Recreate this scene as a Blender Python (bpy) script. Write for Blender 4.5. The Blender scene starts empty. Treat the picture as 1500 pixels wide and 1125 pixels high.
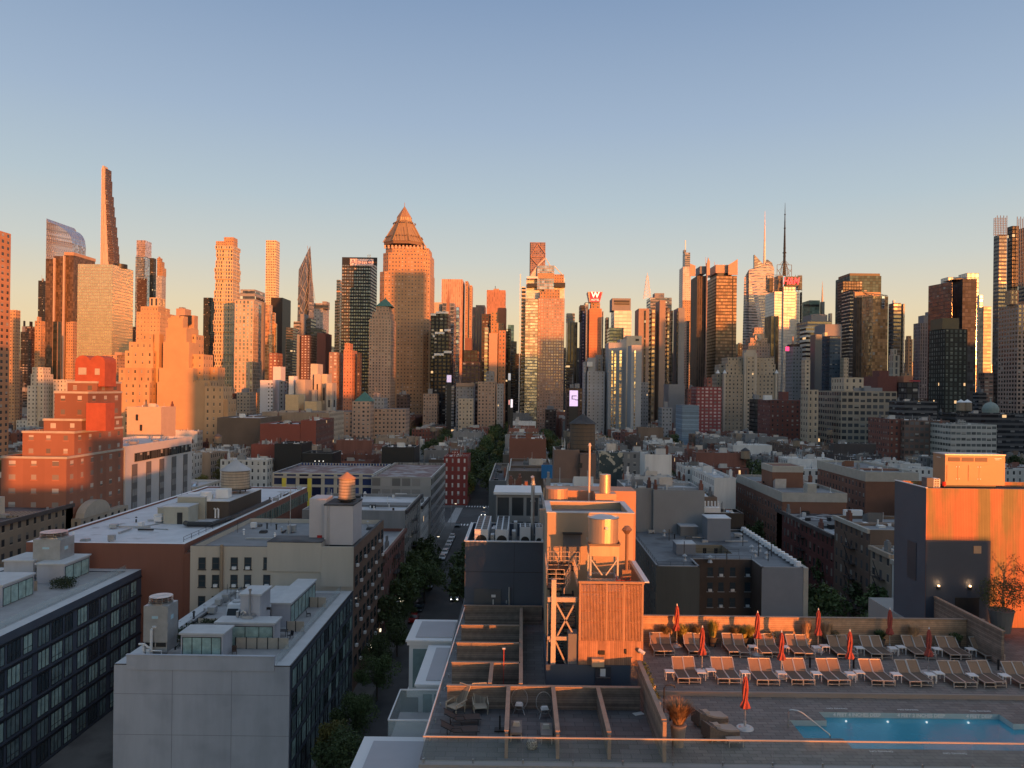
import bpy, math, random
from math import radians, sin, cos, tan, pi
from mathutils import Vector, Matrix
R = random.Random(7)
sc = bpy.context.scene
C = sc.collection
# ------------------------------------------------------------ camera
H = 50.0; F = 1127.0; ROLL = radians(.7)
cam = bpy.data.objects.new('camera', bpy.data.cameras.new('camera')); C.objects.link(cam)
cam.data.sensor_width = 36; cam.data.lens = F/1500*36
cam.data.shift_x = -15/1500; cam.data.shift_y = 5.6/1500
cam.data.clip_start = .5; cam.data.clip_end = 30000
cam.matrix_world = Matrix.Translation((0, 0, H)) @ Matrix.Rotation(pi/2, 4, 'X') @ Matrix.Rotation(ROLL, 4, 'Z')
sc.camera = cam
# ------------------------------------------------------------ light
ELEV = radians(3.0); AZ = radians(30)
S = Vector((sin(AZ)*cos(ELEV), -cos(AZ)*cos(ELEV), sin(ELEV)))
w = bpy.data.worlds.new('World'); sc.world = w; w.use_nodes = True
nt = w.node_tree; sky = nt.nodes.new('ShaderNodeTexSky'); sky.sky_type = 'NISHITA'; sky.sun_disc = False
sky.sun_elevation = ELEV; sky.sun_rotation = radians(150); sky.altitude = 50
sky.air_density = 1.0; sky.dust_density = 1.6; sky.ozone_density = 2.0
def srgb(*c): return tuple(((x/255+.055)/1.055)**2.4 for x in c)
EXPO = 1.0
# clear dusk sky: the Nishita sky round the sun, boosted for fill; a gradient by elevation away from it, brightened overhead to light roofs
wt = nt.nodes.new('ShaderNodeTexCoord'); ws = nt.nodes.new('ShaderNodeSeparateXYZ'); nt.links.new(wt.outputs['Generated'], ws.inputs[0])
wr = nt.nodes.new('ShaderNodeValToRGB'); nt.links.new(ws.outputs[2], wr.inputs[0]); el = wr.color_ramp.elements
RAMP = [(0, (243, 204, 149)), (.05, (241, 212, 162)), (.1, (229, 214, 182)), (.16, (204, 208, 202)), (.23, (182, 198, 207)), (.32, (161, 181, 204)), (.45, (133, 157, 189)), (.62, (152, 168, 192)), (1, (186, 196, 208))]
el[0].position = 0; el[1].position = 1
for i in range(len(RAMP)-2): el.new(.5)
for e, (p_, c_) in zip(el, RAMP): e.position = p_
for e, (p_, c_) in zip(el, RAMP): e.color = (*srgb(*c_), 1)
wm1 = nt.nodes.new('ShaderNodeMapRange'); wm1.inputs[1].default_value = -.35; wm1.inputs[2].default_value = .3; nt.links.new(ws.outputs[1], wm1.inputs[0])
wsc = nt.nodes.new('ShaderNodeVectorMath'); wsc.operation = 'SCALE'; wsc.inputs['Scale'].default_value = 1/.15/2**EXPO; nt.links.new(wr.outputs[0], wsc.inputs[0])
wmx = nt.nodes.new('ShaderNodeMix'); wmx.data_type = 'RGBA'; nt.links.new(wm1.outputs[0], wmx.inputs[0]); wns = nt.nodes.new('ShaderNodeVectorMath'); wns.operation = 'SCALE'; wns.inputs['Scale'].default_value = 1.4; nt.links.new(sky.outputs[0], wns.inputs[0]); nt.links.new(wns.outputs[0], wmx.inputs[6]); nt.links.new(wsc.outputs[0], wmx.inputs[7])
nt.links.new(wmx.outputs[2], nt.nodes['Background'].inputs[0]); nt.nodes['Background'].inputs[1].default_value = .15
sun = bpy.data.objects.new('sun', bpy.data.lights.new('sun', 'SUN')); C.objects.link(sun)
sun.data.energy = 3.35; sun.data.angle = radians(.5); sun.data.color = (1, .28, .055)
sun.rotation_euler = S.to_track_quat('Z', 'Y').to_euler()
sc.view_settings.view_transform = 'Standard'; sc.view_settings.look = 'None'
sc.view_settings.exposure = EXPO
# ------------------------------------------------------------ helpers
def W(px, py, Y):
    dx, dy = px-750, py-562.5
    a = dx*cos(ROLL)+dy*sin(ROLL); b = -dx*sin(ROLL)+dy*cos(ROLL)
    return (a-15)/F*Y, H-(b-5.5)/F*Y
def WX(px, py, Y): return W(px, py, Y)[0]
def WZ(px, py, Y): return W(px, py, Y)[1]
def DY(px, py, z):            # distance of a point of height z seen at a pixel
    dx, dy = px-750, py-562.5
    b = -dx*sin(ROLL)+dy*cos(ROLL)
    return (H-z)*F/(b-5.5)
def link(o, parent=None):
    C.objects.link(o)
    if parent is not None: o.parent = parent
    return o
def tag(o, label, cat=None, group=None, kind=None):
    if label: o['label'] = label
    if cat: o['category'] = cat
    if group: o['group'] = group
    if kind: o['kind'] = kind
    return o
def thing(name, label, cat, loc=(0, 0, 0), rz=0, group=None):
    o = bpy.data.objects.new(name, None); o.location = loc; o.rotation_euler = (0, 0, rz)
    o.empty_display_size = .5
    link(o); return tag(o, label, cat, group, 'thing')
def copy_tree(o, parent=None, **kw):
    c = o.copy(); C.objects.link(c)
    if parent is not None: c.parent = parent
    for ch in list(o.children): copy_tree(ch, c)
    return c
class MB:
    def __init__(s): s.v = []; s.f = []; s.u = []; s.m = []; s.s = []
    def face(s, pts, m=0, uv=None, sm=False):
        b = len(s.v); s.v += [tuple(p) for p in pts]; s.f.append(tuple(range(b, b+len(pts))))
        s.u.append(uv or [(p[0], p[1]) for p in pts]); s.m.append(m); s.s.append(sm)
    def loft(s, p0, z0, p1, z1, m=0, mt=None, bw=None, fh=None, bot=False, top=True, sm=False, skip=()):
        n = len(p0); P0 = [(p[0], p[1], p[2] if len(p) > 2 else z0) for p in p0]; P1 = [(p[0], p[1], p[2] if len(p) > 2 else z1) for p in p1]
        h = z1-z0; nv = max(1, round(h/fh)) if fh else h
        for i in range(n):
            if i in skip: continue
            j = (i+1) % n
            L = math.dist(p0[i][:2], p0[j][:2]); L = max(L, math.dist(p1[i][:2], p1[j][:2]))
            nu = max(1, round(L/bw)) if bw else L
            s.face([P0[i], P0[j], P1[j], P1[i]], m[i % len(m)] if isinstance(m, (list, tuple)) else m, [(0, 0), (nu, 0), (nu, nv), (0, nv)], sm)
        m0 = m[0] if isinstance(m, (list, tuple)) else m
        if top: s.face(P1, m0 if mt is None else mt)
        if bot: s.face(P0[::-1], m0)
        return s
    def prism(s, poly, z0, z1, m=0, **k): return s.loft(poly, z0, poly, z1, m, **k)
    # faces of a box: 0 front(-y) 1 right(+x) 2 back 3 left
    def box(s, x0, x1, y0, y1, z0, z1, m=0, **k):
        if x1 < x0: x0, x1 = x1, x0
        if y1 < y0: y0, y1 = y1, y0
        return s.prism([(x0, y0), (x1, y0), (x1, y1), (x0, y1)], z0, z1, m, **k)
    def bb(s, x0, x1, y0, y1, z0, z1, m=0, **k): return s.box(x0, x1, y0, y1, z0, z1, m, bot=True, **k)
    def ring(s, x0, x1, y0, y1, z0, z1, t=.3, m=0):
        s.bb(x0, x1, y0, y0+t, z0, z1, m); s.bb(x0, x1, y1-t, y1, z0, z1, m)
        s.bb(x0, x0+t, y0+t, y1-t, z0, z1, m); s.bb(x1-t, x1, y0+t, y1-t, z0, z1, m); return s
    def cyl(s, x, y, z0, z1, r0, r1=None, n=16, m=0, bot=False, top=True, mt=None, sm=True):
        r1 = r0 if r1 is None else r1
        a = [(x+r0*cos(2*pi*i/n), y+r0*sin(2*pi*i/n)) for i in range(n)]
        b = [(x+r1*cos(2*pi*i/n), y+r1*sin(2*pi*i/n)) for i in range(n)]
        return s.loft(a, z0, b, z1, m, bot=bot, top=top and r1 > 1e-4, mt=mt, sm=sm)
    def tube(s, pts, r, n=6, m=0, sm=True, caps=True):
        pts = [Vector(p) for p in pts]; rs = r if isinstance(r, (list, tuple)) else [r]*len(pts); rings = []
        for i, p in enumerate(pts):
            d = (pts[min(i+1, len(pts)-1)]-pts[max(i-1, 0)]).normalized()
            a = d.cross(Vector((0, 0, 1)) if abs(d.z) < .95 else Vector((1, 0, 0))).normalized(); b = d.cross(a)
            rings.append([p+(a*cos(2*pi*k/n+pi/4)+b*sin(2*pi*k/n+pi/4))*rs[i] for k in range(n)])
        for A, B in zip(rings, rings[1:]):
            for k in range(n):
                l = (k+1) % n; s.face([A[l], A[k], B[k], B[l]], m, [(0, 0), (.1, 0), (.1, 1), (0, 1)], sm)
        if caps: s.face(rings[0], m); s.face(rings[-1][::-1], m)
        return s
    def bar(s, p, q, w=.1, m=0): return s.tube([p, q], w*.707, 4, m, False)
    def move(s, M, i0=0):
        s.v[i0:] = [tuple(M @ Vector(p)) for p in s.v[i0:]]; return s
    def build(s, name, mats, parent=None, loc=None):
        if not s.f: return None
        me = bpy.data.meshes.new(name); me.from_pydata(s.v, [], s.f)
        if not isinstance(mats, (list, tuple)): mats = [mats]
        for m in mats: me.materials.append(m)
        ul = me.uv_layers.new(name='UVMap'); flat = [c for f in s.u for uv in f for c in uv]
        ul.data.foreach_set('uv', flat)
        me.polygons.foreach_set('material_index', s.m); me.polygons.foreach_set('use_smooth', s.s)
        if any(s.s): me.set_sharp_from_angle(angle=radians(40)) if hasattr(me, 'set_sharp_from_angle') else None
        me.update()
        o = bpy.data.objects.new(name, me)
        if loc: o.location = loc
        return link(o, parent)
# ------------------------------------------------------------ materials
def _n(m, t, **k):
    n = m.node_tree.nodes.new(t)
    for a, b in k.items(): setattr(n, a, b)
    return n
def _math(m, op, a, b=None, c=None):
    n = _n(m, 'ShaderNodeMath', operation=op); L = m.node_tree.links
    for i, x in enumerate((a, b, c)):
        if x is None: continue
        if isinstance(x, (int, float)): n.inputs[i].default_value = x
        else: L.new(x, n.inputs[i])
    return n.outputs[0]
def _mix(m, f, a, b, mode='MIX'):
    n = _n(m, 'ShaderNodeMix', data_type='RGBA', blend_type=mode); L = m.node_tree.links
    for i, x in ((0, f), (6, a), (7, b)):
        if isinstance(x, (int, float)): n.inputs[i].default_value = x
        elif isinstance(x, (tuple, list)): n.inputs[i].default_value = (*x[:3], 1)
        else: L.new(x, n.inputs[i])
    return n.outputs[2]
MATS = {}
def mat(name, col, rough=.8, metal=0, var=.12, scale=.5, bump=0, col2=None, c2=(.45, .6), s2=.2, streak=False, emit=None, es=0, alpha=1, trans=0, spec=.5, objrand=0, bscale=None, planks=None, tiles=None, coat=0, diag=False):
    if name in MATS: return MATS[name]
    m = bpy.data.materials.new(name); m.use_nodes = True; MATS[name] = m
    L = m.node_tree.links; p = m.node_tree.nodes['Principled BSDF']
    tc = _n(m, 'ShaderNodeTexCoord'); ob = tc.outputs['Object']
    nz = _n(m, 'ShaderNodeTexNoise'); nz.inputs['Scale'].default_value = scale; nz.inputs['Detail'].default_value = 6; nz.inputs['Roughness'].default_value = .65
    if streak:
        mp = _n(m, 'ShaderNodeMapping'); mp.inputs['Scale'].default_value = (1, 1, .12); L.new(ob, mp.inputs[0]); L.new(mp.outputs[0], nz.inputs[0])
    else: L.new(ob, nz.inputs[0])
    c = _mix(m, 1.0, col, (1, 1, 1), 'MULTIPLY')
    if col2:
        n2 = _n(m, 'ShaderNodeTexNoise'); n2.inputs['Scale'].default_value = s2; n2.inputs['Detail'].default_value = 5; L.new(ob, n2.inputs[0])
        if diag: md = _n(m, 'ShaderNodeMapping'); md.inputs['Rotation'].default_value = (0, .42, 0); md.inputs['Scale'].default_value = (1.6, 1, .25); L.new(ob, md.inputs[0]); L.new(md.outputs[0], n2.inputs[0])
        mr = _n(m, 'ShaderNodeMapRange'); mr.inputs[1].default_value = c2[0]; mr.inputs[2].default_value = c2[1]; L.new(n2.outputs[0], mr.inputs[0])
        c = _mix(m, mr.outputs[0], col, col2)
    mr = _n(m, 'ShaderNodeMapRange'); mr.inputs[1].default_value = .25; mr.inputs[2].default_value = .75; mr.inputs[3].default_value = 1-var; mr.inputs[4].default_value = 1+var
    L.new(nz.outputs[0], mr.inputs[0]); v = mr.outputs[0]
    if objrand:
        oi = _n(m, 'ShaderNodeObjectInfo'); v = _math(m, 'MULTIPLY', v, _math(m, 'MULTIPLY_ADD', oi.outputs['Random'], 2*objrand, 1-objrand))
    hgt = nz.outputs[0]
    if planks or tiles:
        pw, ax = (planks or tiles)[:2]; pv = planks[2] if planks and len(planks) > 2 else .5
        sp = _n(m, 'ShaderNodeSeparateXYZ'); L.new(tc.outputs['UV'] if ax == 'uv' else ob, sp.inputs[0])
        if planks:
            co = sp.outputs[{'x': 0, 'y': 1, 'z': 2, 'uv': 0}[ax]]; t = _math(m, 'DIVIDE', co, pw); fr = _math(m, 'FRACT', t)
            wn = _n(m, 'ShaderNodeTexWhiteNoise', noise_dimensions='1D'); L.new(_math(m, 'FLOOR', t), wn.inputs['W'])
            v = _math(m, 'MULTIPLY', v, _math(m, 'MULTIPLY_ADD', wn.outputs[0], pv, 1-pv/2))
            gap = _math(m, 'GREATER_THAN', fr, .1); hgt = gap
            v = _math(m, 'MULTIPLY', v, _math(m, 'MULTIPLY_ADD', gap, .65, .35))
        else:
            br = _n(m, 'ShaderNodeTexBrick'); L.new(ob, br.inputs[0]); br.inputs['Scale'].default_value = 1
            br.inputs['Brick Width'].default_value = pw*2; br.inputs['Row Height'].default_value = pw; br.inputs['Mortar Size'].default_value = .015
            br.inputs['Color1'].default_value = (.8, .8, .8, 1); br.inputs['Color2'].default_value = (1.15, 1.15, 1.15, 1); br.inputs['Mortar'].default_value = (.45, .45, .45, 1)
            c = _mix(m, 1.0, c, br.outputs[0], 'MULTIPLY')
    vm = _n(m, 'ShaderNodeVectorMath', operation='SCALE'); L.new(c, vm.inputs[0]); L.new(v, vm.inputs['Scale'])
    L.new(vm.outputs[0], p.inputs['Base Color'])
    p.inputs['Roughness'].default_value = rough; p.inputs['Metallic'].default_value = metal; p.inputs['Specular IOR Level'].default_value = spec
    p.inputs['Alpha'].default_value = alpha; p.inputs['Transmission Weight'].default_value = trans; p.inputs['Coat Weight'].default_value = coat
    if bump:
        b = _n(m, 'ShaderNodeBump'); b.inputs['Strength'].default_value = bump; b.inputs['Distance'].default_value = .05
        if bscale:
            n3 = _n(m, 'ShaderNodeTexNoise'); n3.inputs['Scale'].default_value = bscale; n3.inputs['Detail'].default_value = 4; L.new(ob, n3.inputs[0]); hgt = n3.outputs[0]
        L.new(hgt, b.inputs['Height']); L.new(b.outputs[0], p.inputs['Normal'])
    if emit: p.inputs['Emission Color'].default_value = (*emit, 1); p.inputs['Emission Strength'].default_value = es
    return m
def fac(name, wall, glass=(.07, .073, .08), ww=.5, wh=.5, gr=.12, gm=0., blind=.25, bcol=(.35, .33, .3), lit=0., tilt=.02, var=.12, rough=.85, mull=0, wm=0., orr=.12, spec=.6, floorl=0, ac=0, gvar=.5):
    """facade: uv counts bays and floors; openings, panes, blinds and pane tilt"""
    if name in MATS: return MATS[name]
    m = bpy.data.materials.new(name); m.use_nodes = True; MATS[name] = m
    L = m.node_tree.links; p = m.node_tree.nodes['Principled BSDF']
    tc = _n(m, 'ShaderNodeTexCoord'); sp = _n(m, 'ShaderNodeSeparateXYZ'); L.new(tc.outputs['UV'], sp.inputs[0])
    u, v = sp.outputs[0], sp.outputs[1]
    fu, fv = _math(m, 'FRACT', u), _math(m, 'FRACT', v)
    wc = _n(m, 'ShaderNodeTexWhiteNoise', noise_dimensions='2D'); cc_ = _n(m, 'ShaderNodeCombineXYZ'); L.new(_math(m, 'FLOOR', u), cc_.inputs[0]); oi0 = _n(m, 'ShaderNodeObjectInfo'); L.new(_math(m, 'MULTIPLY', oi0.outputs['Random'], 53), cc_.inputs[1]); L.new(cc_.outputs[0], wc.inputs[0])
    wf = _n(m, 'ShaderNodeTexWhiteNoise', noise_dimensions='2D'); cf_ = _n(m, 'ShaderNodeCombineXYZ'); L.new(_math(m, 'FLOOR', _math(m, 'DIVIDE', v, 6)), cf_.inputs[0]); L.new(_math(m, 'MULTIPLY', oi0.outputs['Random'], 31), cf_.inputs[1]); L.new(cf_.outputs[0], wf.inputs[0])
    hw = _math(m, 'MULTIPLY_ADD', wc.outputs[0], .17*ww, .36*ww) if ww < .7 else ww/2
    mk = _math(m, 'MULTIPLY', _math(m, 'LESS_THAN', _math(m, 'ABSOLUTE', _math(m, 'SUBTRACT', fu, .5)), hw), _math(m, 'LESS_THAN', _math(m, 'ABSOLUTE', _math(m, 'SUBTRACT', fv, .5)), wh/2))
    oi = _n(m, 'ShaderNodeObjectInfo'); cb = _n(m, 'ShaderNodeCombineXYZ')
    L.new(_math(m, 'FLOOR', u), cb.inputs[0]); L.new(_math(m, 'FLOOR', v), cb.inputs[1]); L.new(_math(m, 'MULTIPLY', oi.outputs['Random'], 97.3), cb.inputs[2])
    wn = _n(m, 'ShaderNodeTexWhiteNoise'); L.new(cb.outputs[0], wn.inputs[0]); r = wn.outputs[0]
    if mull:    # central mullion / meeting rail inside the opening
        mk2 = _math(m, 'GREATER_THAN', _math(m, 'ABSOLUTE', _math(m, 'SUBTRACT', fu, .5)), mull/2); mk = _math(m, 'MULTIPLY', mk, mk2)
    nz = _n(m, 'ShaderNodeTexNoise'); nz.inputs['Scale'].default_value = .09; nz.inputs['Detail'].default_value = 8; nz.inputs['Roughness'].default_value = .6; L.new(tc.outputs['Object'], nz.inputs[0])
    mr = _n(m, 'ShaderNodeMapRange'); mr.inputs[1].default_value = .25; mr.inputs[2].default_value = .75; mr.inputs[3].default_value = 1-var; mr.inputs[4].default_value = 1+var
    L.new(nz.outputs[0], mr.inputs[0])
    k = _math(m, 'MULTIPLY', mr.outputs[0], _math(m, 'MULTIPLY_ADD', oi.outputs['Random'], 2*orr, 1-orr))
    if ww < .7 and wh < .7:
        sill = _math(m, 'MULTIPLY', _math(m, 'LESS_THAN', _math(m, 'ABSOLUTE', _math(m, 'SUBTRACT', fv, .5-wh/2-.045)), .045), _math(m, 'LESS_THAN', _math(m, 'ABSOLUTE', _math(m, 'SUBTRACT', fu, .5)), ww/2*1.15))
        k = _math(m, 'MULTIPLY', k, _math(m, 'MULTIPLY_ADD', sill, .3, 1))
        k = _math(m, 'MULTIPLY', k, _math(m, 'MULTIPLY_ADD', wc.outputs[0], .12, .94))
    k = _math(m, 'MULTIPLY', k, _math(m, 'MULTIPLY_ADD', wf.outputs[0], .14, .93))
    if floorl: k = _math(m, 'MULTIPLY', k, _math(m, 'MULTIPLY_ADD', _math(m, 'GREATER_THAN', fv, floorl), .45, .6))
    vm = _n(m, 'ShaderNodeVectorMath', operation='SCALE'); vm.inputs[0].default_value = wall; L.new(k, vm.inputs['Scale'])
    gv = _n(m, 'ShaderNodeVectorMath', operation='SCALE'); gv.inputs[0].default_value = glass
    L.new(_math(m, 'MULTIPLY_ADD', _math(m, 'FRACT', _math(m, 'MULTIPLY', r, 7.13)), 2*gvar, 1-gvar), gv.inputs['Scale'])
    isb = _math(m, 'GREATER_THAN', r, 1-blind)
    if blind:   # blinds drawn part way down
        dn = _math(m, 'GREATER_THAN', fv, _math(m, 'SUBTRACT', .5+wh/2, _math(m, 'MULTIPLY', _math(m, 'FRACT', _math(m, 'MULTIPLY', r, 13.7)), wh))); isb = _math(m, 'MULTIPLY', isb, dn)
    g = _mix(m, isb, gv.outputs[0], bcol)
    L.new(_mix(m, mk, vm.outputs[0], g), p.inputs['Base Color'])
    nb = _math(m, 'SUBTRACT', 1, isb)
    L.new(_math(m, 'MULTIPLY_ADD', mk, gr-rough, rough), p.inputs['Roughness'])
    L.new(_math(m, 'MULTIPLY_ADD', _math(m, 'MULTIPLY', mk, nb), gm-wm, wm), p.inputs['Metallic'])
    p.inputs['Specular IOR Level'].default_value = spec
    ge = _n(m, 'ShaderNodeNewGeometry')
    t = _n(m, 'ShaderNodeVectorMath', operation='SUBTRACT'); L.new(wn.outputs['Color'], t.inputs[0]); t.inputs[1].default_value = (.5, .5, .5)
    t2 = _n(m, 'ShaderNodeVectorMath', operation='SCALE'); L.new(t.outputs[0], t2.inputs[0]); L.new(_math(m, 'MULTIPLY', mk, tilt), t2.inputs['Scale'])
    ad = _n(m, 'ShaderNodeVectorMath', operation='ADD'); L.new(ge.outputs['Normal'], ad.inputs[0]); L.new(t2.outputs[0], ad.inputs[1])
    nn = _n(m, 'ShaderNodeVectorMath', operation='NORMALIZE'); L.new(ad.outputs[0], nn.inputs[0]); L.new(nn.outputs[0], p.inputs['Normal'])
    if lit:
        e = _math(m, 'MULTIPLY', mk, _math(m, 'LESS_THAN', r, lit)); p.inputs['Emission Color'].default_value = (1, .62, .3, 1)
        L.new(_math(m, 'MULTIPLY', e, .5), p.inputs['Emission Strength'])
    return m
OCC = []
# ------------------------------------------------------------ building helpers
def root_at(name, label, cat, x, y, z=0, group=None): return thing(name, label, cat, (x, y, z), 0, group)
def part(root, name, mb, mats, label=None, kind=None):
    o = mb.build(name, mats, root)
    if o is None: return None
    r = root; off = Vector((0, 0, 0))
    while r is not None: off += r.location; r = r.parent
    o.location = -off
    if label: o['label'] = label
    if kind: o['kind'] = kind
    return o
def text(name, body, size, loc, m, parent=None, ext=.05, rot=(pi/2, 0, 0), bold=0, sx=1, shear=0):
    cu = bpy.data.curves.new(name, 'FONT'); cu.body = body; cu.size = size; cu.align_x = 'CENTER'; cu.align_y = 'CENTER'
    cu.extrude = ext; cu.offset = bold; cu.shear = shear; t = bpy.data.objects.new('t', cu); C.objects.link(t)
    dg = bpy.context.evaluated_depsgraph_get(); me = bpy.data.meshes.new_from_object(t.evaluated_get(dg)); me.name = name
    bpy.data.objects.remove(t); me.materials.clear(); me.materials.append(m)
    o = bpy.data.objects.new(name, me); link(o, parent); o.rotation_euler = rot; o.scale = (sx, 1, 1)
    r = parent; off = Vector((0, 0, 0))
    while r is not None: off += r.location; r = r.parent
    o.location = Vector(loc)-off; return o
# ------------------------------------------------------------ palette
roofg = mat('roof_grey', (.2, .2, .205), .9, var=.3, scale=.12, objrand=.3)
roofs = mat('roof_silver', (.47, .475, .49), .6, var=.25, scale=.15, col2=(.2, .2, .21), c2=(.55, .7), s2=.08, objrand=.25)
roofw = mat('roof_white', (.68, .69, .7), .7, var=.12, scale=.2, col2=(.33, .33, .35), c2=(.56, .68), s2=.12)
roofb = mat('roof_black', (.045, .045, .05), .85, var=.3, scale=.2, col2=(.11, .11, .115), c2=(.5, .6), s2=.15, objrand=.2)
roofr = mat('roof_brown', (.16, .11, .09), .9, var=.3, scale=.2, objrand=.2)
dark = mat('dark_metal', (.03, .032, .036), .45, .4, var=.1)
steel = mat('steel', (.5, .5, .5), .35, .9, var=.1)
galv = mat('galvanised', (.42, .43, .44), .5, .6, var=.15, scale=1)
copper = mat('copper_green', (.075, .18, .15), .7, var=.2)
whitep = mat('white_paint', (.72, .72, .72), .5, var=.08)
F_ = fac
f_brick = F_('facade_orange_brick', (.38, .19, .1), ww=.42, wh=.5, blind=.35)
f_or = F_('facade_tan_brick', (.42, .25, .14), ww=.4, wh=.5, blind=.3)
f_deco = F_('facade_deco_stone', (.5, .31, .17), (.16, .13, .1), ww=.26, wh=.42, blind=.3)
f_beige = F_('facade_beige', (.44, .36, .27), ww=.38, wh=.5, blind=.4, lit=.003)
f_beig2 = F_('facade_pale_beige', (.5, .45, .38), ww=.3, wh=.45)
f_pink = F_('facade_pink_stone', (.42, .29, .22), ww=.45, wh=.5, blind=.3)
f_blank = mat('blank_tan', (.42, .28, .2), .9, var=.12, scale=.1)
f_dark = F_('facade_dark_glass', (.025, .026, .03), (.045, .05, .055), ww=.8, wh=.7, gm=0, gr=.35, spec=.3, blind=.12, lit=.008, tilt=.03)
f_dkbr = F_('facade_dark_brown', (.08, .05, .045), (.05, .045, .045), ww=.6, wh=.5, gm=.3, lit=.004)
f_black = F_('facade_black', (.02, .02, .022), (.025, .025, .03), ww=.65, wh=.6, gm=0, blind=.1, lit=.012)
f_brgl = F_('facade_brown_glass', (.09, .06, .045), (.13, .085, .06), ww=.92, wh=.9, gm=.3, gr=.3, spec=.3, blind=0, tilt=.02)
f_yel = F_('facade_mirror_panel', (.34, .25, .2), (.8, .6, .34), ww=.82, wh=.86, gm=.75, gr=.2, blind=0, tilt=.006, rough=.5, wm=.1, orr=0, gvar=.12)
f_blue = F_('facade_blue_glass', (.25, .28, .32), (.42, .5, .58), ww=.9, wh=.8, gm=.85, gr=.1, blind=.08, tilt=.03)
f_teal = F_('facade_teal_glass', (.03, .07, .08), (.04, .1, .11), ww=.93, wh=.85, gm=0, gr=.5, spec=.2, blind=.06, tilt=.03)
f_grn = F_('facade_green_glass', (.22, .3, .24), (.3, .4, .32), ww=.9, wh=.7, gm=.3, blind=.1)
f_whgl = F_('facade_white_glass', (.5, .51, .5), (.6, .62, .6), ww=.94, wh=.72, gm=.25, gr=.4, blind=.2, bcol=(.7, .7, .65), tilt=.03, gvar=.15)
f_mosaic = F_('facade_mosaic_glass', (.3, .3, .34), (.45, .45, .5), ww=.9, wh=.95, gm=.8, gr=.2, blind=.35, bcol=(.16, .15, .2), tilt=.06)
f_432 = F_('facade_square_grid', (.62, .49, .32), (.1, .08, .07), ww=.55, wh=.6, gm=.3, blind=.2, tilt=.04, bcol=(.5, .42, .3))
f_band = F_('facade_banded', (.5, .33, .22), (.1, .07, .05), ww=1, wh=.45, gm=.5, blind=.15)
f_bandg = F_('facade_grey_banded', (.27, .27, .28), (.06, .065, .075), ww=1, wh=.5, gm=.1, blind=.25, bcol=(.4, .4, .38), lit=.01)
f_bandw = F_('facade_white_slats', (.55, .53, .47), (.03, .03, .035), ww=1, wh=.48, gm=.3, blind=.1, lit=.005)
f_bandd = F_('facade_dark_banded', (.1, .1, .105), (.03, .033, .04), ww=1, wh=.55, gm=.1, blind=.2, bcol=(.2, .2, .2), lit=.01)
f_stripe = F_('facade_pale_piers', (.52, .4, .3), (.4, .38, .34), ww=.55, wh=.72, gm=.6, blind=.3, bcol=(.5, .45, .4), tilt=.03)
f_grid = F_('facade_white_grid', (.33, .33, .35), (.1, .1, .11), ww=.5, wh=.42, blind=.6, bcol=(.62, .6, .56))
f_allz = F_('facade_black_piers', (.03, .03, .032), (.2, .19, .17), ww=.7, wh=.5, gm=.6, blind=.5, bcol=(.36, .34, .29))
f_curve = F_('facade_staggered', (.58, .43, .27), (.16, .15, .13), ww=.58, wh=.66, gm=.5, blind=.2, tilt=.08)
f_grey = F_('facade_grey', (.27, .27, .28), ww=.35, wh=.45, blind=.25, lit=.004)
f_greyb = mat('blank_grey', (.25, .25, .26), .85, var=.1, scale=.08)
f_lgrey = F_('facade_light_grey', (.4, .4, .42), ww=.28, wh=.4, blind=.1)
f_brgrid = F_('facade_deep_grid', (.33, .24, .2), (.02, .02, .022), ww=.6, wh=.58, gm=0, blind=.08, tilt=.02)
f_astor = F_('facade_bronze_glass', (.12, .09, .06), (.22, .15, .1), ww=.93, wh=.62, gm=.2, gr=.35, spec=.3, blind=.08, bcol=(.2, .17, .1), tilt=.02)
f_red = F_('facade_red_brick', (.26, .085, .06), ww=.42, wh=.48, blind=.4)
f_dred = F_('facade_dark_red', (.16, .06, .05), ww=.36, wh=.5, blind=.3)
f_stone = mat('pale_stone', (.5, .43, .35), .8, var=.1, scale=.1)
f_blkp = F_('facade_glass_column', (.3, .27, .2), (.62, .55, .4), ww=1, wh=.68, gm=.6, gr=.25, blind=.2, bcol=(.45, .4, .33), tilt=.03)
orsid = mat('roof_copper_brown', (.36, .25, .16), .6, .2, var=.15, scale=.1)
# ------------------------------------------------------------ ground
g = MB(); g.face([(-6000, -600, 0), (6000, -600, 0), (6000, 12000, 0), (-6000, 12000, 0)])
o = g.build('ground', mat('ground_earth', (.1, .1, .1), .95, var=.2, scale=.05)); tag(o, None, kind='structure')
# street lines, blocks
ST = [-18+80*k+(4 if k > 0 else 0) for k in range(-9, 10)]
AV = [(278, 324), (590, 622), (885, 917), (1150, 1180)]
asph = mat('asphalt', (.05, .05, .053), .85, var=.25, scale=.3, bump=.1, col2=(.075, .075, .078), c2=(.5, .6), s2=.06)
side = mat('sidewalk_concrete', (.15, .147, .143), .9, var=.2, scale=.3, col2=(.09, .088, .085), c2=(.5, .65), s2=.1)
mb = MB()
for x in ST: mb.face([(x-5.6, -200, .004), (x+5.6, -200, .004), (x+5.6, 1200, .004), (x-5.6, 1200, .004)])
o = mb.build('street', asph); tag(o, None, kind='structure')
mb = MB()
for a, b in AV: mb.face([(-900, a+5, .008), (900, a+5, .008), (900, b-5, .008), (-900, b-5, .008)])
o = mb.build('avenue', asph); tag(o, None, kind='structure')
mb = MB()
ys = [(-150, AV[0][0]+5)]+[(AV[i][1]-5, AV[i+1][0]+5) for i in range(3)]
for k in range(len(ST)-1):
    x0, x1 = ST[k]+5.6, ST[k+1]-5.6
    for (a, b) in ys: mb.box(x0, x1, a, b, 0, .14)
o = mb.build('sidewalk', side); tag(o, None, kind='structure')
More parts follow.
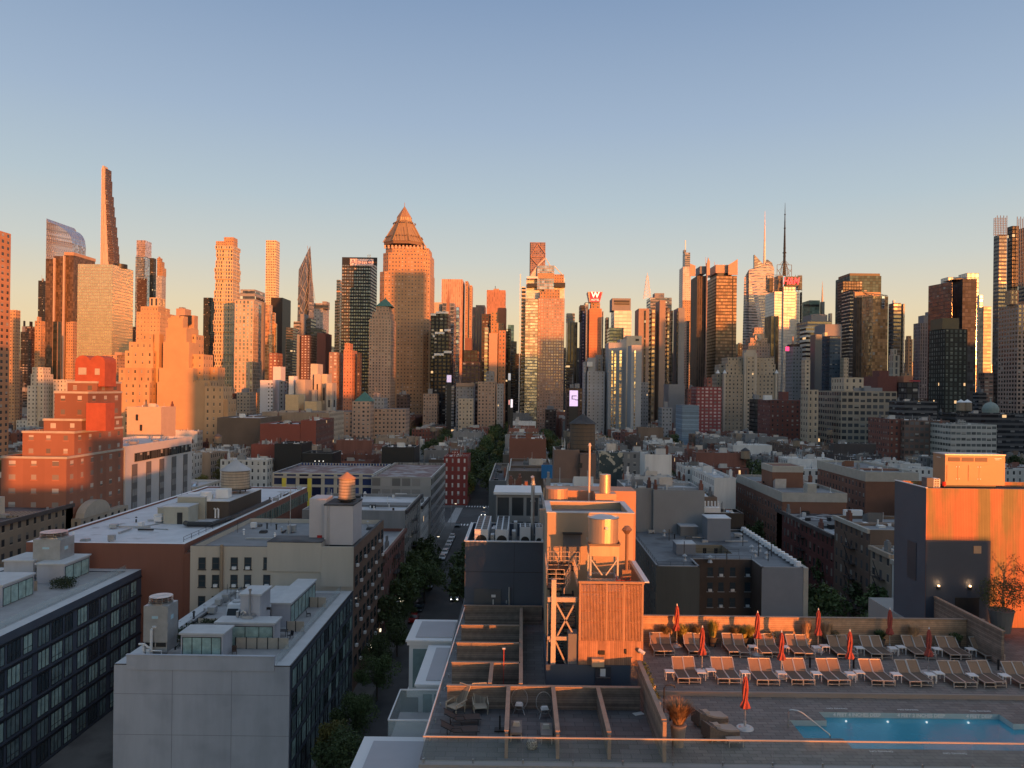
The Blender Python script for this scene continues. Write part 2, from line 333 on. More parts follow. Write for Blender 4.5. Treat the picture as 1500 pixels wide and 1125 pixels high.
# zebra crossings
mb = MB()
for ya in (AV[0][0]+1.5, AV[0][1]-1.5):
    for i in range(9):
        x = ST[9]-5+i*1.15; mb.face([(x, ya-1.8, .012), (x+.55, ya-1.8, .012), (x+.55, ya+1.8, .012), (x, ya+1.8, .012)])
for i in range(26):
    y = AV[0][0]+6.2+i*1.35
    for xa in (ST[9]-7.5, ST[9]+7.5):
        mb.face([(xa-1.5, y, .012), (xa+1.5, y, .012), (xa+1.5, y+.6, .012), (xa-1.5, y+.6, .012)])
o = mb.build('road_marking', whitep); tag(o, None, kind='structure')
# ------------------------------------------------------------ unseen blocks added behind the camera, sized to cast the evening shade
def behind(c0, c1, s0, top, label, depth=25, m=None):
    """block placed across the sun's path: c across, s along the light, top at s0"""
    p = Vector((cos(AZ), sin(AZ))); q = Vector((-sin(AZ), cos(AZ)))
    cc = p*((c0+c1)/2)+q*(s0-depth/2); r = thing('unseen_shade_block', label, 'building', (cc.x, cc.y, 0), AZ)
    mb = MB(); hw = (c1-c0)/2; mb.box(-hw, hw, -depth/2, depth/2, 0, top, 0, bw=3.4, fh=3.3, mt=1)
    b = mb.build('wall', [m or f_grey, roofg], r); return r
def shade(c0, c1, sref, zref, s0, label, **k): behind(c0, c1, s0, zref+(sref-s0)*tan(ELEV), label, **k)
shade(-60, -14, 425, 66, -90, 'unseen shade block added well behind the viewpoint on the left', m=f_beige)
shade(-16, 4, 225, 24.5, -92, 'narrow unseen shade block added behind the viewpoint between two taller ones')
shade(2.5, 11, 225, 36, -94, 'slim unseen shade block added behind the viewpoint, right of the narrow low one')
shade(4, 17, 30.4, 35.0, -8, 'low unseen shade block added behind the viewpoint, left section', depth=12, m=f_dark)
shade(16.9, 21, 28, 35.02, -8.2, 'low unseen shade block added behind the viewpoint, middle section', depth=12, m=f_dark)
shade(20.9, 27, 25, 35.0, -8.4, 'low unseen shade block added behind the viewpoint, right section', depth=12, m=f_dark)
shade(23, 42, 45, 33.7, -75, 'wide low unseen shade block added farther behind the viewpoint', m=f_brick)
shade(39.3, 50, 40, 38.2, -30, 'grey unseen shade block added behind the viewpoint on the right', depth=10)
shade(49.6, 53.5, 31.5, 40.1, -30, 'taller grey unseen shade block added behind the viewpoint on the right', depth=10)
shade(52.6, 63, 31, 33.5, -32, 'low unseen shade block added behind the viewpoint on the right', depth=10)
FAR = [(60, 150, 48), (150, 230, 40), (230, 247, 62), (247, 279, 150), (279, 300, 62), (300, 333, 182), (333, 420, 75), (420, 466, 92), (466, 500, 112), (500, 548, 92), (548, 575, 100),
       (575, 640, 128), (640, 700, 98), (700, 728, 132), (728, 752, 140), (752, 800, 85), (800, 1000, 150)]
FL = ['first', 'second', 'third', 'fourth', 'fifth', 'sixth', 'seventh', 'eighth', 'ninth', 'tenth', 'eleventh', 'twelfth', 'thirteenth', 'fourteenth', 'fifteenth', 'sixteenth', 'rightmost']
for i, (a, b, z) in enumerate(FAR):
    shade(a-(6 if i and FAR[i-1][2] > z else 0), b+(6 if i < len(FAR)-1 and FAR[i+1][2] > z else 0), 700, z, -240-20*(i % 3), FL[i]+' of the unseen shade blocks added behind the viewpoint, counted from the left', m=[f_grey, f_beige, f_brick][i % 3])
# ------------------------------------------------------------ skyline
def fit(p0, p1, Y, dep, full):   # the measured extent holds the front and the receding side face
    if full and full is not True: return p0, p1, dep*full
    if full or dep < 6: return p0, p1, dep
    c = abs((p1 if p1 < 765 else p0)-765); w_ = p1-p0
    if p0 < 765 < p1: return p0, p1, dep
    dep = max(6, min(dep, Y*.42*w_/max(c, 1)))
    return (p0, 765-(765-p1)*(1+dep/Y), dep) if p1 <= 765 else (765+(p0-765)*(1+dep/Y), p1, dep)
def tower(name, label, px0, px1, yt, Y, dep, m, bw=3, fh=3.6, tiers=(), cat='skyscraper', roof=None, group=None, z0=0, pm=0, full=False):
    px0, px1, dep = fit(px0, px1, Y, dep, full); tiers = [((*fit(t[0], t[1], Y+t[4], t[5], full)[:2], *t[2:5], fit(t[0], t[1], Y+t[4], t[5], full)[2], *t[6:]) if t[5] > 6 else t) for t in tiers]
    x0, x1 = WX(px0, yt, Y), WX(px1, yt, Y); zt = WZ((px0+px1)/2, yt, Y)
    OCC.append((x0, x1, Y-8, Y+dep+8)); r = root_at(name, label, cat, (x0+x1)/2, Y, z0, group)
    mb = MB(); mb.box(x0, x1, Y, Y+dep, z0, zt, 0, bw=bw, fh=fh, mt=1)
    part(r, 'wall', mb, [m, roof or roofg])
    for t in tiers:
        a, b, y1, y2, dy, dp, mm = t[:7]; nm = t[7] if len(t) > 7 else 'tier'; bb_ = t[8] if len(t) > 8 else bw; ff = t[9] if len(t) > 9 else fh
        Yt = Y+dy; X0, X1 = WX(a, y1, Yt), WX(b, y1, Yt); Z1 = WZ((a+b)/2, y1, Yt); Z0 = WZ((a+b)/2, y2, Yt) if y2 else z0
        if not y2: OCC.append((X0, X1, Yt-6, Yt+dp+4))
        mb = MB(); mb.box(X0, X1, Yt, Yt+dp, Z0, Z1, 0, bw=bb_, fh=ff, mt=1, bot=bool(y2)); part(r, nm, mb, [mm, roof or roofg])
    # roof plant
    if pm:
        rr = random.Random(int(px0*7)); q = MB(); wd = x1-x0
        for i in range(pm):
            a = x0+wd*rr.uniform(.1, .6); b = a+wd*rr.uniform(.15, .35); c = Y+dep*rr.uniform(.15, .5)
            q.box(a, b, c, c+dep*.3, zt, zt+rr.uniform(2, 5)); 
        q.tube([(x0+wd*.4, Y+dep*.4, zt), (x0+wd*.4, Y+dep*.4, zt+rr.uniform(6, 12))], .25, 4)
        part(r, 'rooftop_plant', q, [f_greyb])
    return r
BL = 'office tower'
T = tower
T('apartment_tower', 'tall orange brick apartment slab cut off by the left edge of the photo', -60, 16, 333, 340, 22, f_brick, 3.6, 2.9, (), 'apartment tower', pm=0)
T('apartment_tower', 'thin brown tower just right of the orange slab at the left edge', 14, 30, 454, 620, 20, f_or, 2, 2.6, cat='apartment tower')
T('office_tower', 'dark grey tower with a little spire right of the thin brown tower at far left', 30, 41, 486, 1150, 40, f_dark, 3, 4, [(32, 37, 478, 486, 8, 10, f_greyb), (34, 35.4, 470, 478, 12, 3, dark, 'spire')])
T('office_tower', 'dark slate tower with pointed dormer roof left of the black glass tower', 37, 51, 478, 1250, 50, f_dkbr, 3, 4, [(43, 45, 471, 478, 10, 5, dark, 'spire')])
T('office_tower', 'black glass tower with white window lights behind the bronze tower at far left', 56, 69, 411, 1500, 50, f_black, 4, 4, pm=1)
T('apartment_tower', 'slim sunlit orange tower in front of the bronze glass tower', 51, 66.5, 470, 950, 22, f_or, 3.2, 3.6, [(54, 57, 464, 470, 4, 5, f_blank, 'chimney')], 'apartment tower')
# bronze tower
r = T('office_tower', 'bronze glass tower with copper coloured edge strips, stepped at its left side', 94, 108, 370, 1280, 64, f_brgl, 2.5, 4, [
    (67, 79, 379, None, -14, 60, f_brgl), (79.2, 93.8, 375, None, -7, 62, f_brgl), (78.2, 79.6, 378, None, -15, 4, mat('copper_strip', (.55, .4, .3), .5), 'edge_strip'), (92.4, 93.9, 374.5, None, -8, 4, mat('copper_strip', ()), 'edge_strip'),
    (94, 108, 369.5, 374, -1, 66, f_blank, 'crown')], full=True)
T('office_tower', 'dark narrow striped block at the foot of the bronze tower', 77, 90, 471, 1100, 30, F_('facade_dark_piers', (.3, .2, .14), (.03, .025, .025), ww=.8, wh=1, gm=.3, blind=0), 8, 4)
T('apartment_tower', 'orange block in front of the bronze tower, left of the golden mirror tower', 97, 114, 472, 1000, 30, f_or, 3.2, 3.8, [(103, 114, 481-10, None, 6, 20, f_or)], 'apartment tower')
# curved blue tower
Y = 1900; r = root_at('curved_tower', 'tall mottled blue glass tower with a curved sloping top behind the bronze tower', 'skyscraper', WX(86, 400, Y), Y)
mb = MB(); n = 14; x0, x1 = WX(67, 400, Y), WX(94, 400, Y); x2 = WX(109, 400, Y+70); zt = WZ(68, 320, Y)
prof = [(0, 0)]+[(t, 6+32*(1-math.sqrt(max(0, 1-t*t)))) for t in [i/n for i in range(1, n+1)]]
pts = [(x0+(x2-x0)*t, zt-(WZ(68, 320, Y)-WZ(68, 320+ d_*.78, Y))) for t, d_ in prof]
for (a, za), (b, zb) in zip(pts, pts[1:]):
    nb = 2; mb.face([(a, Y+60*(a-x0)/(x2-x0), 0), (b, Y+60*(b-x0)/(x2-x0), 0), (b, Y+60*(b-x0)/(x2-x0), zb), (a, Y+60*(a-x0)/(x2-x0), za)], 0, [(0, 0), (2, 0), (2, zb/5), (0, za/5)])
    mb.face([(a, Y+60*(a-x0)/(x2-x0), za), (b, Y+60*(b-x0)/(x2-x0), zb), (b, Y+120, zb), (a, Y+120, za)], 1)
mb.face([(x0, Y+120, 0), (x0, Y, 0), (x0, Y, zt), (x0, Y+120, zt)], 0, [(0, 0), (10, 0), (10, 80), (0, 80)])
zl = pts[-1][1]; mb.face([(x2, Y+60, 0), (x2, Y+120, 0), (x2, Y+120, zl), (x2, Y+60, zl)], 0, [(0, 0), (10, 0), (10, 80), (0, 80)])
mb.face([(x2, Y+120, 0), (x0, Y+120, 0), (x0, Y+120, zt), (x2, Y+120, zl)], 0, [(0, 0), (10, 0), (10, 80), (0, 80)])
part(r, 'wall', mb, [f_mosaic, f_blue])
# stepped needle
Y = 1900; r = root_at('needle_tower', 'extremely slender tower tapering in steps, the tallest at the left of the skyline', 'skyscraper', WX(158, 400, Y), Y)
mb = MB(); m2 = MB(); xl = WX(148, 300, Y); steps = [(153.5, 246), (155, 262), (157.5, 285), (159, 300), (161, 315), (163, 330), (164.5, 345), (166, 358), (167, 370), (168, 383), (170, 400)]
xe = [WX(p, 300, Y) for p, q in steps]; zs = [WZ(p, q, Y) for p, q in steps]
for i, (p, q) in enumerate(steps):
    z1 = zs[i]; z0 = zs[i+1] if i < len(steps)-1 else 0; q_ = MB()
    f = WX(153.2 if i == 0 else 152.5+i*.8, 300, Y)
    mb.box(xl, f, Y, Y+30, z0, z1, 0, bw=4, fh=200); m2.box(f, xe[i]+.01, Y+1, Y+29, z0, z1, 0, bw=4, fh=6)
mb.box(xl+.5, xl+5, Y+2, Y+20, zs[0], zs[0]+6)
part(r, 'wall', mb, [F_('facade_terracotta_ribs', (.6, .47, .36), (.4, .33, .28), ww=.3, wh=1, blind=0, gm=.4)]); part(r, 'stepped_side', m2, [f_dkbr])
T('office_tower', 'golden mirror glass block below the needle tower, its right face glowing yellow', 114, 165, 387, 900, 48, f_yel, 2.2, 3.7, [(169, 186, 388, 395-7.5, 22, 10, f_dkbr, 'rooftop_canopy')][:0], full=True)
r = root_at('helipad', 'flat dark disc on the roof of the golden mirror block', 'helipad', WX(176, 389, 925), 925, WZ(176, 388, 920)); 
mb = MB(); mb.cyl(WX(176, 389, 925), 925, WZ(176, 389.3, 925)-3, WZ(176, 387.5, 925), 8, n=20, bot=True); part(r, 'deck', mb, [dark])
T('glass_tower', 'very tall blue glass tower with a narrower pink top, left of the peaked orange-topped one', 198.5, 219, 376, 2000, 50, f_blue, 3.5, 4.5, [(200, 222, 352, 376, 4, 40, F_('facade_pink_glass', (.45, .38, .4), (.6, .5, .52), ww=.85, wh=.8, gm=.7, blind=.1)), (219.2, 229, 378, None, 12, 40, f_dark), (201, 214, 408, None, -4, 5, f_dkbr, 'louvres')])
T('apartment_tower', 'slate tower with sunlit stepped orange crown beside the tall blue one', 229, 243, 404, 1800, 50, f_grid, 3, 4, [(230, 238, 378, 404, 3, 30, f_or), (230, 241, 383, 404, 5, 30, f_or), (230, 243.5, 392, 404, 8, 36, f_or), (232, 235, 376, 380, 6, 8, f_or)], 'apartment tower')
T('office_tower', 'black slab low between the golden block and the orange stone buildings', 184, 199, 478, 1300, 40, f_black)
# deco pair
T('office_building', 'wide sunlit orange building with small windows and a square penthouse, behind the stepped stone one', 200, 258, 457, 640, 30, f_deco, 2.6, 3.4, [(206, 249, 449, 457, 3, 22, f_deco), (219, 242, 436, 449, 6, 14, F_('facade_tall_openings', (.5, .36, .24), ww=.5, wh=.8), 'penthouse', 4, 7)], 'building')
T('office_building', 'plain pinkish box with a sunlit blank wall right of the wide orange building', 258, 280, 452, 740, 50, f_blank, 6, 6, [(262, 272, 450, 453, 6, 20, f_greyb, 'plant'), (263, 279, 462, 475, -3, 3, dark, 'louvres'), (277, 290, 462, None, 6, 40, f_blank)], 'building')
D_ = f_deco; DB = mat('plain_deco_stone', (.5, .31, .17), .9, var=.1, scale=.1)
r = T('stone_tower', 'massive stepped orange stone tower with blank central bays and a dark recess left of centre', 243, 273, 480, 480, 60, DB, 4.2, 4.6, [
    (246, 268, 466, 480, 2, 14, DB), (250, 262, 463, 467, 3, 8, DB), (264, 269, 463, 480, 4, 6, DB, 'spire'), (239, 277, 501, None, -1.5, 50, DB), (233, 283, 539, None, -3, 50, DB), (230, 300, 560, None, -6, 55, DB),
    (208, 224, 489, None, 5, 36, D_), (226, 233.5, 489, None, 3, 20, DB), (189, 224, 501, None, 1, 40, D_), (183, 224.5, 514, None, -1, 40, D_), (174, 222, 539, None, -3, 40, D_), (171, 219, 560, None, -7, 40, D_),
    (273, 279, 480, None, 6, 30, DB), (272, 287, 490, None, 9, 40, D_), (277, 298, 519, None, 4, 50, D_), (283, 308, 537+20, None, -1, 46, D_), (308, 319, 538, None, 14, 40, D_), (300, 327, 566, None, -6.5, 50, D_), (320, 334, 585, None, -5, 45, D_)], cat='building', full=.3)
T('apartment_building', 'stepped orange brick flats left of the heart-topped brick building, half in shade', 45, 78, 548, 600, 25, f_beig2, 3, 3.2, [(47, 74, 538, 548, 4, 15, f_beig2), (78, 112, 556, None, 6, 20, f_beig2, 'wing'), (40, 60, 565, None, -3, 20, f_beig2)], 'apartment building')
T('office_building', 'pale orange low block with rows of square windows under the golden tower', 150, 186, 520, 760, 30, f_or, 3, 3.2, [(168, 186, 516, 520, 4, 15, f_blank)], 'building')
T('brick_block', 'red lit terrace roofs in front of the left-edge slab', 16, 33, 542, 640, 20, f_brick, cat='building')
T('office_tower', 'black tower with rust reflections left of the twisting apartment tower', 298, 318, 436, 1500, 50, f_black, 3, 4)
# twisting tower
Y = 1450; r = root_at('balcony_tower', 'cream tower of staggered balconies with a square penthouse, its lower part in shade', 'skyscraper', WX(332, 400, Y), Y)
mb = MB(); N = 44; z1 = WZ(333, 360, Y)
for i in range(N):
    o_ = 1.3*sin(i*.9)+2.2*sin(i/N*pi*1.2-.5)+(.8 if i % 2 else -.4)
    mb.box(WX(316, 400, Y)-o_*.6, WX(341, 400, Y)+o_*.5, Y-o_, Y+34+o_, z1*i/N, z1*(i+1)/N, 0, bw=5, fh=z1/N)
part(r, 'wall', mb, [f_curve])
mb = MB(); mb.box(WX(315.5, 360, Y), WX(330, 360, Y), Y+2, Y+20, z1, WZ(320, 353, Y), bw=4, fh=4); mb.box(WX(327, 360, Y), WX(341, 360, Y), Y+3, Y+24, z1, WZ(333, 347, Y), bw=4, fh=5); part(r, 'penthouse', mb, [f_or])
T('slender_tower', 'slender square-gridded golden tower standing alone against the sky', 389.5, 404.5, 352, 2300, 34, f_432, 5.1, 7.6, full=True)
T('office_tower', 'pale tower with vertical white piers reflecting gold, a wide one left of centre', 344, 383, 440, 1000, 30, f_stripe, 4.6, 5, [(383, 389, 443, None, 3, 30, mat('brown_cladding', (.2, .17, .15), .7), 'corner_shaft')])
T('office_tower', 'grey banded tower top showing behind the pale pier tower', 352, 388, 424, 1300, 50, f_bandg, 4, 9)
T('office_tower', 'copper coloured stepped tower right of the pale pier tower', 389, 399, 446, 1250, 40, F_('facade_copper_glass', (.5, .27, .15), (.6, .3, .15), ww=.95, wh=.8, gm=.5, blind=0), 4, 5, [(399, 404, 458, None, 3, 36, MATS['facade_copper_glass']), (402, 406, 474, None, 6, 36, MATS['facade_copper_glass'])])
T('office_tower', 'plain near-black slab left of the faceted pointed tower', 397, 426, 436, 1350, 60, mat('black_cladding', (.03, .027, .03), .5, .3), 4, 4)
# faceted pointed tower
Y = 1700; r = root_at('faceted_tower', 'grey glass tower tapering to an off-centre sharp point with diagonal ribs', 'skyscraper', WX(448, 400, Y), Y)
X = lambda p, y=450: WX(p, y, Y)
zm = WZ(436, 395, Y); za = WZ(448, 357, Y); ap = (X(448.6), Y+26, za); mb = MB()
A0, A1, A2, A3 = (X(434), Y, 0), (X(451), Y-2, 0), (X(464), Y+45, 0), (X(434), Y+50, 0)
B0 = (X(436), Y+4, zm); B1 = (X(451.5), Y+3, WZ(451, 455, Y)); B2 = (X(453.5), Y+28, WZ(453, 385, Y)); B3 = (X(436), Y+46, zm)
mb.face([A0, A1, B1, ap, B0], 0, [(0, 0), (5, 0), (5, 40), (4, 80), (0, 55)]); mb.face([A1, A2, ap, B1], 1, [(0, 0), (5, 0), (3, 80), (0, 40)]); mb.face([A2, A3, ap], 0, [(0, 0), (9, 0), (5, 80)])
mb.face([A3, A0, B0, B3], 0, [(0, 0), (9, 0), (9, 55), (0, 55)]); mb.face([A3, B3, ap], 0, [(0, 0), (0, 55), (5, 80)]); mb.face([B3, B0, ap], 0, [(0, 0), (9, 0), (5, 20)])
part(r, 'wall', mb, [F_('facade_facet_grey', (.1, .11, .13), (.1, .12, .15), ww=.9, wh=.86, gm=.2, blind=.1), F_('facade_facet_warm', (.15, .14, .15), (.14, .14, .15), ww=.9, wh=.8, gm=.2, blind=.1)])
mb = MB(); yf = lambda z: Y-2
for a, b in (((436, 420), (447, 384)), ((447, 384), (451, 420)), ((435, 440), (450, 405)), ((450, 420), (438, 460)), ((451, 440), (444, 460)), ((449, 360), (460, 440)), ((452, 395), (451, 455))):
    mb.bar((X(a[0]), Y+1 if a[0] < 452 else Y+8, WZ(*a, Y)), (X(b[0]), Y+1 if b[0] < 452 else Y+8, WZ(*b, Y)), .8)
part(r, 'diagonal_rib', mb, [mat('pale_rib', (.28, .25, .24), .5)])
T('office_tower', 'grey tower with white window panels and slotted top, left of the banded orange tower', 460, 482, 444, 1300, 50, f_grid, 5, 5, [(472, 483, 441.5, 452, 4, 40, f_greyb), (460.5, 481, 446, 452, -1, 3, f_bandd, 'louvres')])
T('office_tower', 'grey step-topped tower in front of the faceted tower', 430, 445, 471, 1100, 30, f_bandg, 5, 5, [(440, 452, 460, None, 8, 30, f_greyb), (445, 463, 466, None, 14, 30, f_bandd), (455, 472, 480, None, -3, 30, f_bandd)])
T('office_tower', 'dull violet banded building at the left foot of the brown hotel', 419, 436, 480, 1000, 30, f_bandd)
r = T('hotel_tower', 'dark brown brick tower with a grid of pale windows right of the grey stepped top', 441, 464, 491, 950, 46, F_('facade_brown_white_windows', (.17, .09, .08), (.5, .45, .4), ww=.5, wh=.4, blind=.3, bcol=(.55, .5, .45)), 4, 3.2, [(435, 441, 490, None, 1, 30, f_greyb, 'end_pier'), (464.5, 486, 488, None, 4, 44, mat('plain_brown_brick', (.17, .07, .06), .85, var=.1, scale=.1), 'blank_wing'), (460, 478, 482, 491, 12, 20, f_bandd, 'penthouse')])
T('office_tower', 'brown block with lit windows low in front of the near-black slab', 394, 414, 517, 880, 25, F_('facade_brown_lit', (.2, .09, .07), (.4, .3, .2), ww=.5, wh=.45, blind=.3, lit=.05), 4, 3.6)
T('banded_tower', 'orange tower with dark horizontal window bands left of the black glass tower', 493, 502, 410, 1150, 40, f_band, 4, 4.3, [(490.5, 496, 440, None, -3, 30, f_band)])
r = T('office_tower', 'black glass tower with light vertical piers and a lit name sign at its top', 501, 552.5, 377, 950, 42, f_allz, 3, 4, [(501, 552.5, 377, 388, -.8, 1, dark, 'crown_band')])
zz = WZ(530, 384, 949); part(r, 'sign_panel', MB().bb(WX(513, 384, 949), WX(547, 384, 949), 948, 949, zz-4.2, zz+3.8), [mat('sign_pink', (.75, .5, .42), .4, emit=(.9, .55, .45), es=.12)])
text('sign_lettering', 'Allianz', 8.4, (WX(527, 384, 948), 947.8, zz-.2), mat('sign_blue', (.12, .16, .3), .5), r, bold=.1)
o = text('sign_emblem', 'O', 7.5, (WX(541.5, 384, 948), 947.8, zz), mat('sign_blue', ()), r, bold=.1); o = text('sign_emblem', 'III', 3.2, (WX(541.5, 384, 948), 947.7, zz), mat('sign_blue', ()), r)
part(r, 'rooftop_pipe', MB().tube([(WX(539, 377, 960), 960, 200), (WX(539, 377, 960), 960, WZ(539, 373, 960))], .6).tube([(WX(542, 377, 960), 960, 200), (WX(542, 377, 960), 960, WZ(542, 373, 960))], .6), [steel])
# pyramid-topped tower
Y = 850; st = F_('facade_salmon_stone', (.48, .29, .17), ww=.4, wh=.42, blind=.3, bcol=(.55, .45, .4)); cw = mat('salmon_stone', (.52, .37, .27), .85)
r = root_at('pyramid_tower', 'huge salmon stone tower with an octagonal copper pyramid roof', 'skyscraper', WX(590, 400, Y), Y)
X = lambda p: WX(p, 400, Y)
def octo(x0, x1, y0, y1, c): return [(x0+c, y0), (x1-c, y0), (x1, y0+c), (x1, y1-c), (x1-c, y1), (x0+c, y1), (x0, y1-c), (x0, y0+c)]
mb = MB(); mb.prism(octo(X(555), X(629), Y, Y+56, 6), 0, WZ(600, 398, Y), bw=3.6, fh=3.9, mt=1); mb.prism(octo(X(559), X(628.5), Y+1, Y+54, 7), WZ(600, 398, Y), WZ(600, 370, Y), bw=3.6, fh=3.9, mt=1)
mb.prism(octo(X(562), X(626), Y+2, Y+50, 9), WZ(600, 370, Y), WZ(600, 361, Y), bw=3.6, fh=3.9, mt=1); part(r, 'wall', mb, [st, cw])
mb = MB()
for i in range(12):
    x = X(563)+(X(622)-X(563))*i/11; mb.bb(x-1, x+1, Y+1.4, Y+3, WZ(600, 364, Y), WZ(600, 359, Y))
part(r, 'parapet_pinnacle', mb, [cw])
zc0, zc1, zc2, zc3 = [WZ(592, q, Y+25) for q in (360, 325, 319, 302)]; cx, cy = WX(592, 340, Y+25), Y+26
def og(rr): return [(cx+rr*cos(pi/8+i*pi/4), cy+rr*sin(pi/8+i*pi/4)) for i in range(8)]
k = (Y+25)/F; mb = MB(); mb.loft(og(29.5*k), zc0-1, og(30*k), zc0+2, bw=4, fh=4); part(r, 'gallery', mb, [mat('gallery_brown', (.2, .13, .09), .8)])
mb = MB(); mb.loft(og(30.6*k), zc0+2, og(11.8*k), zc1, bw=3, fh=8)
for i in range(8):
    a = og(31.5*k)[i]; b = og(12.2*k)[i]; mb.bar((*a, zc0+2), (*b, zc1), .8)
part(r, 'roof', mb, [F_('roof_ribbed_copper', (.27, .185, .105), (.2, .14, .08), ww=.5, wh=1, blind=0, gr=.6, tilt=0)])
mb = MB()
for ring, zf, n_ in ((27.6, .2, 4), (16.4, .8, 3)):
    for i in range(8):
        p, q = Vector(og(ring*k)[i]), Vector(og(ring*k)[(i+1) % 8])
        for j in range(n_):
            t = (j+1)/(n_+1) if n_ > 1 else .5; c_ = p.lerp(q, t); z = zc0+3+(zc1-zc0)*zf; d = (c_-Vector((cx, cy))).normalized()
            mb.tube([(c_.x, c_.y, z), (c_.x+d.x*1.1, c_.y+d.y*1.1, z)], .65, 8)
part(r, 'roof_dormer', mb, [mat('dormer_brown', (.16, .1, .06), .7)])
mb = MB(); mb.loft(og(12.3*k), zc1, og(12.3*k), zc1+.6); mb.loft(og(11.7*k), zc1+.6, og(11.2*k), zc2, bw=2.2, fh=5); part(r, 'lantern', mb, [F_('facade_arcade', (.26, .18, .11), (.5, .36, .2), ww=.5, wh=.8, blind=0)])
mb = MB(); mb.loft(og(11.4*k), zc2, og(.3*k), zc3); mb.tube([(cx, cy, zc3-1), (cx, cy, zc3+4)], .3); part(r, 'spire', mb, [mat('spire_copper', (.32, .2, .11), .6)])
part(r, 'wing', MB().box(X(629.5), X(636), Y-6, Y+40, 0, WZ(633, 485, Y), bw=3.6, fh=3.9, mt=1), [f_deco, roofg]); part(r, 'wing', MB().box(X(636.2), X(642.5), Y-9, Y+30, 0, WZ(640, 537, Y), bw=3.6, fh=3.9, mt=1), [f_pink, roofg])
r = T('residential_tower', 'smaller salmon apartment tower with a green pyramid roof in front of the big pyramid tower', 541, 580, 468, 765, 30, f_pink, 3, 3, [(545, 577, 457, 468, 2, 24, f_pink), (551, 574, 449, 457, 4, 18, f_pink)])
a, b = WX(550.5, 449, 770), WX(574.5, 449, 770); z0_ = WZ(562, 449, 770); mb = MB(); mb.loft([(a, 768), (b, 768), (b, 786), (a, 786)], z0_, [((a+b)/2-.3, 776.8), ((a+b)/2+.3, 776.8), ((a+b)/2+.3, 777.2), ((a+b)/2-.3, 777.2)], WZ(562, 436, 770)); part(r, 'roof', mb, [copper])
T('apartment_tower', 'brick apartment tower with a bright orange turret left of the salmon pair', 482, 503, 516, 690, 25, f_grid if False else F_('facade_brown_white', (.28, .18, .15), (.4, .38, .35), ww=.5, wh=.5, blind=.5, bcol=(.6, .58, .54)), 3, 3, [(503.3, 523, 513, None, -3, 20, F_('facade_orange_red', (.45, .2, .12), ww=.3, wh=.45), 'turret'), (505, 517, 503, 513, 2, 12, MATS['facade_orange_red'], 'turret_top'), (523.2, 530, 517, None, 4, 20, f_dkbr)], 'apartment tower')
T('office_tower', 'big orange stone slab with vertical ribs behind the dark terraced tower', 647, 681, 409, 1200, 50, F_('facade_orange_ribs', (.5, .33, .25), (.35, .2, .15), ww=.4, wh=1, blind=0, gr=.5), 3, 4, [(681.5, 688, 412, None, 8, 40, f_or), (688, 693, 418, None, 16, 30, f_or)])
T('office_tower', 'pale blue glass tower peeping out right of the dark terraced tower', 648, 668, 444, 1050, 30, f_blue, 5, 5, [(636, 649, 443, None, 10, 20, f_stone), (668, 674, 450, None, 3, 20, f_blue)])
r = T('office_tower', 'black tower of terraced blocks edged with white bands', 631, 660, 459, 800, 30, f_black, 4, 4, [(635, 662, 488, None, -6, 30, f_black), (635.5, 664, 519, None, -12, 30, f_black)])
mb = MB()
for (p0, p1, y_, dy) in ((639, 657, 458, -1), (631, 639, 461, -1), (638, 652, 488.5, -7), (652, 661, 484.5, -7), (635, 638, 493, -7), (638, 652, 520, -13), (652, 663, 516.5, -13), (635.6, 638, 524, -13)):
    mb.bb(WX(p0, y_, 800), WX(p1, y_, 800), 800+dy-1, 800+dy+2, WZ(p0, y_+1.6, 800), WZ(p0, y_-1.6, 800))
part(r, 'white_band', mb, [whitep])
r = root_at('spire_tower', 'thin bronze spire rising behind the black terraced tower', 'spire', WX(656.5, 440, 1000), 1000); mb = MB(); x_ = WX(656.5, 440, 1000); mb.loft([(x_-2, 998), (x_+2, 998), (x_+2, 1002), (x_-2, 1002)], 0, [(x_-2, 998), (x_+2, 998), (x_+2, 1002), (x_-2, 1002)], WZ(656, 450, 1000)); mb.loft([(x_-2, 998), (x_+2, 998), (x_+2, 1002), (x_-2, 1002)], WZ(656, 450, 1000), [(x_-.1, 1000), (x_+.1, 1000), (x_+.1, 1000.2), (x_-.1, 1000.2)], WZ(656, 420, 1000)); part(r, 'shaft', mb, [mat('bronze', (.3, .15, .1), .5)])
T('office_tower', 'orange ribbed tower top with a pole, right of the orange slab', 713, 741, 425, 1350, 40, F_('facade_rust_ribs', (.42, .22, .15), (.3, .14, .1), ww=.4, wh=1, blind=0, gr=.5), 3, 4, [(723, 731, 423, 425, 4, 8, f_blank), (725, 725.8, 419, 423, 6, 1, dark, 'pole')])
T('office_tower', 'dull mauve ribbed tower left of the tan slab', 692, 710, 450, 1050, 40, F_('facade_mauve_ribs', (.2, .13, .13), (.1, .07, .07), ww=.5, wh=1, blind=0), 4, 5, [(697, 712, 455-8, None, 10, 40, MATS['facade_mauve_ribs'])])
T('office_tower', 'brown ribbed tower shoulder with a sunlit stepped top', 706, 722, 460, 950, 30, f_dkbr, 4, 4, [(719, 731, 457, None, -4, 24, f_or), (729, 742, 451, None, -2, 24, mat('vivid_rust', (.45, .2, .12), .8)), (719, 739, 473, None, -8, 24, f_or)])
T('tan_slab', 'plain tan slab with a green-lit window strip on its left side', 716.5, 730, 488, 800, 26, mat('tan_render', (.5, .32, .22), .9, var=.08), 4, 4, [(710, 716, 479, None, 3, 20, F_('facade_green_strip', (.25, .25, .2), (.5, .5, .38), ww=1, wh=.5, gm=.5, blind=.3), 'window_strip'), (730.5, 741, 484, None, 2, 24, f_brick, 'rear_wing')])
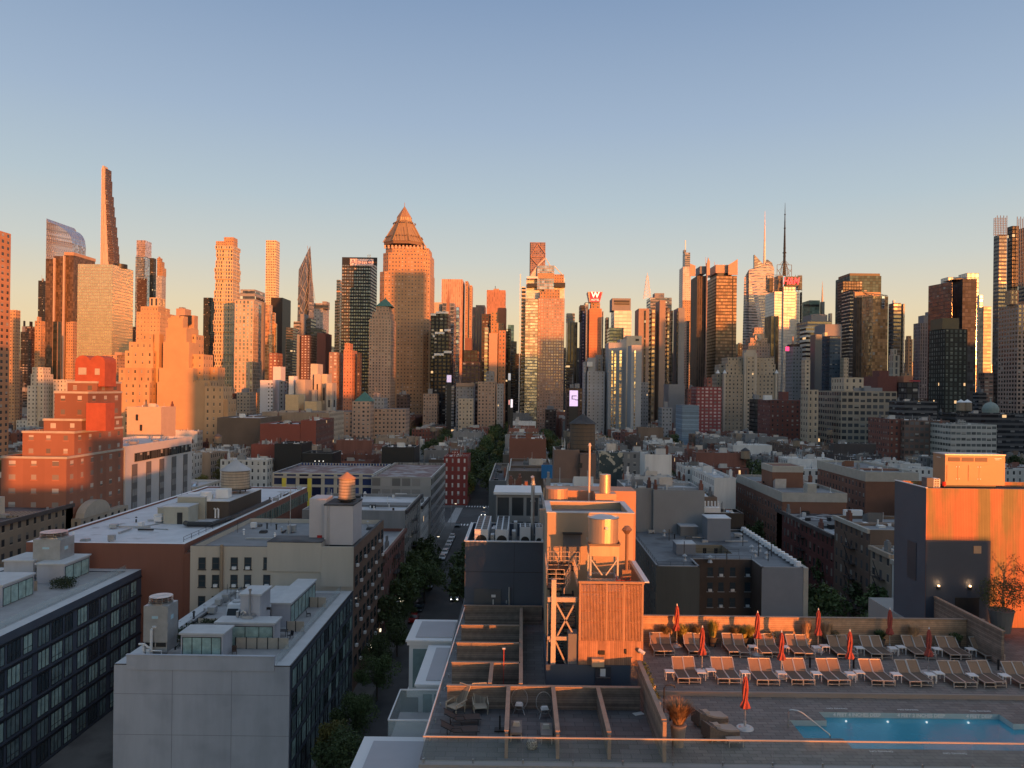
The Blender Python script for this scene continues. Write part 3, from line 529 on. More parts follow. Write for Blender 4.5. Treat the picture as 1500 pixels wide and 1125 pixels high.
T('office_tower', 'dark brown chunky tower with a rusty top behind the billboard', 679, 702, 513, 780, 30, f_black, 4, 4, [(681, 692, 495, 513, 4, 16, mat('rusty_top', (.2, .1, .07), .8), 'plant_room'), (677, 704, 530, None, -3, 30, f_dkbr)])
T('green_tower', 'narrow green glass tower in the gap above the street', 744, 753, 476, 1150, 30, f_grn, 4, 4, [(748, 757, 500, None, -6, 30, f_bandd)])
T('office_tower', 'black slab closing the left side of the distant avenue gap', 741, 749, 482, 980, 60, f_black)
T('office_tower', 'dark slim tower right of the street gap', 755, 763, 518, 1080, 60, f_dark)
T('office_tower', 'dark distant block standing in the middle of the street gap', 748, 758, 540, 1400, 60, f_dkbr)
T('apartment_block', 'grey brown block with an orange lit side by the street gap', 700, 727, 559, 720, 26, f_pink, 3, 3.2, [(712, 724, 544, 559, 3, 12, f_grey), (728, 738, 562, None, 3, 22, f_grey, 'wing')], 'building')
T('hotel_block', 'low mid-brown block with a tan top floor left of the orange lit block', 668, 696, 561, 740, 26, f_grey, 3.3, 3.3, [(668, 695, 561, 566, -1, 4, f_blank, 'top_band'), (653, 668, 565, None, 4, 20, f_bandg, 'grey_wing')], 'building')
# braced tower
T_ = T('braced_tower', 'tall brown tower with X bracing rising behind the glass hotel', 776, 799, 355, 1900, 40, F_('facade_braced_brown', (.26, .16, .14), (.22, .14, .12), ww=.8, wh=.7, gm=.3, blind=0), 5, 5, [(776.4, 777.4, 356, None, -1.5, 2, dark, 'column')])
mb = MB(); X = lambda p: WX(p, 380, 1898)
for a, b in (((777, 376), (788, 357)), ((788, 357), (799, 372)), ((777, 376), (799, 402)), ((777, 402), (799, 374)), ((777, 376), (799, 376))):
    mb.bar((X(a[0]), 1897, WZ(*a, 1898)), (X(b[0]), 1897, WZ(*b, 1898)), 1.7)
part(T_, 'x_brace', mb, [mat('bronze_brace', (.4, .22, .17), .5)])
# glass hotel
Y = 900; glas = f_blkp
r = T('hotel_tower', 'large glass and brick hotel tower of many layers, facing the street gap', 788.5, 827, 437, Y, 26, F_('facade_hotel_grid', (.4, .25, .19), (.42, .34, .28), ww=.55, wh=.5, gm=.6, blind=.35, bcol=(.55, .48, .42), tilt=.03), 3, 3.4,
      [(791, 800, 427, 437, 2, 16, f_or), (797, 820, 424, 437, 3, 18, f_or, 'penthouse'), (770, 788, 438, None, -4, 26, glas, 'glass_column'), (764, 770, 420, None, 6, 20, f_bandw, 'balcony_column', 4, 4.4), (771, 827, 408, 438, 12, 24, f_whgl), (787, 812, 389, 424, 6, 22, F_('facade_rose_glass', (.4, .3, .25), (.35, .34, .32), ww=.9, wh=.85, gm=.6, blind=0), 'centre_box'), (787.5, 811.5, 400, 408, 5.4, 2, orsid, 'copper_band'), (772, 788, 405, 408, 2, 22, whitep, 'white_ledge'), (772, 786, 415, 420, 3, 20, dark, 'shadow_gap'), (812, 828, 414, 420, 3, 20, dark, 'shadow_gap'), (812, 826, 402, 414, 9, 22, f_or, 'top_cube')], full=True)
mb = MB(); mb.bb(WX(761.8, 400, Y), WX(763, 400, Y), Y-3, Y+10, 0, WZ(762, 402, Y)); part(r, 'white_fin', mb, [whitep])
mb = MB(); zq = WZ(790, 406, Y+8)
for a, b in (((775, 408), (787, 390)), ((812, 390), (824, 403)), ((787, 390), (799, 378)), ((799, 378), (806, 390))): mb.bar((WX(a[0], a[1], Y+8), Y+8, WZ(*a, Y+8)), (WX(b[0], b[1], Y+8), Y+8, WZ(*b, Y+8)), 1)
mb.face([(WX(773, 408, Y+9), Y+9, WZ(773, 408, Y+9)), (WX(787, 408, Y+9), Y+9, WZ(787, 408, Y+9)), (WX(787, 390, Y+9), Y+9, WZ(787, 390, Y+9))]); part(r, 'sloped_glass', mb, [f_whgl])
mb = MB()
for i in range(40):
    z = WZ(766, 602, Y)+i*4.4
    if z > WZ(766, 424, Y): break
    mb.bb(WX(763.5, 500, Y), WX(769.5, 500, Y), Y+2.5, Y+6, z, z+1.2)
part(r, 'balcony', mb, [mat('pale_slab', (.5, .45, .38), .7)])
T('office_tower', 'dark slab with pale vertical fins right of the glass hotel', 829, 846, 472, 1050, 40, F_('facade_dark_fins', (.2, .19, .18), (.05, .05, .05), ww=.7, wh=1, blind=0, gm=.3), 5, 4, [(829, 842, 459, 472, 10, 20, f_bandg), (828, 840, 530, None, -60, 20, f_bandd)])
T('office_tower', 'indigo tower with blue light lines left of the white-lettered red sign', 849, 857, 455, 1000, 40, F_('facade_indigo_lines', (.035, .035, .07), (.2, .2, .42), ww=.5, wh=.35, blind=0, gm=.2), 6, 4.2, [(848, 856, 447, 470, 4, 24, f_dark), (855, 862, 443, None, 6, 24, f_dark), (856, 861, 446, 458, 3, 8, f_blue, 'glass_corner')])
# W hotel
Y = 950; r = T('hotel_tower', 'narrow vivid orange tower carrying a flared red crown with a white letter', 860.5, 881.5, 452, Y, 30, F_('facade_orange_rows', (.5, .22, .12), (.38, .17, .1), ww=.7, wh=.25, blind=0, gr=.7, tilt=0, gvar=.1), 5, 3.4, [(857.5, 860.3, 452, None, 2, 26, f_grey, 'side_strip'), (881.7, 884, 456, None, 2, 26, f_grey, 'side_strip'), (864, 879, 444, 452, 3, 18, f_or, 'neck')])
x0, x1, x2, x3 = [WX(p, 436, Y) for p in (863.5, 878.5, 860.5, 882.5)]; za, zb = WZ(871, 443, Y), WZ(871, 428, Y); mb = MB(); mb.loft([(x0, Y), (x1, Y), (x1, Y+14), (x0, Y+14)], za, [(x2, Y-3), (x3, Y-3), (x3, Y+17), (x2, Y+17)], zb)
part(r, 'crown', mb, [mat('crown_pale', (.5, .42, .36), .6)])
mb = MB(); mb.face([(x0+1, Y-.4, za+.5), (x1, Y-.4, za+.5), (x3-1.2, Y-3.3, zb-.6), (x2+3, Y-3.3, zb-.6)]); part(r, 'sign_panel', mb, [mat('sign_red', (.6, .03, .05), .5, emit=(.8, .05, .07), es=.25)])
text('sign_letter', 'W', 9.5, ((x0+x1)/2+.5, Y-3.4, (za+zb)/2+2.2), mat('sign_white', (.9, .85, .7), .5, emit=(1, .9, .7), es=.5), r, bold=.25, rot=(pi/2+.2, 0, 0)); text('sign_lettering', 'HOTEL', 3.4, ((x0+x1)/2+.5, Y-1.9, (za+zb)/2-3.6), mat('sign_white', ()), r, rot=(pi/2+.2, 0, 0))
T('glass_tower', 'pale glass tower with a grey upper floor and louvres right of the red crowned one', 895, 925, 455, 1080, 40, f_whgl, 6, 5, [(893, 924, 437, 455, 2, 30, f_greyb, 'top'), (900, 922, 440, 443, 1, 2, dark, 'louvre'), (900, 922, 444.5, 446, 1, 2, dark, 'louvre'), (886, 892, 465, None, 14, 20, f_dark)], pm=1)
T('office_tower', 'olive glass box in front of the pale glass tower', 889, 913.5, 480, 960, 30, F_('facade_olive_glass', (.16, .17, .12), (.2, .21, .16), ww=.95, wh=.7, gm=.3, blind=.2), 4, 4)
r = T('grey_hotel', 'light grey blank-sided tower with gold lit window strips, the left of a stepped pair', 887, 913, 502, 690, 26, mat('pale_render', (.38, .385, .4), .85, var=.07), 3, 3, [(904, 917.5, 497, None, 3, 20, MATS['pale_render'])], 'hotel')
strip = F_('facade_lit_strip', (.38, .38, .4), (.85, .75, .55), ww=.72, wh=.8, gm=.9, gr=.15, blind=.15, bcol=(.3, .3, .3), tilt=.04)
for a, b in ((895, 898), (899, 902.5), (906.5, 911)): part(r, 'window_strip', MB().box(WX(a, 550, 690), WX(b, 550, 690), 689.6, 690.2, 12, WZ(a, 513, 690), bw=2, fh=3), [strip])
r = T('grey_hotel', 'light grey blank tower with a single bright window strip, the right of a stepped pair', 919.5, 940, 505.5, 660, 24, MATS['pale_render'], 3, 3, cat='hotel')
part(r, 'window_strip', MB().box(WX(928.5, 550, 660), WX(931, 550, 660), 659.6, 660.2, 12, WZ(930, 513, 660), bw=2, fh=3), [strip])
T('white_block', 'cream block top with one small window, lit at its right, behind the grey pair', 913, 940, 492, 780, 26, mat('cream_render', (.62, .52, .4), .8), 40, 40, [(931, 936, 496.5, 499.5, -.6, 2, dark, 'window')], 'building')
r = T('grey_hotel', 'light grey hotel with small square windows and stacked rooftop tanks left of the grey pair', 857, 886, 544, 700, 26, f_lgrey, 3.6, 3, [(853.5, 858, 530, None, 6, 20, f_lgrey), (860, 872, 524, 544, 3, 14, MATS['pale_render'], 'penthouse'), (860, 868, 530, 537, 1, 3, whitep, 'tank'), (872, 882, 520, None, 14, 16, f_grey)], 'hotel')
# lattice mast and grey brown complex
T('office_tower', 'grey block with a drum on its roof behind the orange-striped hotel', 947, 984, 436, 1250, 40, f_bandg, 4, 5, [(956, 973, 429.5, 436, 8, 20, f_greyb, 'drum_room')])
r = root_at('lattice_mast', 'white lattice mast standing on the grey block', 'mast', WX(948, 420, 1260), 1260); mb = MB(); xm = WX(948, 420, 1260); z0_, z1_ = WZ(948, 438, 1260), WZ(948, 404, 1260)
for i in range(7):
    t0, t1 = i/7, (i+1)/7; w0, w1 = 4.6*(1-t0)+1, 4.6*(1-t1)+1; a, b = z0_+(z1_-z0_)*t0, z0_+(z1_-z0_)*t1
    for s in (-1, 1):
        for q in (-1, 1): mb.bar((xm+s*w0, 1260+q*w0, a), (xm+s*w1, 1260+q*w1, b), .6)
        mb.bar((xm-s*w0, 1260-w0, a), (xm+s*w1, 1260-w1, b), .5)
    mb.bar((xm-w1, 1260-w1, b), (xm+w1, 1260-w1, b), .5)
mb.tube([(xm, 1260, z1_), (xm, 1260, z1_+5)], .35); part(r, 'lattice', mb, [mat('mast_white', (.6, .6, .62), .5)])
Y = 880; r = T('hotel_tower', 'brown-grey hotel of tall blank piers and window strips, two piers glowing orange', 930, 951, 452, Y, 30, mat('taupe_pier', (.33, .24, .19), .85, var=.06), 5, 5, [(943.8, 946.2, 455, None, -.6, 2, f_black, 'window_strip'), (951.2, 960, 453, None, 3, 30, F_('facade_gold_strip', (.2, .16, .12), (.5, .38, .24), ww=.75, wh=.6, gm=.6, gr=.15, blind=.15, bcol=(.1, .09, .08), tilt=.04), 'window_strip'), (960.2, 975, 440, None, -2, 34, mat('taupe_pier', ()), 'pier'), (975.3, 981, 452, None, 4, 30, MATS['facade_gold_strip'], 'window_strip'), (981.2, 986, 455, None, 8, 30, f_dark), (986.5, 1003, 451, None, 0, 34, f_greyb, 'pier'), (992, 994, 456, None, -.6, 2, f_black, 'window_strip')])
T('office_tower', 'dark base block with a thin blank front below the orange-striped hotel', 930, 950, 560, 760, 20, f_grey, cat='building'); T('plain_block', 'plain grey windowless block behind the red brick flats', 972, 1003, 563, 720, 26, f_greyb, cat='building')
T('office_tower', 'pale pinkish tower with a tiered blue-grey crown and needle spire left of the bronze tower', 995, 1012, 391, 2100, 50, F_('facade_pale_rose', (.6, .47, .42), (.45, .38, .36), ww=.5, wh=.6, gm=.3, blind=.3), 5, 6, [(1000, 1011, 370, 391, 4, 30, f_bandg), (1000, 1005, 372-12+6, 370, 8, 16, f_bandg), (1003.6, 1004.6, 352, 366, 12, 3, whitep, 'spire'), (1000, 1012, 440, None, -3, 4, f_or)])
T('office_tower', 'thin brown sliver between the taupe hotel and the bronze tower', 1002.5, 1010, 470, 1060, 30, f_pink)
# bronze tower with fins
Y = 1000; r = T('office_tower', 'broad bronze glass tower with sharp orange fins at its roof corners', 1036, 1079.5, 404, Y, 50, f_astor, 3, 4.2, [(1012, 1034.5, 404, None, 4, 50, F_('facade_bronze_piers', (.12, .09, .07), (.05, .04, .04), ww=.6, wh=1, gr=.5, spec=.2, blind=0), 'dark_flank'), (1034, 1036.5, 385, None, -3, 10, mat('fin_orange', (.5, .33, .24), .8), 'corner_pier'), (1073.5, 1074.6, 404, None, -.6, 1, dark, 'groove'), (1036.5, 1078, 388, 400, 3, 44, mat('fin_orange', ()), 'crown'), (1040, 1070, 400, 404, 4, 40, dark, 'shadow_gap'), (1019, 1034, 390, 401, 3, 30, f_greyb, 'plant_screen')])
mb = MB(); X = lambda p: WX(p, 395, Y)
def fin(pl, y0, y1):
    a = [(WX(p, q, Y), y0, WZ(p, q, Y)) for p, q in pl]; b = [(x, y1, z) for x, _, z in a]; mb.face(a); mb.face(b[::-1])
    for i in range(len(a)):
        j = (i+1) % len(a); mb.face([a[i], b[i], b[j], a[j]][::-1])
fin([(1079.6, 403), (1079.6, 380), (1074, 384), (1066, 388.5), (1066, 403)], Y-3, Y-.5); fin([(1033.8, 404), (1038.5, 404), (1038.5, 384), (1036, 378), (1033.8, 390)], Y-5, Y-3.2); fin([(1011, 386), (1011, 404), (1019, 404), (1019, 389)], Y+1, Y+3.5); fin([(1076, 386), (1079.5, 384), (1079.5, 403), (1076, 403)], Y+46, Y+50)
mb.tube([(X(1039), Y+20, WZ(1039, 390, Y)), (X(1039), Y+20, WZ(1039, 373, Y))], .3, 4).tube([(X(1052), Y+20, WZ(1052, 390, Y)), (X(1052), Y+20, WZ(1052, 380, Y))], .3, 4); part(r, 'roof_fin', mb, [mat('fin_orange', ())])
# faceted tower with spire
Y = 1300; r = root_at('faceted_tower', 'pale banded glass tower with a slanting split top and a tall white spire', 'skyscraper', WX(1110, 420, Y), Y)
mb = MB(); P = lambda p, q, dy=0: (WX(p, q, Y+dy), Y+dy, WZ(p, q, Y+dy))
a0, a1, a2 = P(1085, 604), P(1096, 604, -8), P(1134, 604, 0); 
def U(*l): return [(x/1.0, y/1.0) for x, y in l]
mb.face([a0, a1, P(1097, 395, -6), P(1097, 395, 0), P(1090, 407)], 0, [(0, 0), (3, 0), (3, 52), (3, 52), (1, 49)])
mb.face([a1, a2, P(1134, 392, 4), P(1127, 386, 4), P(1105, 394, -2), P(1097, 395, -6)], 0, [(0, 0), (9, 0), (9, 53), (7, 54), (2, 52), (0, 52)])
mb.face([a2, P(1134, 604, 50), P(1134, 392, 50), P(1134, 392, 4)], 0, [(0, 0), (9, 0), (9, 53), (0, 53)]); mb.face([P(1134, 604, 50), P(1085, 604, 50), P(1090, 407, 50), P(1134, 392, 50)], 0, [(0, 0), (9, 0), (9, 53), (0, 50)])
mb.face([P(1085, 604, 50), a0, P(1090, 407), P(1090, 407, 50)], 0, [(0, 0), (9, 0), (9, 50), (0, 50)]); mb.face([P(1090, 407), P(1097, 395), P(1097, 395, -6), P(1105, 394, -2), P(1127, 386, 4), P(1134, 392, 4), P(1134, 392, 50), P(1090, 407, 50)], 1)
part(r, 'wall', mb, [F_('facade_pale_banded', (.6, .5, .46), (.16, .15, .16), ww=1, wh=.45, gm=.5, blind=.35, bcol=(.4, .36, .34)), roofg])
mb = MB(); q = [P(1105, 394, 6), P(1120, 389, 8), P(1105, 373, 6)]; b = [(x, y+6, z) for x, y, z in q]; mb.face(q, 0, [(0, 0), (3, 0), (0, 5)]); mb.face(b[::-1], 0)
for i in range(3): mb.face([q[i], b[i], b[(i+1) % 3], q[(i+1) % 3]][::-1])
q = [P(1116, 392, 10), P(1133, 392, 10), P(1131, 385, 10), P(1124, 380, 10)]; b = [(x, y+6, z) for x, y, z in q]; mb.face(q, 0, [(0, 0), (3, 0), (3, 2), (1, 3)]); mb.face(b[::-1])
for i in range(4): mb.face([q[i], b[i], b[(i+1) % 4], q[(i+1) % 4]][::-1])
part(r, 'glass_screen', mb, [f_bandg]); x_ = WX(1120, 350, Y+12); mb = MB(); mb.tube([(x_, Y+12, WZ(1120, 390, Y)), (x_, Y+12, WZ(1120, 340, Y)), (x_, Y+12, WZ(1120, 307, Y))], [2.6, 1.2, .25], 6); part(r, 'spire', mb, [mat('spire_pale', (.75, .6, .5), .5)])
# drum topped tower with mast
Y = 1150; r = T('office_tower', 'white glass tower with a dark drum top, red lettering and the tallest broadcast mast', 1121, 1171, 427, Y, 44, f_whgl, 5, 4.4, [(1148, 1165, 420, None, -3, 6, f_whgl, 'bay'), (1171.5, 1175, 428, None, 3, 40, f_dark), (1124, 1133, 407, 427, 3, 30, dark, 'drum'), (1148.5, 1168.5, 405, 419, -4, 10, dark, 'sign_box'), (1134, 1147, 404, 427, 5, 30, mat('drum_grey', (.1, .09, .09), .5), 'drum'), (1166, 1175, 404, 424, 2, 30, f_bandd, 'drum'), (1122, 1124, 404, 426, 6, 26, f_dkbr, 'drum')])
text('sign_lettering', 'H&M', 14, (WX(1158.5, 412, Y-5), Y-5, WZ(1158.5, 412, Y-5)), mat('sign_red_lit', (.7, .03, .05), .5, emit=(1, .08, .1), es=.5), r, bold=.35, shear=.25, sx=.8)
mb = MB(); xm, ym = WX(1149, 380, Y+14), Y+14; Z = lambda q: WZ(1149, q, Y+14)
for i in range(6):
    a, b = Z(404-i*3.2), Z(404-(i+1)*3.2); w0 = 4.2-.4*i; w1 = 3.8-.4*i
    for s in (-1, 1):
        for q in (-1, 1): mb.bar((xm+s*w0, ym+q*w0, a), (xm+s*w1, ym+q*w1, b), .5)
        mb.bar((xm-s*w0, ym-w0, a), (xm+s*w1, ym-w1, b), .4)
mb.tube([(xm, ym, Z(404)), (xm, ym, Z(360)), (xm, ym, Z(335)), (xm, ym, Z(314)), (xm, ym, Z(297))], [2.2, 1.7, 1.1, .6, .2], 8)
for q, wd in ((393, 2.6), (385, 2.4), (376, 2.2), (371, 3), (364, 2), (358, 1.7), (347, 1.5), (335, 1.6), (326, 1), (315, 1.2)): mb.cyl(xm, ym, Z(q), Z(q)+1.2, wd, n=8, bot=True)
for s in (-1, 1):
    mb.bar((xm+s*11, ym, Z(405)), (xm+s*11, ym, Z(388)), .6); mb.bar((xm+s*11, ym, Z(388)), (xm, ym, Z(388)), .6); mb.bar((xm+s*11, ym, Z(394)), (xm+s*4, ym, Z(404)), .5); mb.bar((xm+s*7, ym, Z(388)), (xm, ym, Z(380)), .5); mb.bar((xm+s*8, ym, Z(404)), (xm+s*3, ym, Z(386)), .6); mb.bar((xm+s*10, ym, Z(398)), (xm+s*3, ym, Z(391)), .5)
part(r, 'broadcast_mast', mb, [dark]); mb = MB()
for i in range(12):
    x = WX(1122+i*4.8, 404, Y-3); mb.bar((x, Y-3, WZ(1149, 427, Y)), (x, Y-3, WZ(1149, 403+(i % 3), Y)), .5)
for q in (403.5, 410, 418, 425): mb.bar((WX(1122, q, Y-3), Y-3, WZ(1149, q, Y)), (WX(1147, q, Y-3), Y-3, WZ(1149, q, Y)), .5); mb.bar((WX(1168, q, Y-3), Y-3, WZ(1149, q, Y)), (WX(1175, q, Y-3), Y-3, WZ(1149, q, Y)), .5)
part(r, 'steel_frame', mb, [dark])
T('office_tower', 'pale green glass building with a beige side, below a distant needle spire', 1175, 1201, 440, 1150, 40, f_grn, 4, 5, [(1178, 1200, 446, 449, -.8, 2, dark, 'slot'), (1201.2, 1208, 442, None, 2, 30, f_stone, 'beige_side')])
r = root_at('needle_spire', 'thin distant needle spire above the pale green building', 'spire', WX(1204.5, 430, 1900), 1900); mb = MB(); x_ = WX(1204.5, 430, 1900); mb.tube([(x_, 1900, 0), (x_, 1900, WZ(1204.5, 444, 1900)), (x_, 1900, WZ(1204.5, 412, 1900))], [6, 3, .3]); part(r, 'shaft', mb, [f_stone])
T('office_tower', 'black ribbed block at the foot of the white glass tower', 1120, 1141, 463, 1000, 30, F_('facade_black_ribs', (.1, .1, .1), (.03, .03, .03), ww=.7, wh=1, blind=0), 5, 4)
T('office_building', 'grey louvred building with a slanting top right of the white glass tower', 1167, 1218, 470, 1000, 40, f_bandg, 5, 5, [(1176, 1212, 461, 470, 4, 30, f_greyb), (1184, 1209, 458+2, 462, 6, 20, f_greyb), (1213, 1219, 459, None, 14, 20, f_stone)])
T('office_tower', 'building of bright white horizontal slats in front of the grey louvred one', 1171.5, 1193, 479, 880, 30, f_bandw, 8, 5.2)
T('office_tower', 'dark slate blue tower with a vertical groove, mid right of the skyline', 1187, 1204, 490, 800, 40, mat('slate_blue', (.05, .075, .11), .4, .3, var=.1), 3, 4, [(1204.3, 1231, 492, None, 2, 30, F_('facade_slate_blue', (.05, .08, .12), (.07, .11, .16), ww=.8, wh=.4, gm=.4, blind=.05, bcol=(.3, .3, .3)), 'glass_front'), (1205, 1212, 487, 492, 4, 8, mat('sign_cream', (.7, .62, .4), .5), 'sign_box'), (1193, 1233, 475, None, 20, 30, f_greyb)])
T('office_tower', 'large teal glass tower with a slanting dark top edge, mid right', 1224, 1291, 404, 1100, 50, f_teal, 4, 4, [(1228, 1289, 400.5, 404, 8, 40, dark, 'roof_screen'), (1227, 1263, 412, None, -20, 18, f_dark, 'dark_front')], pm=0)
T('office_tower', 'black tower with white floor lines in front of the teal glass tower', 1233, 1262, 425, 1000, 30, F_('facade_black_white_lines', (.03, .03, .035), (.35, .34, .33), ww=1, wh=.3, gm=.1, blind=.4, bcol=(.04, .04, .045)), 5, 4.6)
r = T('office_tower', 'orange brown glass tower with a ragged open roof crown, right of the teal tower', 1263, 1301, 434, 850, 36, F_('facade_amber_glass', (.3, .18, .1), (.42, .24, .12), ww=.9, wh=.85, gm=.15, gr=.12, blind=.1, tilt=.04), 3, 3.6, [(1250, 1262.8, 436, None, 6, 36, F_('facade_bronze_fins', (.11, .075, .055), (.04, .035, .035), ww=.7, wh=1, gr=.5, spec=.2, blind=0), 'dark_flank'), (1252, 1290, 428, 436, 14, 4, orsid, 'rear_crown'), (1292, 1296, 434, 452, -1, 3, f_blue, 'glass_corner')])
mb = MB()
for i in range(16):
    x = WX(1264+i*2.2, 434, 850); mb.bar((x, 850.5, WZ(1270, 436, 850)), (x+R.uniform(-.4, .4), 851, WZ(1270, 434-R.uniform(.5, 4), 850)), .6)
mb.bar((WX(1250, 428, 870), 870, WZ(1250, 427, 870)), (WX(1300, 434, 850), 850, WZ(1300, 433, 850)), .8); part(r, 'crown_frame', mb, [orsid])
T('office_tower', 'dark louvred tower with pale horizontal lines and a small dish on top', 1301.5, 1320, 444, 1000, 40, f_bandd, 5, 5, [(1320, 1325.5, 445, None, 2, 30, F_('facade_pale_grid', (.45, .42, .36), ww=.5, wh=.5), 'pale_side'), (1309, 1311, 440, 444, 8, 4, whitep, 'dish')])
T('stone_block', 'pale stone building with tall windows at the foot of the louvred tower', 1302, 1318, 520, 700, 20, F_('facade_tall_stone', (.42, .37, .3), ww=.35, wh=.75), 4, 6, [(1304, 1314, 511, 520, 3, 12, MATS['facade_tall_stone'], 'attic')], 'building')
T('sunlit_block', 'small sunlit orange block in the gap left of the mauve grey tower', 1325.5, 1337, 497, 950, 25, f_or, 4, 4, [(1327, 1335, 492, 497, 2, 12, f_or)], 'building')
T('office_tower', 'mauve grey tower with stepped roof left of the dark glass tower', 1338, 1362, 473, 900, 40, F_('facade_mauve_piers', (.22, .19, .2), (.05, .05, .06), ww=.5, wh=.8, blind=.1), 3, 4, [(1345, 1363, 462, 473, 3, 30, f_greyb), (1355, 1366, 457, 473, 8, 30, f_greyb)])
T('office_building', 'dark small office block with a red strip beside it, under the orange block', 1316, 1345, 560, 560, 20, f_dark, 4, 4, [(1334, 1348, 557, 559, -1, 2, mat('red_strip', (.4, .02, .04), .5), 'red_strip')], 'building')
r = T('orange_block', 'low sunlit orange block below the gap left of the mauve tower', 1314, 1337, 551, 640, 20, mat('vivid_rust', ()), 4, 4, [(1320, 1334, 546, 551, 3, 10, f_or)], 'building')
T('office_tower', 'tall white gridded slab behind the dark glass tower', 1404, 1434, 400, 1250, 30, F_('facade_white_lattice', (.42, .42, .41), (.35, .36, .37), ww=.8, wh=.8, gm=.2, blind=.5, bcol=(.66, .66, .62)), 6, 8, [(1378, 1404, 406, None, 20, 40, MATS['facade_white_lattice'])])
T('office_tower', 'cream glowing tower of horizontal bands right of the dark glass tower', 1433, 1452, 449, 1050, 30, F_('facade_cream_bands', (.45, .38, .25), (.5, .43, .28), ww=1, wh=.6, gm=.1, gr=.5, blind=.3, bcol=(.6, .5, .3)), 5, 5, [(1431, 1440, 432, None, 12, 30, MATS['facade_white_lattice'])])
Y = 760; r = T('glass_tower', 'big black glass tower with a reddish left face, rising to a low curved top', 1395, 1431, 408.5, Y, 44, F_('facade_night_glass', (.06, .06, .065), (.045, .05, .06), ww=.9, wh=.8, gm=.05, gr=.5, spec=.12, blind=.04, tilt=.04, lit=.006), 3, 3.7)
mb = MB(); q = [(WX(1363, 420, Y+30), Y+34), (WX(1394.8, 420, Y), Y), (WX(1394.8, 420, Y), Y+40)]; mb.prism(q, 0, WZ(1380, 414, Y+8), bw=3, fh=3.7); part(r, 'angled_front', mb, [F_('facade_rust_glass', (.14, .06, .05), (.14, .06, .05), ww=.9, wh=.8, gm=.3, gr=.2, blind=.05, tilt=.05)])
mb = MB()
for i in range(9):
    t = i/9; mb.bb(WX(1396+18*t, 408, Y+4), WX(1398.2+18*t, 408, Y+4), Y+4, Y+24, WZ(1400, 408.5, Y), WZ(1400, 408.5-1.9*sin(pi*t)-.1, Y))
part(r, 'curved_parapet', mb, [dark])
r = T('apartment_tower', 'black gridded tower with a bronze roof box before the big black glass tower', 1361, 1417, 482, 560, 36, F_('facade_black_grid', (.035, .038, .036), (.07, .085, .08), ww=.55, wh=.65, gm=0, gr=.45, spec=.2, blind=.25, bcol=(.16, .18, .16), lit=.006, tilt=.05), 3, 3.2, [(1363, 1405, 466, 482, 3, 26, mat('bronze_box', (.1, .08, .045), .6), 'roof_box')], 'apartment tower')
T('brown_block', 'brown banded building behind the black gridded tower at its right foot', 1433, 1455, 546, 800, 25, F_('facade_mauve_brown', (.2, .13, .11), ww=.8, wh=.5, lit=.02), 4, 4, cat='building')
# tall tower with ragged screens
Y = 800; r = T('office_tower', 'very tall grey louvred tower with ragged lattice screens at the right edge', 1455.5, 1475, 344, Y, 50, F_('facade_grey_louvre', (.13, .13, .14), (.08, .08, .085), ww=.9, wh=.5, gm=0, blind=.2, bcol=(.3, .3, .3)), 3, 4, [(1475.5, 1492, 331, None, 5, 50, f_dark), (1492.5, 1530, 331, None, 0, 50, MATS['facade_grey_louvre'])])
mb = MB()
for i in range(9):
    x = WX(1456+i*2.35, 330, Y-1); mb.bar((x, Y-1, WZ(1460, 346, Y)), (x, Y-1, WZ(1460, 316+(3 if i % 2 else 0)+(4 if i == 0 else 0), Y)), .5)
for i in range(8): mb.bar((WX(1455.5, 340, Y-1), Y-1, WZ(1460, 344-i*3.3, Y)), (WX(1474.5, 340, Y-1), Y-1, WZ(1460, 344-i*3.3, Y)), .3)
for i in range(7):
    x = WX(1490+i*2.5, 330, Y-2); mb.bar((x, Y-2, 0+WZ(1490, 420, Y)), (x, Y-2, WZ(1490, 318+(i % 2)*3, Y)), .5)
part(r, 'lattice_screen', mb, [mat('screen_grey', (.16, .15, .15), .7)])
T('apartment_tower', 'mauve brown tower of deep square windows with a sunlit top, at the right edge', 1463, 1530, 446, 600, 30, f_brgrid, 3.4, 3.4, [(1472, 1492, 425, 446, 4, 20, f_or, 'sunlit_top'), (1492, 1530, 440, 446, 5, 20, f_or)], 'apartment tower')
# beige deco tower in front right
Y = 700; r = root_at('stone_hotel', 'wide tan stone hotel with pale corner piers and a stepped clock tower behind', 'building', WX(1100, 550, Y), Y)
def bx(mb, a, b, yt, dy, dp, **k): mb.box(WX(a, yt, Y+dy), WX(b, yt, Y+dy), Y+dy, Y+dy+dp, 0, WZ((a+b)/2, yt, Y+dy), 0, bw=3.4, fh=3.6, mt=1, **k)
mb = MB(); bx(mb, 1061, 1139, 549, 0, 30); bx(mb, 1063, 1136, 533, 3, 26); bx(mb, 1066, 1134, 524, 6, 22); bx(mb, 1050, 1060, 548, 10, 20); bx(mb, 1054, 1062, 534, 12, 18); part(r, 'wall', mb, [f_beige, roofg])
mb = MB()
for a in (1060.3, 1136, 1090.5, 1106): bx(mb, a, a+3, 547 if a in (1060.3, 1136) else 517, -1.5, 4)
bx(mb, 1093, 1107, 513, -1, 12); part(r, 'corner_pier', mb, [f_beig2 if False else f_stone, f_stone])
mb = MB(); bx(mb, 1094, 1106, 522, -1.6, 2); part(r, 'centre_bay', mb, [f_beige, roofg])
for a in (1061.5, 1137.5, 1051.5): mb = MB(); mb.cyl(WX(a, 545, Y), Y, WZ(a, 547, Y), WZ(a, 541.5, Y), 2, .1, n=8); part(r, 'pinnacle', mb, [whitep])
Y = 900; r = root_at('clock_tower', 'stepped brown clock tower rising behind the tan stone hotel', 'tower', WX(1112, 500, Y), Y)
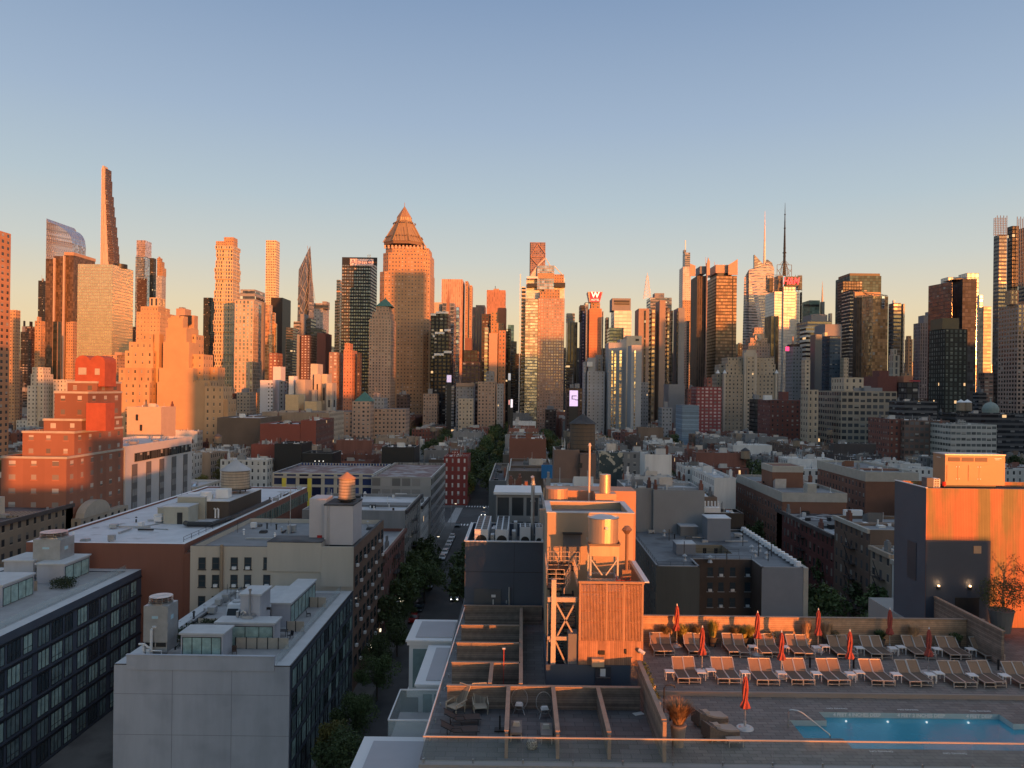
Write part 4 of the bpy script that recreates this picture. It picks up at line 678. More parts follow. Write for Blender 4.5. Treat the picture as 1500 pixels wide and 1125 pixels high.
mb = MB(); bx(mb, 1086, 1134, 522, 0, 30); bx(mb, 1096, 1128, 503, 2, 24); bx(mb, 1099, 1124, 495, 4, 20); bx(mb, 1103, 1120, 488, 6, 14); bx(mb, 1105, 1118, 480, 8, 10); part(r, 'wall', mb, [f_pink, roofg])
o = MB(); zc = WZ(1110.5, 494.5, Y+3); o.tube([(WX(1110.5, 494, Y+3), Y+3.5, zc), (WX(1110.5, 494, Y+3), Y+2.5, zc)], 4, 20); c_ = part(r, 'clock_face', o, [f_stone]); 
part(r, 'clock_hands', MB().bar((WX(1110.5, 494, Y), Y+2.2, zc), (WX(1110.5, 494, Y)+1.8, Y+2.2, zc-2.2), .4).bar((WX(1110.5, 494, Y), Y+2.2, zc), (WX(1110.5, 494, Y)-1, Y+2.2, zc+3), .4), [dark])
T('brick_flats', 'red brick flats with pale windows left of the tan stone hotel', 1012, 1057, 567, 660, 22, F_('facade_red_pale_windows', (.3, .07, .07), (.5, .4, .38), ww=.6, wh=.5, blind=.4, bcol=(.65, .5, .48)), 3.6, 3, [(1031, 1043, 553, 567, 6, 12, f_red, 'stair_tower'), (1006, 1012, 570, None, 2, 18, f_red)], 'flats')
T('dark_block', 'charcoal tower with red advert light behind the tan stone hotel', 1151, 1175, 508, 850, 30, f_grey, 4, 4, [(1153, 1172, 504, 508, 3, 16, f_dkbr), (1161, 1162.5, 493, 504, 5, 1, orsid, 'pole'), (1151.5, 1156, 508, 514, -2, 2, mat('advert_red', (.6, .02, .08), .4, emit=(1, .05, .15), es=1.2), 'advert_screen')])
T('stone_block', 'beige narrow tower left of the slate blue one', 1174, 1187, 527, 780, 20, f_beige, 4, 4, cat='building'); T('stone_block', 'narrow beige block wedged right of the slate blue tower', 1231, 1243, 524, 790, 20, f_beige, cat='building')
T('long_building', 'long beige warehouse-like building with wide rows of windows, mid right', 1199, 1314, 573, 520, 40, F_('facade_long_beige', (.3, .255, .2), ww=.72, wh=.55, blind=.2, bcol=(.3, .28, .25), lit=.004), 4.2, 4.1, [(1173, 1198.8, 571, None, 3, 36, f_beige, 'end_wing'), (1218, 1265, 553, 573, 12, 22, f_beige, 'upper_block')], 'building', pm=3)
T('dark_red_building', 'plain dark red building with a rounded top behind the long beige one', 1265, 1314, 551, 640, 30, mat('dark_red_render', (.18, .07, .06), .9), 4, 4, [(1278, 1302, 543, 551, 6, 20, MATS['dark_red_render']), (1313, 1330, 560, None, -4, 20, f_dred)], 'building')
T('brown_building', 'dark brown brick building with small windows left of the long beige one', 1110, 1172, 586, 560, 30, f_dred, 3.4, 3.4, [(1140, 1155, 574, 586, 6, 14, mat('dark_red_render', ()), 'penthouse'), (1120, 1131, 579, 586, 2, 4, whitep, 'white_shed')], 'building')
T('blue_shed', 'pale blue clad low building below the red brick flats', 990, 1024, 594, 560, 24, mat('blue_cladding', (.2, .28, .36), .6, planks=(1.6, 'z')), 4, 3, cat='building')
# left mid: light blocks
T('white_block', 'white apartment block with two columns of tiny windows, left of centre', 381, 409, 557, 640, 18, mat('white_render', (.6, .6, .63), .8, var=.06), 30, 3.3, [(392.5, 395, 560, None, -.3, 1, F_('facade_tiny_windows', (.6, .6, .63), (.03, .03, .03), ww=.7, wh=.4, blind=0), 'window_column', 3, 3), (397, 399.5, 560, None, -.3, 1, MATS['facade_tiny_windows'], 'window_column', 3, 3), (400, 418, 537, None, 20, 12, MATS['white_render'], 'rear_block'), (409, 421, 558, None, 3, 16, f_grey, 'grey_wing')], 'apartment block')
T('stepped_block', 'cream stepped block with a ziggurat outline in front of the brown hotel', 433, 457, 556, 600, 22, mat('cream_blank', (.45, .39, .33), .85), 30, 30, [(423, 436, 551, None, 6, 14, whitep, 'white_end'), (457, 465, 571, None, 2, 18, MATS['cream_blank']), (455, 473, 533, None, 26, 18, f_beig2, 'rear_block'), (460, 477, 548, None, 22, 18, f_beig2), (470, 486, 545+3, None, 26, 18, f_beig2), (478, 493, 561, None, 14, 18, F_('facade_light_brick', (.42, .4, .36), ww=.4, wh=.5))], 'building')
T('yellow_block', 'small flat building glowing yellow orange in the low sun', 418, 446, 578, 560, 16, mat('yellow_render', (.65, .48, .28), .8), 30, 30, [(446.5, 471, 588, None, 2, 14, MATS['yellow_render'], 'lower_wing')], 'building')
r = T('brick_housing', 'long pinkish brown housing block with a green pyramid roof over its middle', 482, 545, 603, 560, 26, f_pink, 3, 3, [(516, 548, 588, None, -3, 14, f_pink, 'centre_block'), (548, 600, 599, None, 10, 20, f_pink)], 'housing block')
a, b = WX(519, 588, 560), WX(546, 588, 560); z0_ = WZ(532, 588, 558); mb = MB(); mb.loft([(a, 558), (b, 558), (b, 570), (a, 570)], z0_, [((a+b)/2-.2, 563.8), ((a+b)/2+.2, 563.8), ((a+b)/2+.2, 564.2), ((a+b)/2-.2, 564.2)], WZ(532, 574, 560)); part(r, 'pyramid_roof', mb, [copper])
# lit billboards in the gaps
def board(label, p0, p1, y0, y1, Y, col, es):
    r = root_at('billboard', label, 'billboard', WX((p0+p1)/2, y1, Y), Y, 0); mb = MB(); mb.bb(WX(p0, y0, Y), WX(p1, y0, Y), Y, Y+1, WZ(p0, y1, Y), WZ(p0, y0, Y)); part(r, 'screen', mb, [mat('screen_%d' % int(p0), col, .4, emit=col, es=es)])
    mb = MB(); mb.bb(WX(p0, y0, Y)-.3, WX(p1, y0, Y)+.3, Y+1.01, Y+1.5, 0, WZ(p0, y0, Y)+.3); part(r, 'frame', mb, [dark]); return r
r = board('bright pale violet screen at the right foot of the glass hotel', 834.5, 846.5, 572, 595, 640, (.85, .62, .95), .42)
mb = MB(); X = WX(841, 580, 639.6); z = WZ(841, 580, 639.6); mb.bb(X-2, X+2, 639.3, 639.7, z-.3, z+.3); mb.bb(X-2, X-1.4, 639.3, 639.7, z-2.6, z+.3); mb.bb(X-2, X+1, 639.3, 639.7, z-2.9, z-2.4); mb.bb(X+.8, X+4, 639.3, 639.7, z-3.6, z-3); part(r, 'screen_figure', mb, [dark])
board('pink and white screen at the foot of the black terraced tower', 654.5, 661, 549.5, 560, 700, (.75, .6, .85), .3); board('small white screen above the street gap', 744.5, 748, 547, 557, 800, (.5, .5, .52), .35); board('tall pinkish white screen low in the street gap', 748, 751, 585, 597, 620, (.9, .8, .85), .5); board('small salmon screen low in the street gap beside the tall white one', 745, 746.5, 586, 593, 622, (.95, .4, .35), .4)

# lower towers filling the gaps of the skyline
OR1 = 'first second third fourth fifth sixth seventh eighth ninth tenth'.split(); OR2 = ['', 'twenty', 'thirty', 'forty', 'fifty', 'sixty', 'seventy', 'eighty']
def ordw(n): return OR1[n-1] if n <= 10 else ('eleventh twelfth thirteenth fourteenth fifteenth sixteenth seventeenth eighteenth nineteenth'.split()[n-11] if n < 20 else (['twentieth', 'thirtieth', 'fortieth', 'fiftieth', 'sixtieth', 'seventieth', 'eightieth'][n//10-2] if n % 10 == 0 else OR2[n//10-1]+'-'+OR1[n % 10-1]))
FM = [(f_grey, 'grey'), (f_dark, 'dark glass'), (f_dkbr, 'dark brown'), (f_bandd, 'banded dark'), (f_pink, 'pinkish'), (f_beige, 'beige'), (f_black, 'black'), (f_or, 'tan brick')]
q_ = random.Random(17); px = 2; n = 0
while px < 1495:
    wd = q_.uniform(20, 36); n += 1; m_, nm = FM[q_.choices(range(8), [3, 3, 3, 3, 2, 1, 3, 2])[0]]
    if not (740 < px+wd/2 < 768): tower('office_tower', 'distant %s block between the towers, %s of back row from left' % (nm, ordw(n)), px, px+wd, q_.uniform(493, 545), q_.uniform(1550, 1900), 40, m_, 4, 4.2, pm=1, group='distant blocks behind the skyline')
    px += wd*.95
px = 2; n = 0
while px < 1495:
    wd = q_.uniform(16, 30); Y = q_.uniform(905, 940) if n % 2 else q_.uniform(640, 760); x0 = WX(px, 560, Y); x1 = WX(px+wd, 560, Y); n += 1
    if not (700 < px+wd/2 < 775) and not any(x0 < b_ and x1 > a_ and Y-6 < d_ and Y+22 > c_ for a_, b_, c_, d_ in OCC):
        m_, nm = FM[q_.choices(range(8), [3, 1, 4, 2, 2, 1, 1, 2])[0]]; tower('mid_rise', '%s mid-rise block above low houses, %s of front row from left' % (nm, ordw(n)), px, px+wd, q_.uniform(568, 600), Y, 18, m_, 3, 3.2, pm=2, cat='building', group='mid-rise blocks before the skyline')
    px += wd*q_.uniform(.8, 1.2)
# ------------------------------------------------------------ mid field
def YX(px, py, X):            # distance of a pixel known to lie on the plane x = X
    dx, dy = px-750, py-562.5; a = dx*cos(ROLL)+dy*sin(ROLL)
    return X*F/(a-15)
wb_red = mat('brick_red', (.19, .085, .065), .9, var=.2, scale=.4, objrand=.25, streak=True); wb_brown = mat('brick_brown', (.17, .12, .09), .9, var=.2, scale=.4, objrand=.25, streak=True)
wb_tan = mat('brick_tan', (.32, .25, .19), .9, var=.2, scale=.4, objrand=.2, streak=True); wb_white = mat('painted_white', (.56, .55, .53), .8, var=.18, scale=.4, objrand=.2, streak=True)
wb_grey = mat('stucco_grey', (.2, .2, .2), .9, var=.2, scale=.4, objrand=.3, streak=True); wb_dark = mat('painted_dark', (.07, .06, .06), .8, var=.2, scale=.4, objrand=.3, streak=True)
cream = mat('cream_coping', (.42, .39, .34), .8, var=.15, scale=.6)
fr_ = [F_('row_red', (.17, .065, .05), ww=.4, wh=.52, blind=.35, bcol=(.3, .28, .25), lit=.012), F_('row_brown', (.14, .09, .065), ww=.4, wh=.52, blind=.35, lit=.012),
       F_('row_tan', (.26, .2, .15), ww=.4, wh=.5, blind=.3, lit=.01), F_('row_white', (.56, .55, .52), ww=.36, wh=.5, blind=.3, lit=.01), F_('row_grey', (.2, .2, .2), ww=.4, wh=.5, blind=.3, lit=.01), F_('row_dark', (.06, .05, .05), ww=.4, wh=.55, blind=.3, lit=.015)]
KIND = [('red brick', wb_red, fr_[0]), ('brown brick', wb_brown, fr_[1]), ('tan', wb_tan, fr_[2]), ('white painted', wb_white, fr_[3]), ('grey', wb_grey, fr_[4]), ('dark', wb_dark, fr_[5])]
ROOF = [('silver', roofs), ('white', roofw), ('black', roofb), ('grey', roofg)]
def shell(x0, x1, y0, y1, z, faces=(0, 1, 0, 1), par=.7, t=.3, z0=0, bw=2.6, fh=3.2):
    """outer walls with a parapet; returns wall mesh and sunk roof mesh"""
    mb = MB(); mb.box(x0, x1, y0, y1, z0, z+par, list(faces), bw=bw, fh=fh, top=False)
    O_ = [(x0, y0), (x1, y0), (x1, y1), (x0, y1)]; I_ = [(x0+t, y0+t), (x1-t, y0+t), (x1-t, y1-t), (x0+t, y1-t)]
    for i in range(4):
        j = (i+1) % 4; mb.face([(*O_[i], z+par), (*O_[j], z+par), (*I_[j], z+par), (*I_[i], z+par)], 2)
        mb.face([(*I_[j], z), (*I_[i], z), (*I_[i], z+par), (*I_[j], z+par)], 0)
    rf = MB(); rf.face([(*p, z) for p in I_], 0, [(p[0], p[1]) for p in I_]); return mb, rf
def clutter(mb, x0, x1, y0, y1, z, rr, n):
    for i in range(n):
        x, y = rr.uniform(x0+.8, x1-.8), rr.uniform(y0+.8, y1-.8); k = rr.random()
        if k < .35: mb.cyl(x, y, z, z+rr.uniform(.5, 1.4), rr.uniform(.12, .3), n=6)
        elif k < .75: w_, d_ = rr.uniform(.3, .9), rr.uniform(.3, .9); mb.box(x-w_, x+w_, y-d_, y+d_, z, z+rr.uniform(.4, 1.1))
        else: mb.bar((x, y, z), (x, y, z+rr.uniform(1.5, 3)), .08); mb.cyl(x, y, z, z+.25, .25, n=6)
def house(x0, x1, y0, y1, z, kd, rfm, rr, label, cat, group=None, name='row_house', faces=(0, 1, 0, 1), simple=False, acc=None):
    if acc is not None:
        mb, rf = shell(x0, x1, y0, y1, z, faces); acc(mb, kd, rf, rfm); return
    r = root_at(name, label, cat, (x0+x1)/2, y0, 0, group); mb, rf = shell(x0, x1, y0, y1, z, faces)
    part(r, 'wall', mb, [kd[1], kd[2], cream if rr.random() < .5 else kd[1]]); part(r, 'roof', rf, [rfm])
    w_, d_ = x1-x0, y1-y0
    if rr.random() < .85:     # stair bulkhead with a sloped lid
        bx_, by_ = x0+w_*rr.uniform(.15, .6), y0+d_*rr.uniform(.2, .7); h_ = rr.uniform(1.8, 2.8); b = MB(); e = min(1.6, w_*.2), min(1.3, d_*.25)
        b.loft([(bx_, by_), (bx_+2*e[0], by_), (bx_+2*e[0], by_+2*e[1]), (bx_, by_+2*e[1])], z, [(bx_, by_, z+h_), (bx_+2*e[0], by_, z+h_), (bx_+2*e[0], by_+2*e[1], z+h_*.6), (bx_, by_+2*e[1], z+h_*.6)], z+h_, mt=1)
        part(r, 'stair_bulkhead', b, [rr.choice([wb_white, galv, wb_grey, kd[1]]), rfm])
    c = MB()
    for i in range(rr.choice([1, 1, 2, 2])):
        cx_, cy_ = rr.choice([x0+.6, x1-.6, x0+w_*.5]), rr.uniform(y0+1, y1-1); c = MB(); c.box(cx_-.35, cx_+.35, cy_-.8, cy_+.8, z, z+rr.uniform(1.4, 2.6)); c.box(cx_-.2, cx_+.2, cy_-.5, cy_+.5, z+1, z+2.9); part(r, 'chimney', c, [rr.choice([kd[1], wb_red, wb_grey])])
    for mm_ in rr.sample([galv, whitep, dark, wb_grey, wb_white], 2):
        c = MB(); clutter(c, x0+.5, x1-.5, y0+.5, y1-.5, z, rr, 6 if simple else 9); part(r, 'rooftop_vents', c, [mm_])
    c = MB(); c.box(x0+w_*.5-.12, x0+w_*.5+.12, y0+.3, y1-.3, z, z+.5) if rr.random() < .3 else c.box(x0+.3, x1-.3, y0+d_*rr.uniform(.3, .7), y0+d_*rr.uniform(.3, .7)+.25, z, z+.45); part(r, 'dividing_wall', c, [kd[1]])
    if rr.random() < .35: c = MB(); a_, b_ = x0+w_*rr.uniform(.05, .5), y0+d_*rr.uniform(.05, .5); c.box(a_, a_+w_*.4, b_, b_+d_*.4, z, z+rr.uniform(.25, .5)); part(r, 'roof_deck', c, [rr.choice([wb_tan, roofw, wb_brown, roofb])])
    if rr.random() < .22:
        c = MB(); sx, sy = rr.uniform(x0+2, x1-3), rr.uniform(y0+1.5, y1-3); c.loft([(sx, sy), (sx+2, sy), (sx+2, sy+2.4), (sx, sy+2.4)], z, [(sx+.2, sy+1, z+.9), (sx+1.8, sy+1, z+.9), (sx+1.8, sy+1.4, z+.9), (sx+.2, sy+1.4, z+.9)], z+.9); part(r, 'skylight', c, [f_blue])
    if not simple:
        c = MB()
        for X_ in (x0, x1):
            if abs(X_) < abs(x0+x1)/2: s_ = -1 if X_ == x0 else 1; c.bb(X_, X_+s_*.55, y0+.1, y1-.1, z-.1, z+.75); part(r, 'cornice', c, [rr.choice([cream, wb_dark, kd[1], copper])])
        if rr.random() < .6:      # fire escape on the street side
            X_ = x0 if x0 > 0 else x1; s_ = -1 if x0 > 0 else 1; c = MB(); ym = (y0+y1)/2
            for f in range(1, int(z/3.2)):
                zz = f*3.2+.6; c.bb(X_+s_*.05, X_+s_*1.1, ym-2, ym+2, zz, zz+.06); c.bar((X_+s_*1.1, ym-2, zz+.9), (X_+s_*1.1, ym+2, zz+.9), .06); c.bar((X_+s_*.9, ym-1.5, zz), (X_+s_*.9, ym+1.5, zz+3.1), .12)
                for q in (-2, 0, 2): c.bar((X_+s_*1.1, ym+q, zz), (X_+s_*1.1, ym+q, zz+.9), .05)
            part(r, 'fire_escape', c, [dark])
    return r
def water_tank(name, label, x, y, z, rad, h, legs, roofm, wallm, steelm=dark, group=None):
    r = root_at(name, label, 'water tank', x, y, z, group)
    m = MB()
    for i in range(4):
        a = pi/4+i*pi/2; m.bar((x+rad*.75*cos(a), y+rad*.75*sin(a), z), (x+rad*.75*cos(a), y+rad*.75*sin(a), z+legs), .18)
        b = a+pi/2
        if legs > 1.2: m.bar((x+rad*.75*cos(a), y+rad*.75*sin(a), z+.2), (x+rad*.75*cos(b), y+rad*.75*sin(b), z+legs-.2), .08)
    m.cyl(x, y, z+legs, z+legs+.25, rad*1.12, n=20, bot=True); part(r, 'stand', m, [steelm])
    m = MB(); m.cyl(x, y, z+legs+.25, z+legs+h, rad, rad*.96, n=28); part(r, 'tank', m, [wallm])
    m = MB()
    for i in range(7): q = z+legs+.4+(h-.6)*i/6; m.cyl(x, y, q, q+.07, rad*1.012+.01-.04*rad*i/6, n=28, bot=True)
    part(r, 'hoop', m, [steelm])
    m = MB(); m.cyl(x, y, z+legs+h, z+legs+h+rad*.75, rad*1.1, .06, n=16, bot=True, sm=False); part(r, 'cone_roof', m, [roofm]); return r
wood = mat('tank_wood', (.3, .235, .17), .85, var=.2, scale=.8, streak=True, bump=.2); woodd = mat('tank_wood_dark', (.13, .095, .07), .85, var=.2, scale=.8, streak=True)
# ------------------------------------------------------------ named buildings of the middle ground
def blk(name, label, px0, px1, yt, Y, dep, kd, rfm=roofg, cat='building', par=.7, faces=(0, 1, 0, 1), seed=0, x1=None, x0=None, simple=True, z=None):
    a = WX(px0, yt, Y) if x0 is None else x0; b = WX(px1, yt, Y) if x1 is None else x1; zt = (WZ((px0+px1)/2, yt, Y) if z is None else z)-par
    OCC.append((a, b, Y-3, Y+dep+3))
    return house(a, b, Y, Y+dep, zt, kd, rfm, random.Random(int(px0*13+Y)+seed), label, cat, None, name, faces, simple)
K = {k[0].split()[0]: k for k in KIND}
def kk(n, m, f=None): return (n, m, f or m)
blkcl = mat('black_cladding_panel', (.012, .012, .014), .5, var=.1)
for a, b, y, l in ((402, 442, 650, 'square black rooftop screen building, taller of the joined pair left of centre'), (442.5, 487, 664, 'lower black building with three small lights joined to the tall black one'), (559, 607, 655, 'square black clad building beside the street, right of the lower black one')):
    r = blk('black_building', l, a, b, y, 332, 16, kk('black', blkcl), roofg)
    if y == 664:
        m = MB()
        for q in (461, 467, 473): m.bb(WX(q, 675, 331.9), WX(q+1, 675, 331.9), 331.7, 331.95, WZ(q, 676, 331.9), WZ(q, 675, 331.9))
        part(r, 'wall_light', m, [mat('lamp_white', (1, .95, .85), .4, emit=(1, .95, .85), es=.8)])
blk('red_building', 'dark red corner building with white-trimmed windows on the far side of the avenue', 650, 685, 669, 324.5, 20, kk('r', F_('facade_corner_red', (.2, .035, .03), (.5, .48, .45), ww=.34, wh=.5, blind=.3, bcol=(.6, .58, .55))), roofr, faces=(0, 0, 0, 0))
blk('red_building', 'long red stucco building with a small window pair, left of the black clad pair', 381, 440, 621, 420, 30, kk('r', mat('red_stucco', (.25, .075, .055), .9, var=.1, scale=.1)), roofs)
blk('red_building', 'taller red stucco end block with a grey stair box, right of the long red one', 440.5, 463, 616, 420, 40, kk('r', mat('red_stucco', ()), fr_[0]), roofs, seed=3)
blk('red_building', 'low red stucco wall block below the long red building', 368, 402, 651, 350, 20, kk('r', mat('red_stucco', ())), roofr, seed=3)
blk('brown_hall', 'wide flat brown hall with a pale ridged roof left of the red stucco blocks', 318, 381, 612, 440, 70, kk('b', mat('brown_render', (.15, .11, .085), .9, var=.15, scale=.1)), roofw)
blk('pale_hall', 'long pale building with striped flat roof beyond the red stucco blocks', 384, 482, 604, 480, 40, kk('p', wb_tan, f_beige), roofw)
blk('brick_building', 'red brown brick building right of the street trees with a white annex in front', 746, 800, 643, 335, 24, kk('b', mat('plain_red_brown', (.2, .085, .06), .9, var=.12, scale=.1)), roofr)
blk('white_annex', 'small cream box with a roof hatch in front of the red brown building', 759, 794, 661, 318.3+12-24, 16, kk('w', wb_white), roofw, seed=5) if False else None
blk('white_building', 'white stair tower building with a dark door, right of the mural wall', 945, 984, 666, 205, 9, kk('w', wb_white), roofw); blk('white_building', 'white low building with terrace steps below the white stair tower', 918, 984, 698, 200, 4.6, kk('w', wb_white), roofs, seed=2)
blk('grey_wall_building', 'blank grey walled building in front of the white stair tower', 916, 957, 715, 178, 16, kk('g', wb_grey), roofs); blk('grey_wall_building', 'wide blank light grey wall with two slots, right of the plain grey one', 957.3, 1032, 718, 177, 14, kk('g', mat('light_grey_render', (.27, .27, .27), .9, var=.1, scale=.15)), roofs)
blk('white_flats', 'white four storey flats with rows of dark windows near the centre right', 1004, 1045, 684, 265, 16, kk('w', F_('facade_white_flats', (.5, .49, .47), ww=.34, wh=.5, blind=.2)), roofb, faces=(0, 0, 0, 0)); blk('white_flats', 'white rendered flats with a pale blue roof right of the four storey ones', 1046, 1078, 700, 232, 30, kk('w', wb_white, fr_[3]), roofs)
blk('painted_building', 'low wall building covered in white and yellow painted shapes', 878, 912, 663, 215, 14, kk('p', mat('painted_mural', (.04, .06, .065), .8, col2=(.45, .42, .33), c2=(.56, .6), s2=.55, var=.3)), roofw)
blk('garage_building', 'white building with wide ribbon windows at far right', 1393, 1460, 622, 400, 26, kk('w', F_('facade_ribbon', (.42, .41, .38), (.12, .13, .13), ww=.85, wh=.45, blind=.3)), roofg, faces=(0, 0, 0, 0))
blk('brick_warehouse', 'brown brick building with big grouped windows left of the white ribbon one', 1325, 1391, 616, 420, 26, kk('b', F_('facade_warehouse', (.16, .1, .08), (.12, .12, .12), ww=.7, wh=.55, blind=.3)), roofg, faces=(0, 0, 0, 0)); blk('brick_warehouse', 'dark red warehouse at the left of the brown grouped-window one', 1303, 1324.5, 614, 424, 26, kk('b', fr_[0]), roofg, faces=(0, 0, 0, 0), seed=1)
blk('grey_office', 'grey modern box with a projecting pale slab above a dark window band', 1325, 1373, 588, 470, 20, kk('g', f_bandd), roofs, faces=(0, 0, 0, 0))
blk('long_grey_building', 'long dark grey building low behind the two rooftop tanks at right', 1400, 1530, 606, 470, 20, kk('g', f_bandd), roofg, faces=(0, 0, 0, 0))
for i, (p, q, l) in enumerate(((1407.5, 585, 'taller pale rooftop tank of the pair at the right'), (1417, 591, 'shorter brown rooftop tank of the pair at the right'))):
    water_tank('water_tank', l, WX(p, q, 440), 440, WZ(p, 610, 440), 2.3, 5, 3, whitep, wood)
r = root_at('dome', 'green copper dome with a lantern near the right edge', 'dome', WX(1451, 590, 520), 520, 0); m = MB(); x_ = WX(1451, 590, 520); zz = WZ(1451, 601, 520)
m.cyl(x_, 520, 0, zz, 5, n=16)
for i in range(5): a0, a1 = i*pi/10, (i+1)*pi/10; m.cyl(x_, 520, zz+5.5*sin(a0), zz+5.5*sin(a1), 5.2*cos(a0)+.1, 5.2*cos(a1)+.1, n=16)
m.cyl(x_, 520, zz+5.4, zz+8, .7, .3, n=8); part(r, 'dome_shell', m, [mat('dome_grey_green', (.25, .3, .28), .7)])
r = blk('brick_hotel', 'brown brick building with a broad cream band, stair tower and roof railings', 1146, 1240, 722, YX(1146, 722, 71), YX(1080, 697, 71)-YX(1146, 722, 71), kk('b', mat('orange_brown_brick', (.21, .1, .065), .9, var=.12, scale=.3), F_('facade_orange_brown', (.17, .08, .055), ww=.4, wh=.5, blind=.3)), roofg, x0=71, faces=(0, 1, 0, 1))
ya = YX(1146, 722, 71); yb = YX(1080, 697, 71); zt = WZ(1146, 722, ya); m = MB(); m.ring(70.85, WX(1240, 722, ya)+.15, ya-.15, yb+.15, zt-2.4, zt+.05, .5); part(r, 'cream_band', m, [cream]); xb = WX(1240, 722, ya)
m = MB(); m.box(xb-15, xb-6, ya+16, ya+26, zt-.7, zt+5.5); part(r, 'stair_tower', m, [MATS['orange_brown_brick']]); m = MB(); m.ring(xb-15.1, xb-5.9, ya+15.9, ya+26.1, zt+3.9, zt+5.7, .5); m.bb(xb-9.5, xb-7, ya+3, ya+6, zt-.7, zt+2.2); part(r, 'tower_band', m, [cream])
r = blk('brick_hotel', 'second brown brick building with cream band partly behind the dark penthouse box', 1268, 1345, 692, 246, 40, kk('b', MATS['orange_brown_brick'], MATS['facade_orange_brown']), roofg); ya = 246; zt = WZ(1306, 692, ya); m = MB(); m.ring(WX(1268, 692, ya)-.15, WX(1345, 692, ya)+.15, ya-.15, 286.15, zt-3, zt+.05, .5); part(r, 'cream_band', m, [cream])
ya = YX(1222, 785, 71); yb = YX(1138, 746, 71); zt = WZ(1222, 785, ya)
r = house(71, 90, ya, yb, zt-.6, kk('r', wb_grey, F_('facade_tenement_red', (.1, .025, .022), (.04, .04, .045), ww=.42, wh=.55, blind=.4, bcol=(.25, .22, .2))), mat('roof_torn_silver', (.36, .37, .38), .6, col2=(.07, .07, .08), c2=(.47, .52), s2=.35, var=.3), random.Random(4), 'dark red tenement with fire escapes and a torn silver roof beside the side street', 'building', name='tenement', simple=False); OCC.append((71, 90, ya, yb))
m = MB(); m.box(80, 84.5, ya+16, ya+17, zt, zt+3.4); part(r, 'white_roof_sign', m, [whitep])
for n_, (y0, y1, p, q, l) in enumerate(((147, 156, 1294, 818, 'low tan walled tenement beside the dark penthouse box'), (156.2, 174, 1262, 781, 'dark brown tenement with air conditioners next to the torn-roof one'))):
    house(71, 92, y0, y1, WZ(p, q, y0), KIND[1] if n_ else KIND[2], roofg, random.Random(n_+40), l, 'building', name='tenement', simple=False); OCC.append((71, 92, y0, y1))
house(71, 86, 124, 146.8, 17.5, KIND[3], roofw, random.Random(47), 'white walled low building at the foot of the dark penthouse box', 'building', name='tenement'); OCC.append((71, 92, 120, 147))
# left: along the second street
XL = -107
ya, yb = 150, YX(107, 736, XL)
r = house(-135, XL, ya, yb, WZ(107, 736, yb)-.9, kk('t', F_('facade_buff_brick', (.22, .175, .13), (.05, .05, .055), ww=.4, wh=.52, blind=.4, bcol=(.2, .19, .17))), roofb, random.Random(11), 'buff brick building with a planted roof at the left edge', 'building', name='buff_building', faces=(0, 0, 0, 0)); OCC.append((-140, -105, 140, 182)); zb = WZ(107, 736, yb)-.9
m = MB(); m.box(-121, -114, 163, 170, zb, zb+4.2); m.box(-127, -121.2, 158, 166, zb, zb+2.4); part(r, 'roof_hut', m, [mat('cream_hut', (.5, .45, .38), .8)]); m = MB(); m.bb(-118.5, -117.5, 162.9, 162.99, zb, zb+2.2); m.bb(-116, -115, 162.9, 162.99, zb, zb+2.2); part(r, 'hut_door', m, [dark])
# heart-topped brick building
rb = F_('facade_red_tiers', (.23, .1, .065), (.25, .22, .2), ww=.3, wh=.36, blind=.6, bcol=(.5, .46, .42)); rbp = mat('plain_red_tiers', (.3, .085, .05), .9, var=.1, scale=.2)
r = root_at('brick_apartments', 'stepped red brick apartment building topped by a red heart-shaped screen', 'apartment building', -115, 181); OCC.append((-150, -105, 178, 209))
tz = [(2, None, 669, 181, 207), (33, None, 632, 184.5, 207), (64, None, 614, 188, 207), (80, None, 574, 191, 207), (99, None, 559, 195.5, 207)]
for i, (p, _, yt, y0, y1) in enumerate(tz):
    zt = WZ(p+20, yt, y0); x0_ = WX(p, yt, y0); x1_ = XL-(.0 if i == 0 else .25*i); m, rf = shell(x0_, x1_, y0, y1, zt-.6, (0, 0, 0, 0), bw=4.6, fh=3.3); part(r, 'tier', m, [rb, rb, cream]); part(r, 'terrace', rf, [roofr])
    m = MB(); m.ring(x0_-.15, x1_+.15, y0-.15, y1+.15, zt-.4, zt+.12, .4); part(r, 'coping', m, [cream])
y0 = 196; pl = []; xc0, xc1 = WX(110, 540, y0), WX(153.5, 540, y0); xm = (xc0+xc1)/2; zl, zh = WZ(130, 566, y0), WZ(130, 531, y0); rr_ = (xm-xc0)/2
pl = [(xc0, zl), (xc1, zl)]+[(xm+rr_+rr_*cos(t*pi/8), zh+rr_*.95*sin(t*pi/8)) for t in range(0, 8)]+[(xm, zh+.3)]+[(xm-rr_+rr_*cos(t*pi/8), zh+rr_*.95*sin(t*pi/8)) for t in range(1, 9)]
m = MB(); a = [(x, y0, z) for x, z in pl]; b = [(x, y0+5.5, z) for x, z in pl]; m.face(a); m.face(b[::-1])
for i in range(len(a)): j = (i+1) % len(a); m.face([a[j], a[i], b[i], b[j]])
part(r, 'heart_screen', m, [mat('heart_red', (.36, .085, .045), .85, var=.2, scale=.5)])
m = MB(); z_ = WZ(130, 549, y0); m.bb(xm-rr_-1, xm-rr_+1, y0-.1, y0, z_, z_+1.8); part(r, 'screen_window', m, [cream]); m = MB(); m.bb(xm+rr_-.6, xm+rr_+.6, y0-.1, y0, z_, z_+1.6); part(r, 'screen_window', m, [cream])
m = MB(); m.box(WX(126, 600, 187), WX(146, 600, 187)+1.5, 187, 191, WZ(120, 631, 187), WZ(120, 590, 187)); part(r, 'red_stair_screen', m, [mat('heart_red', ())])
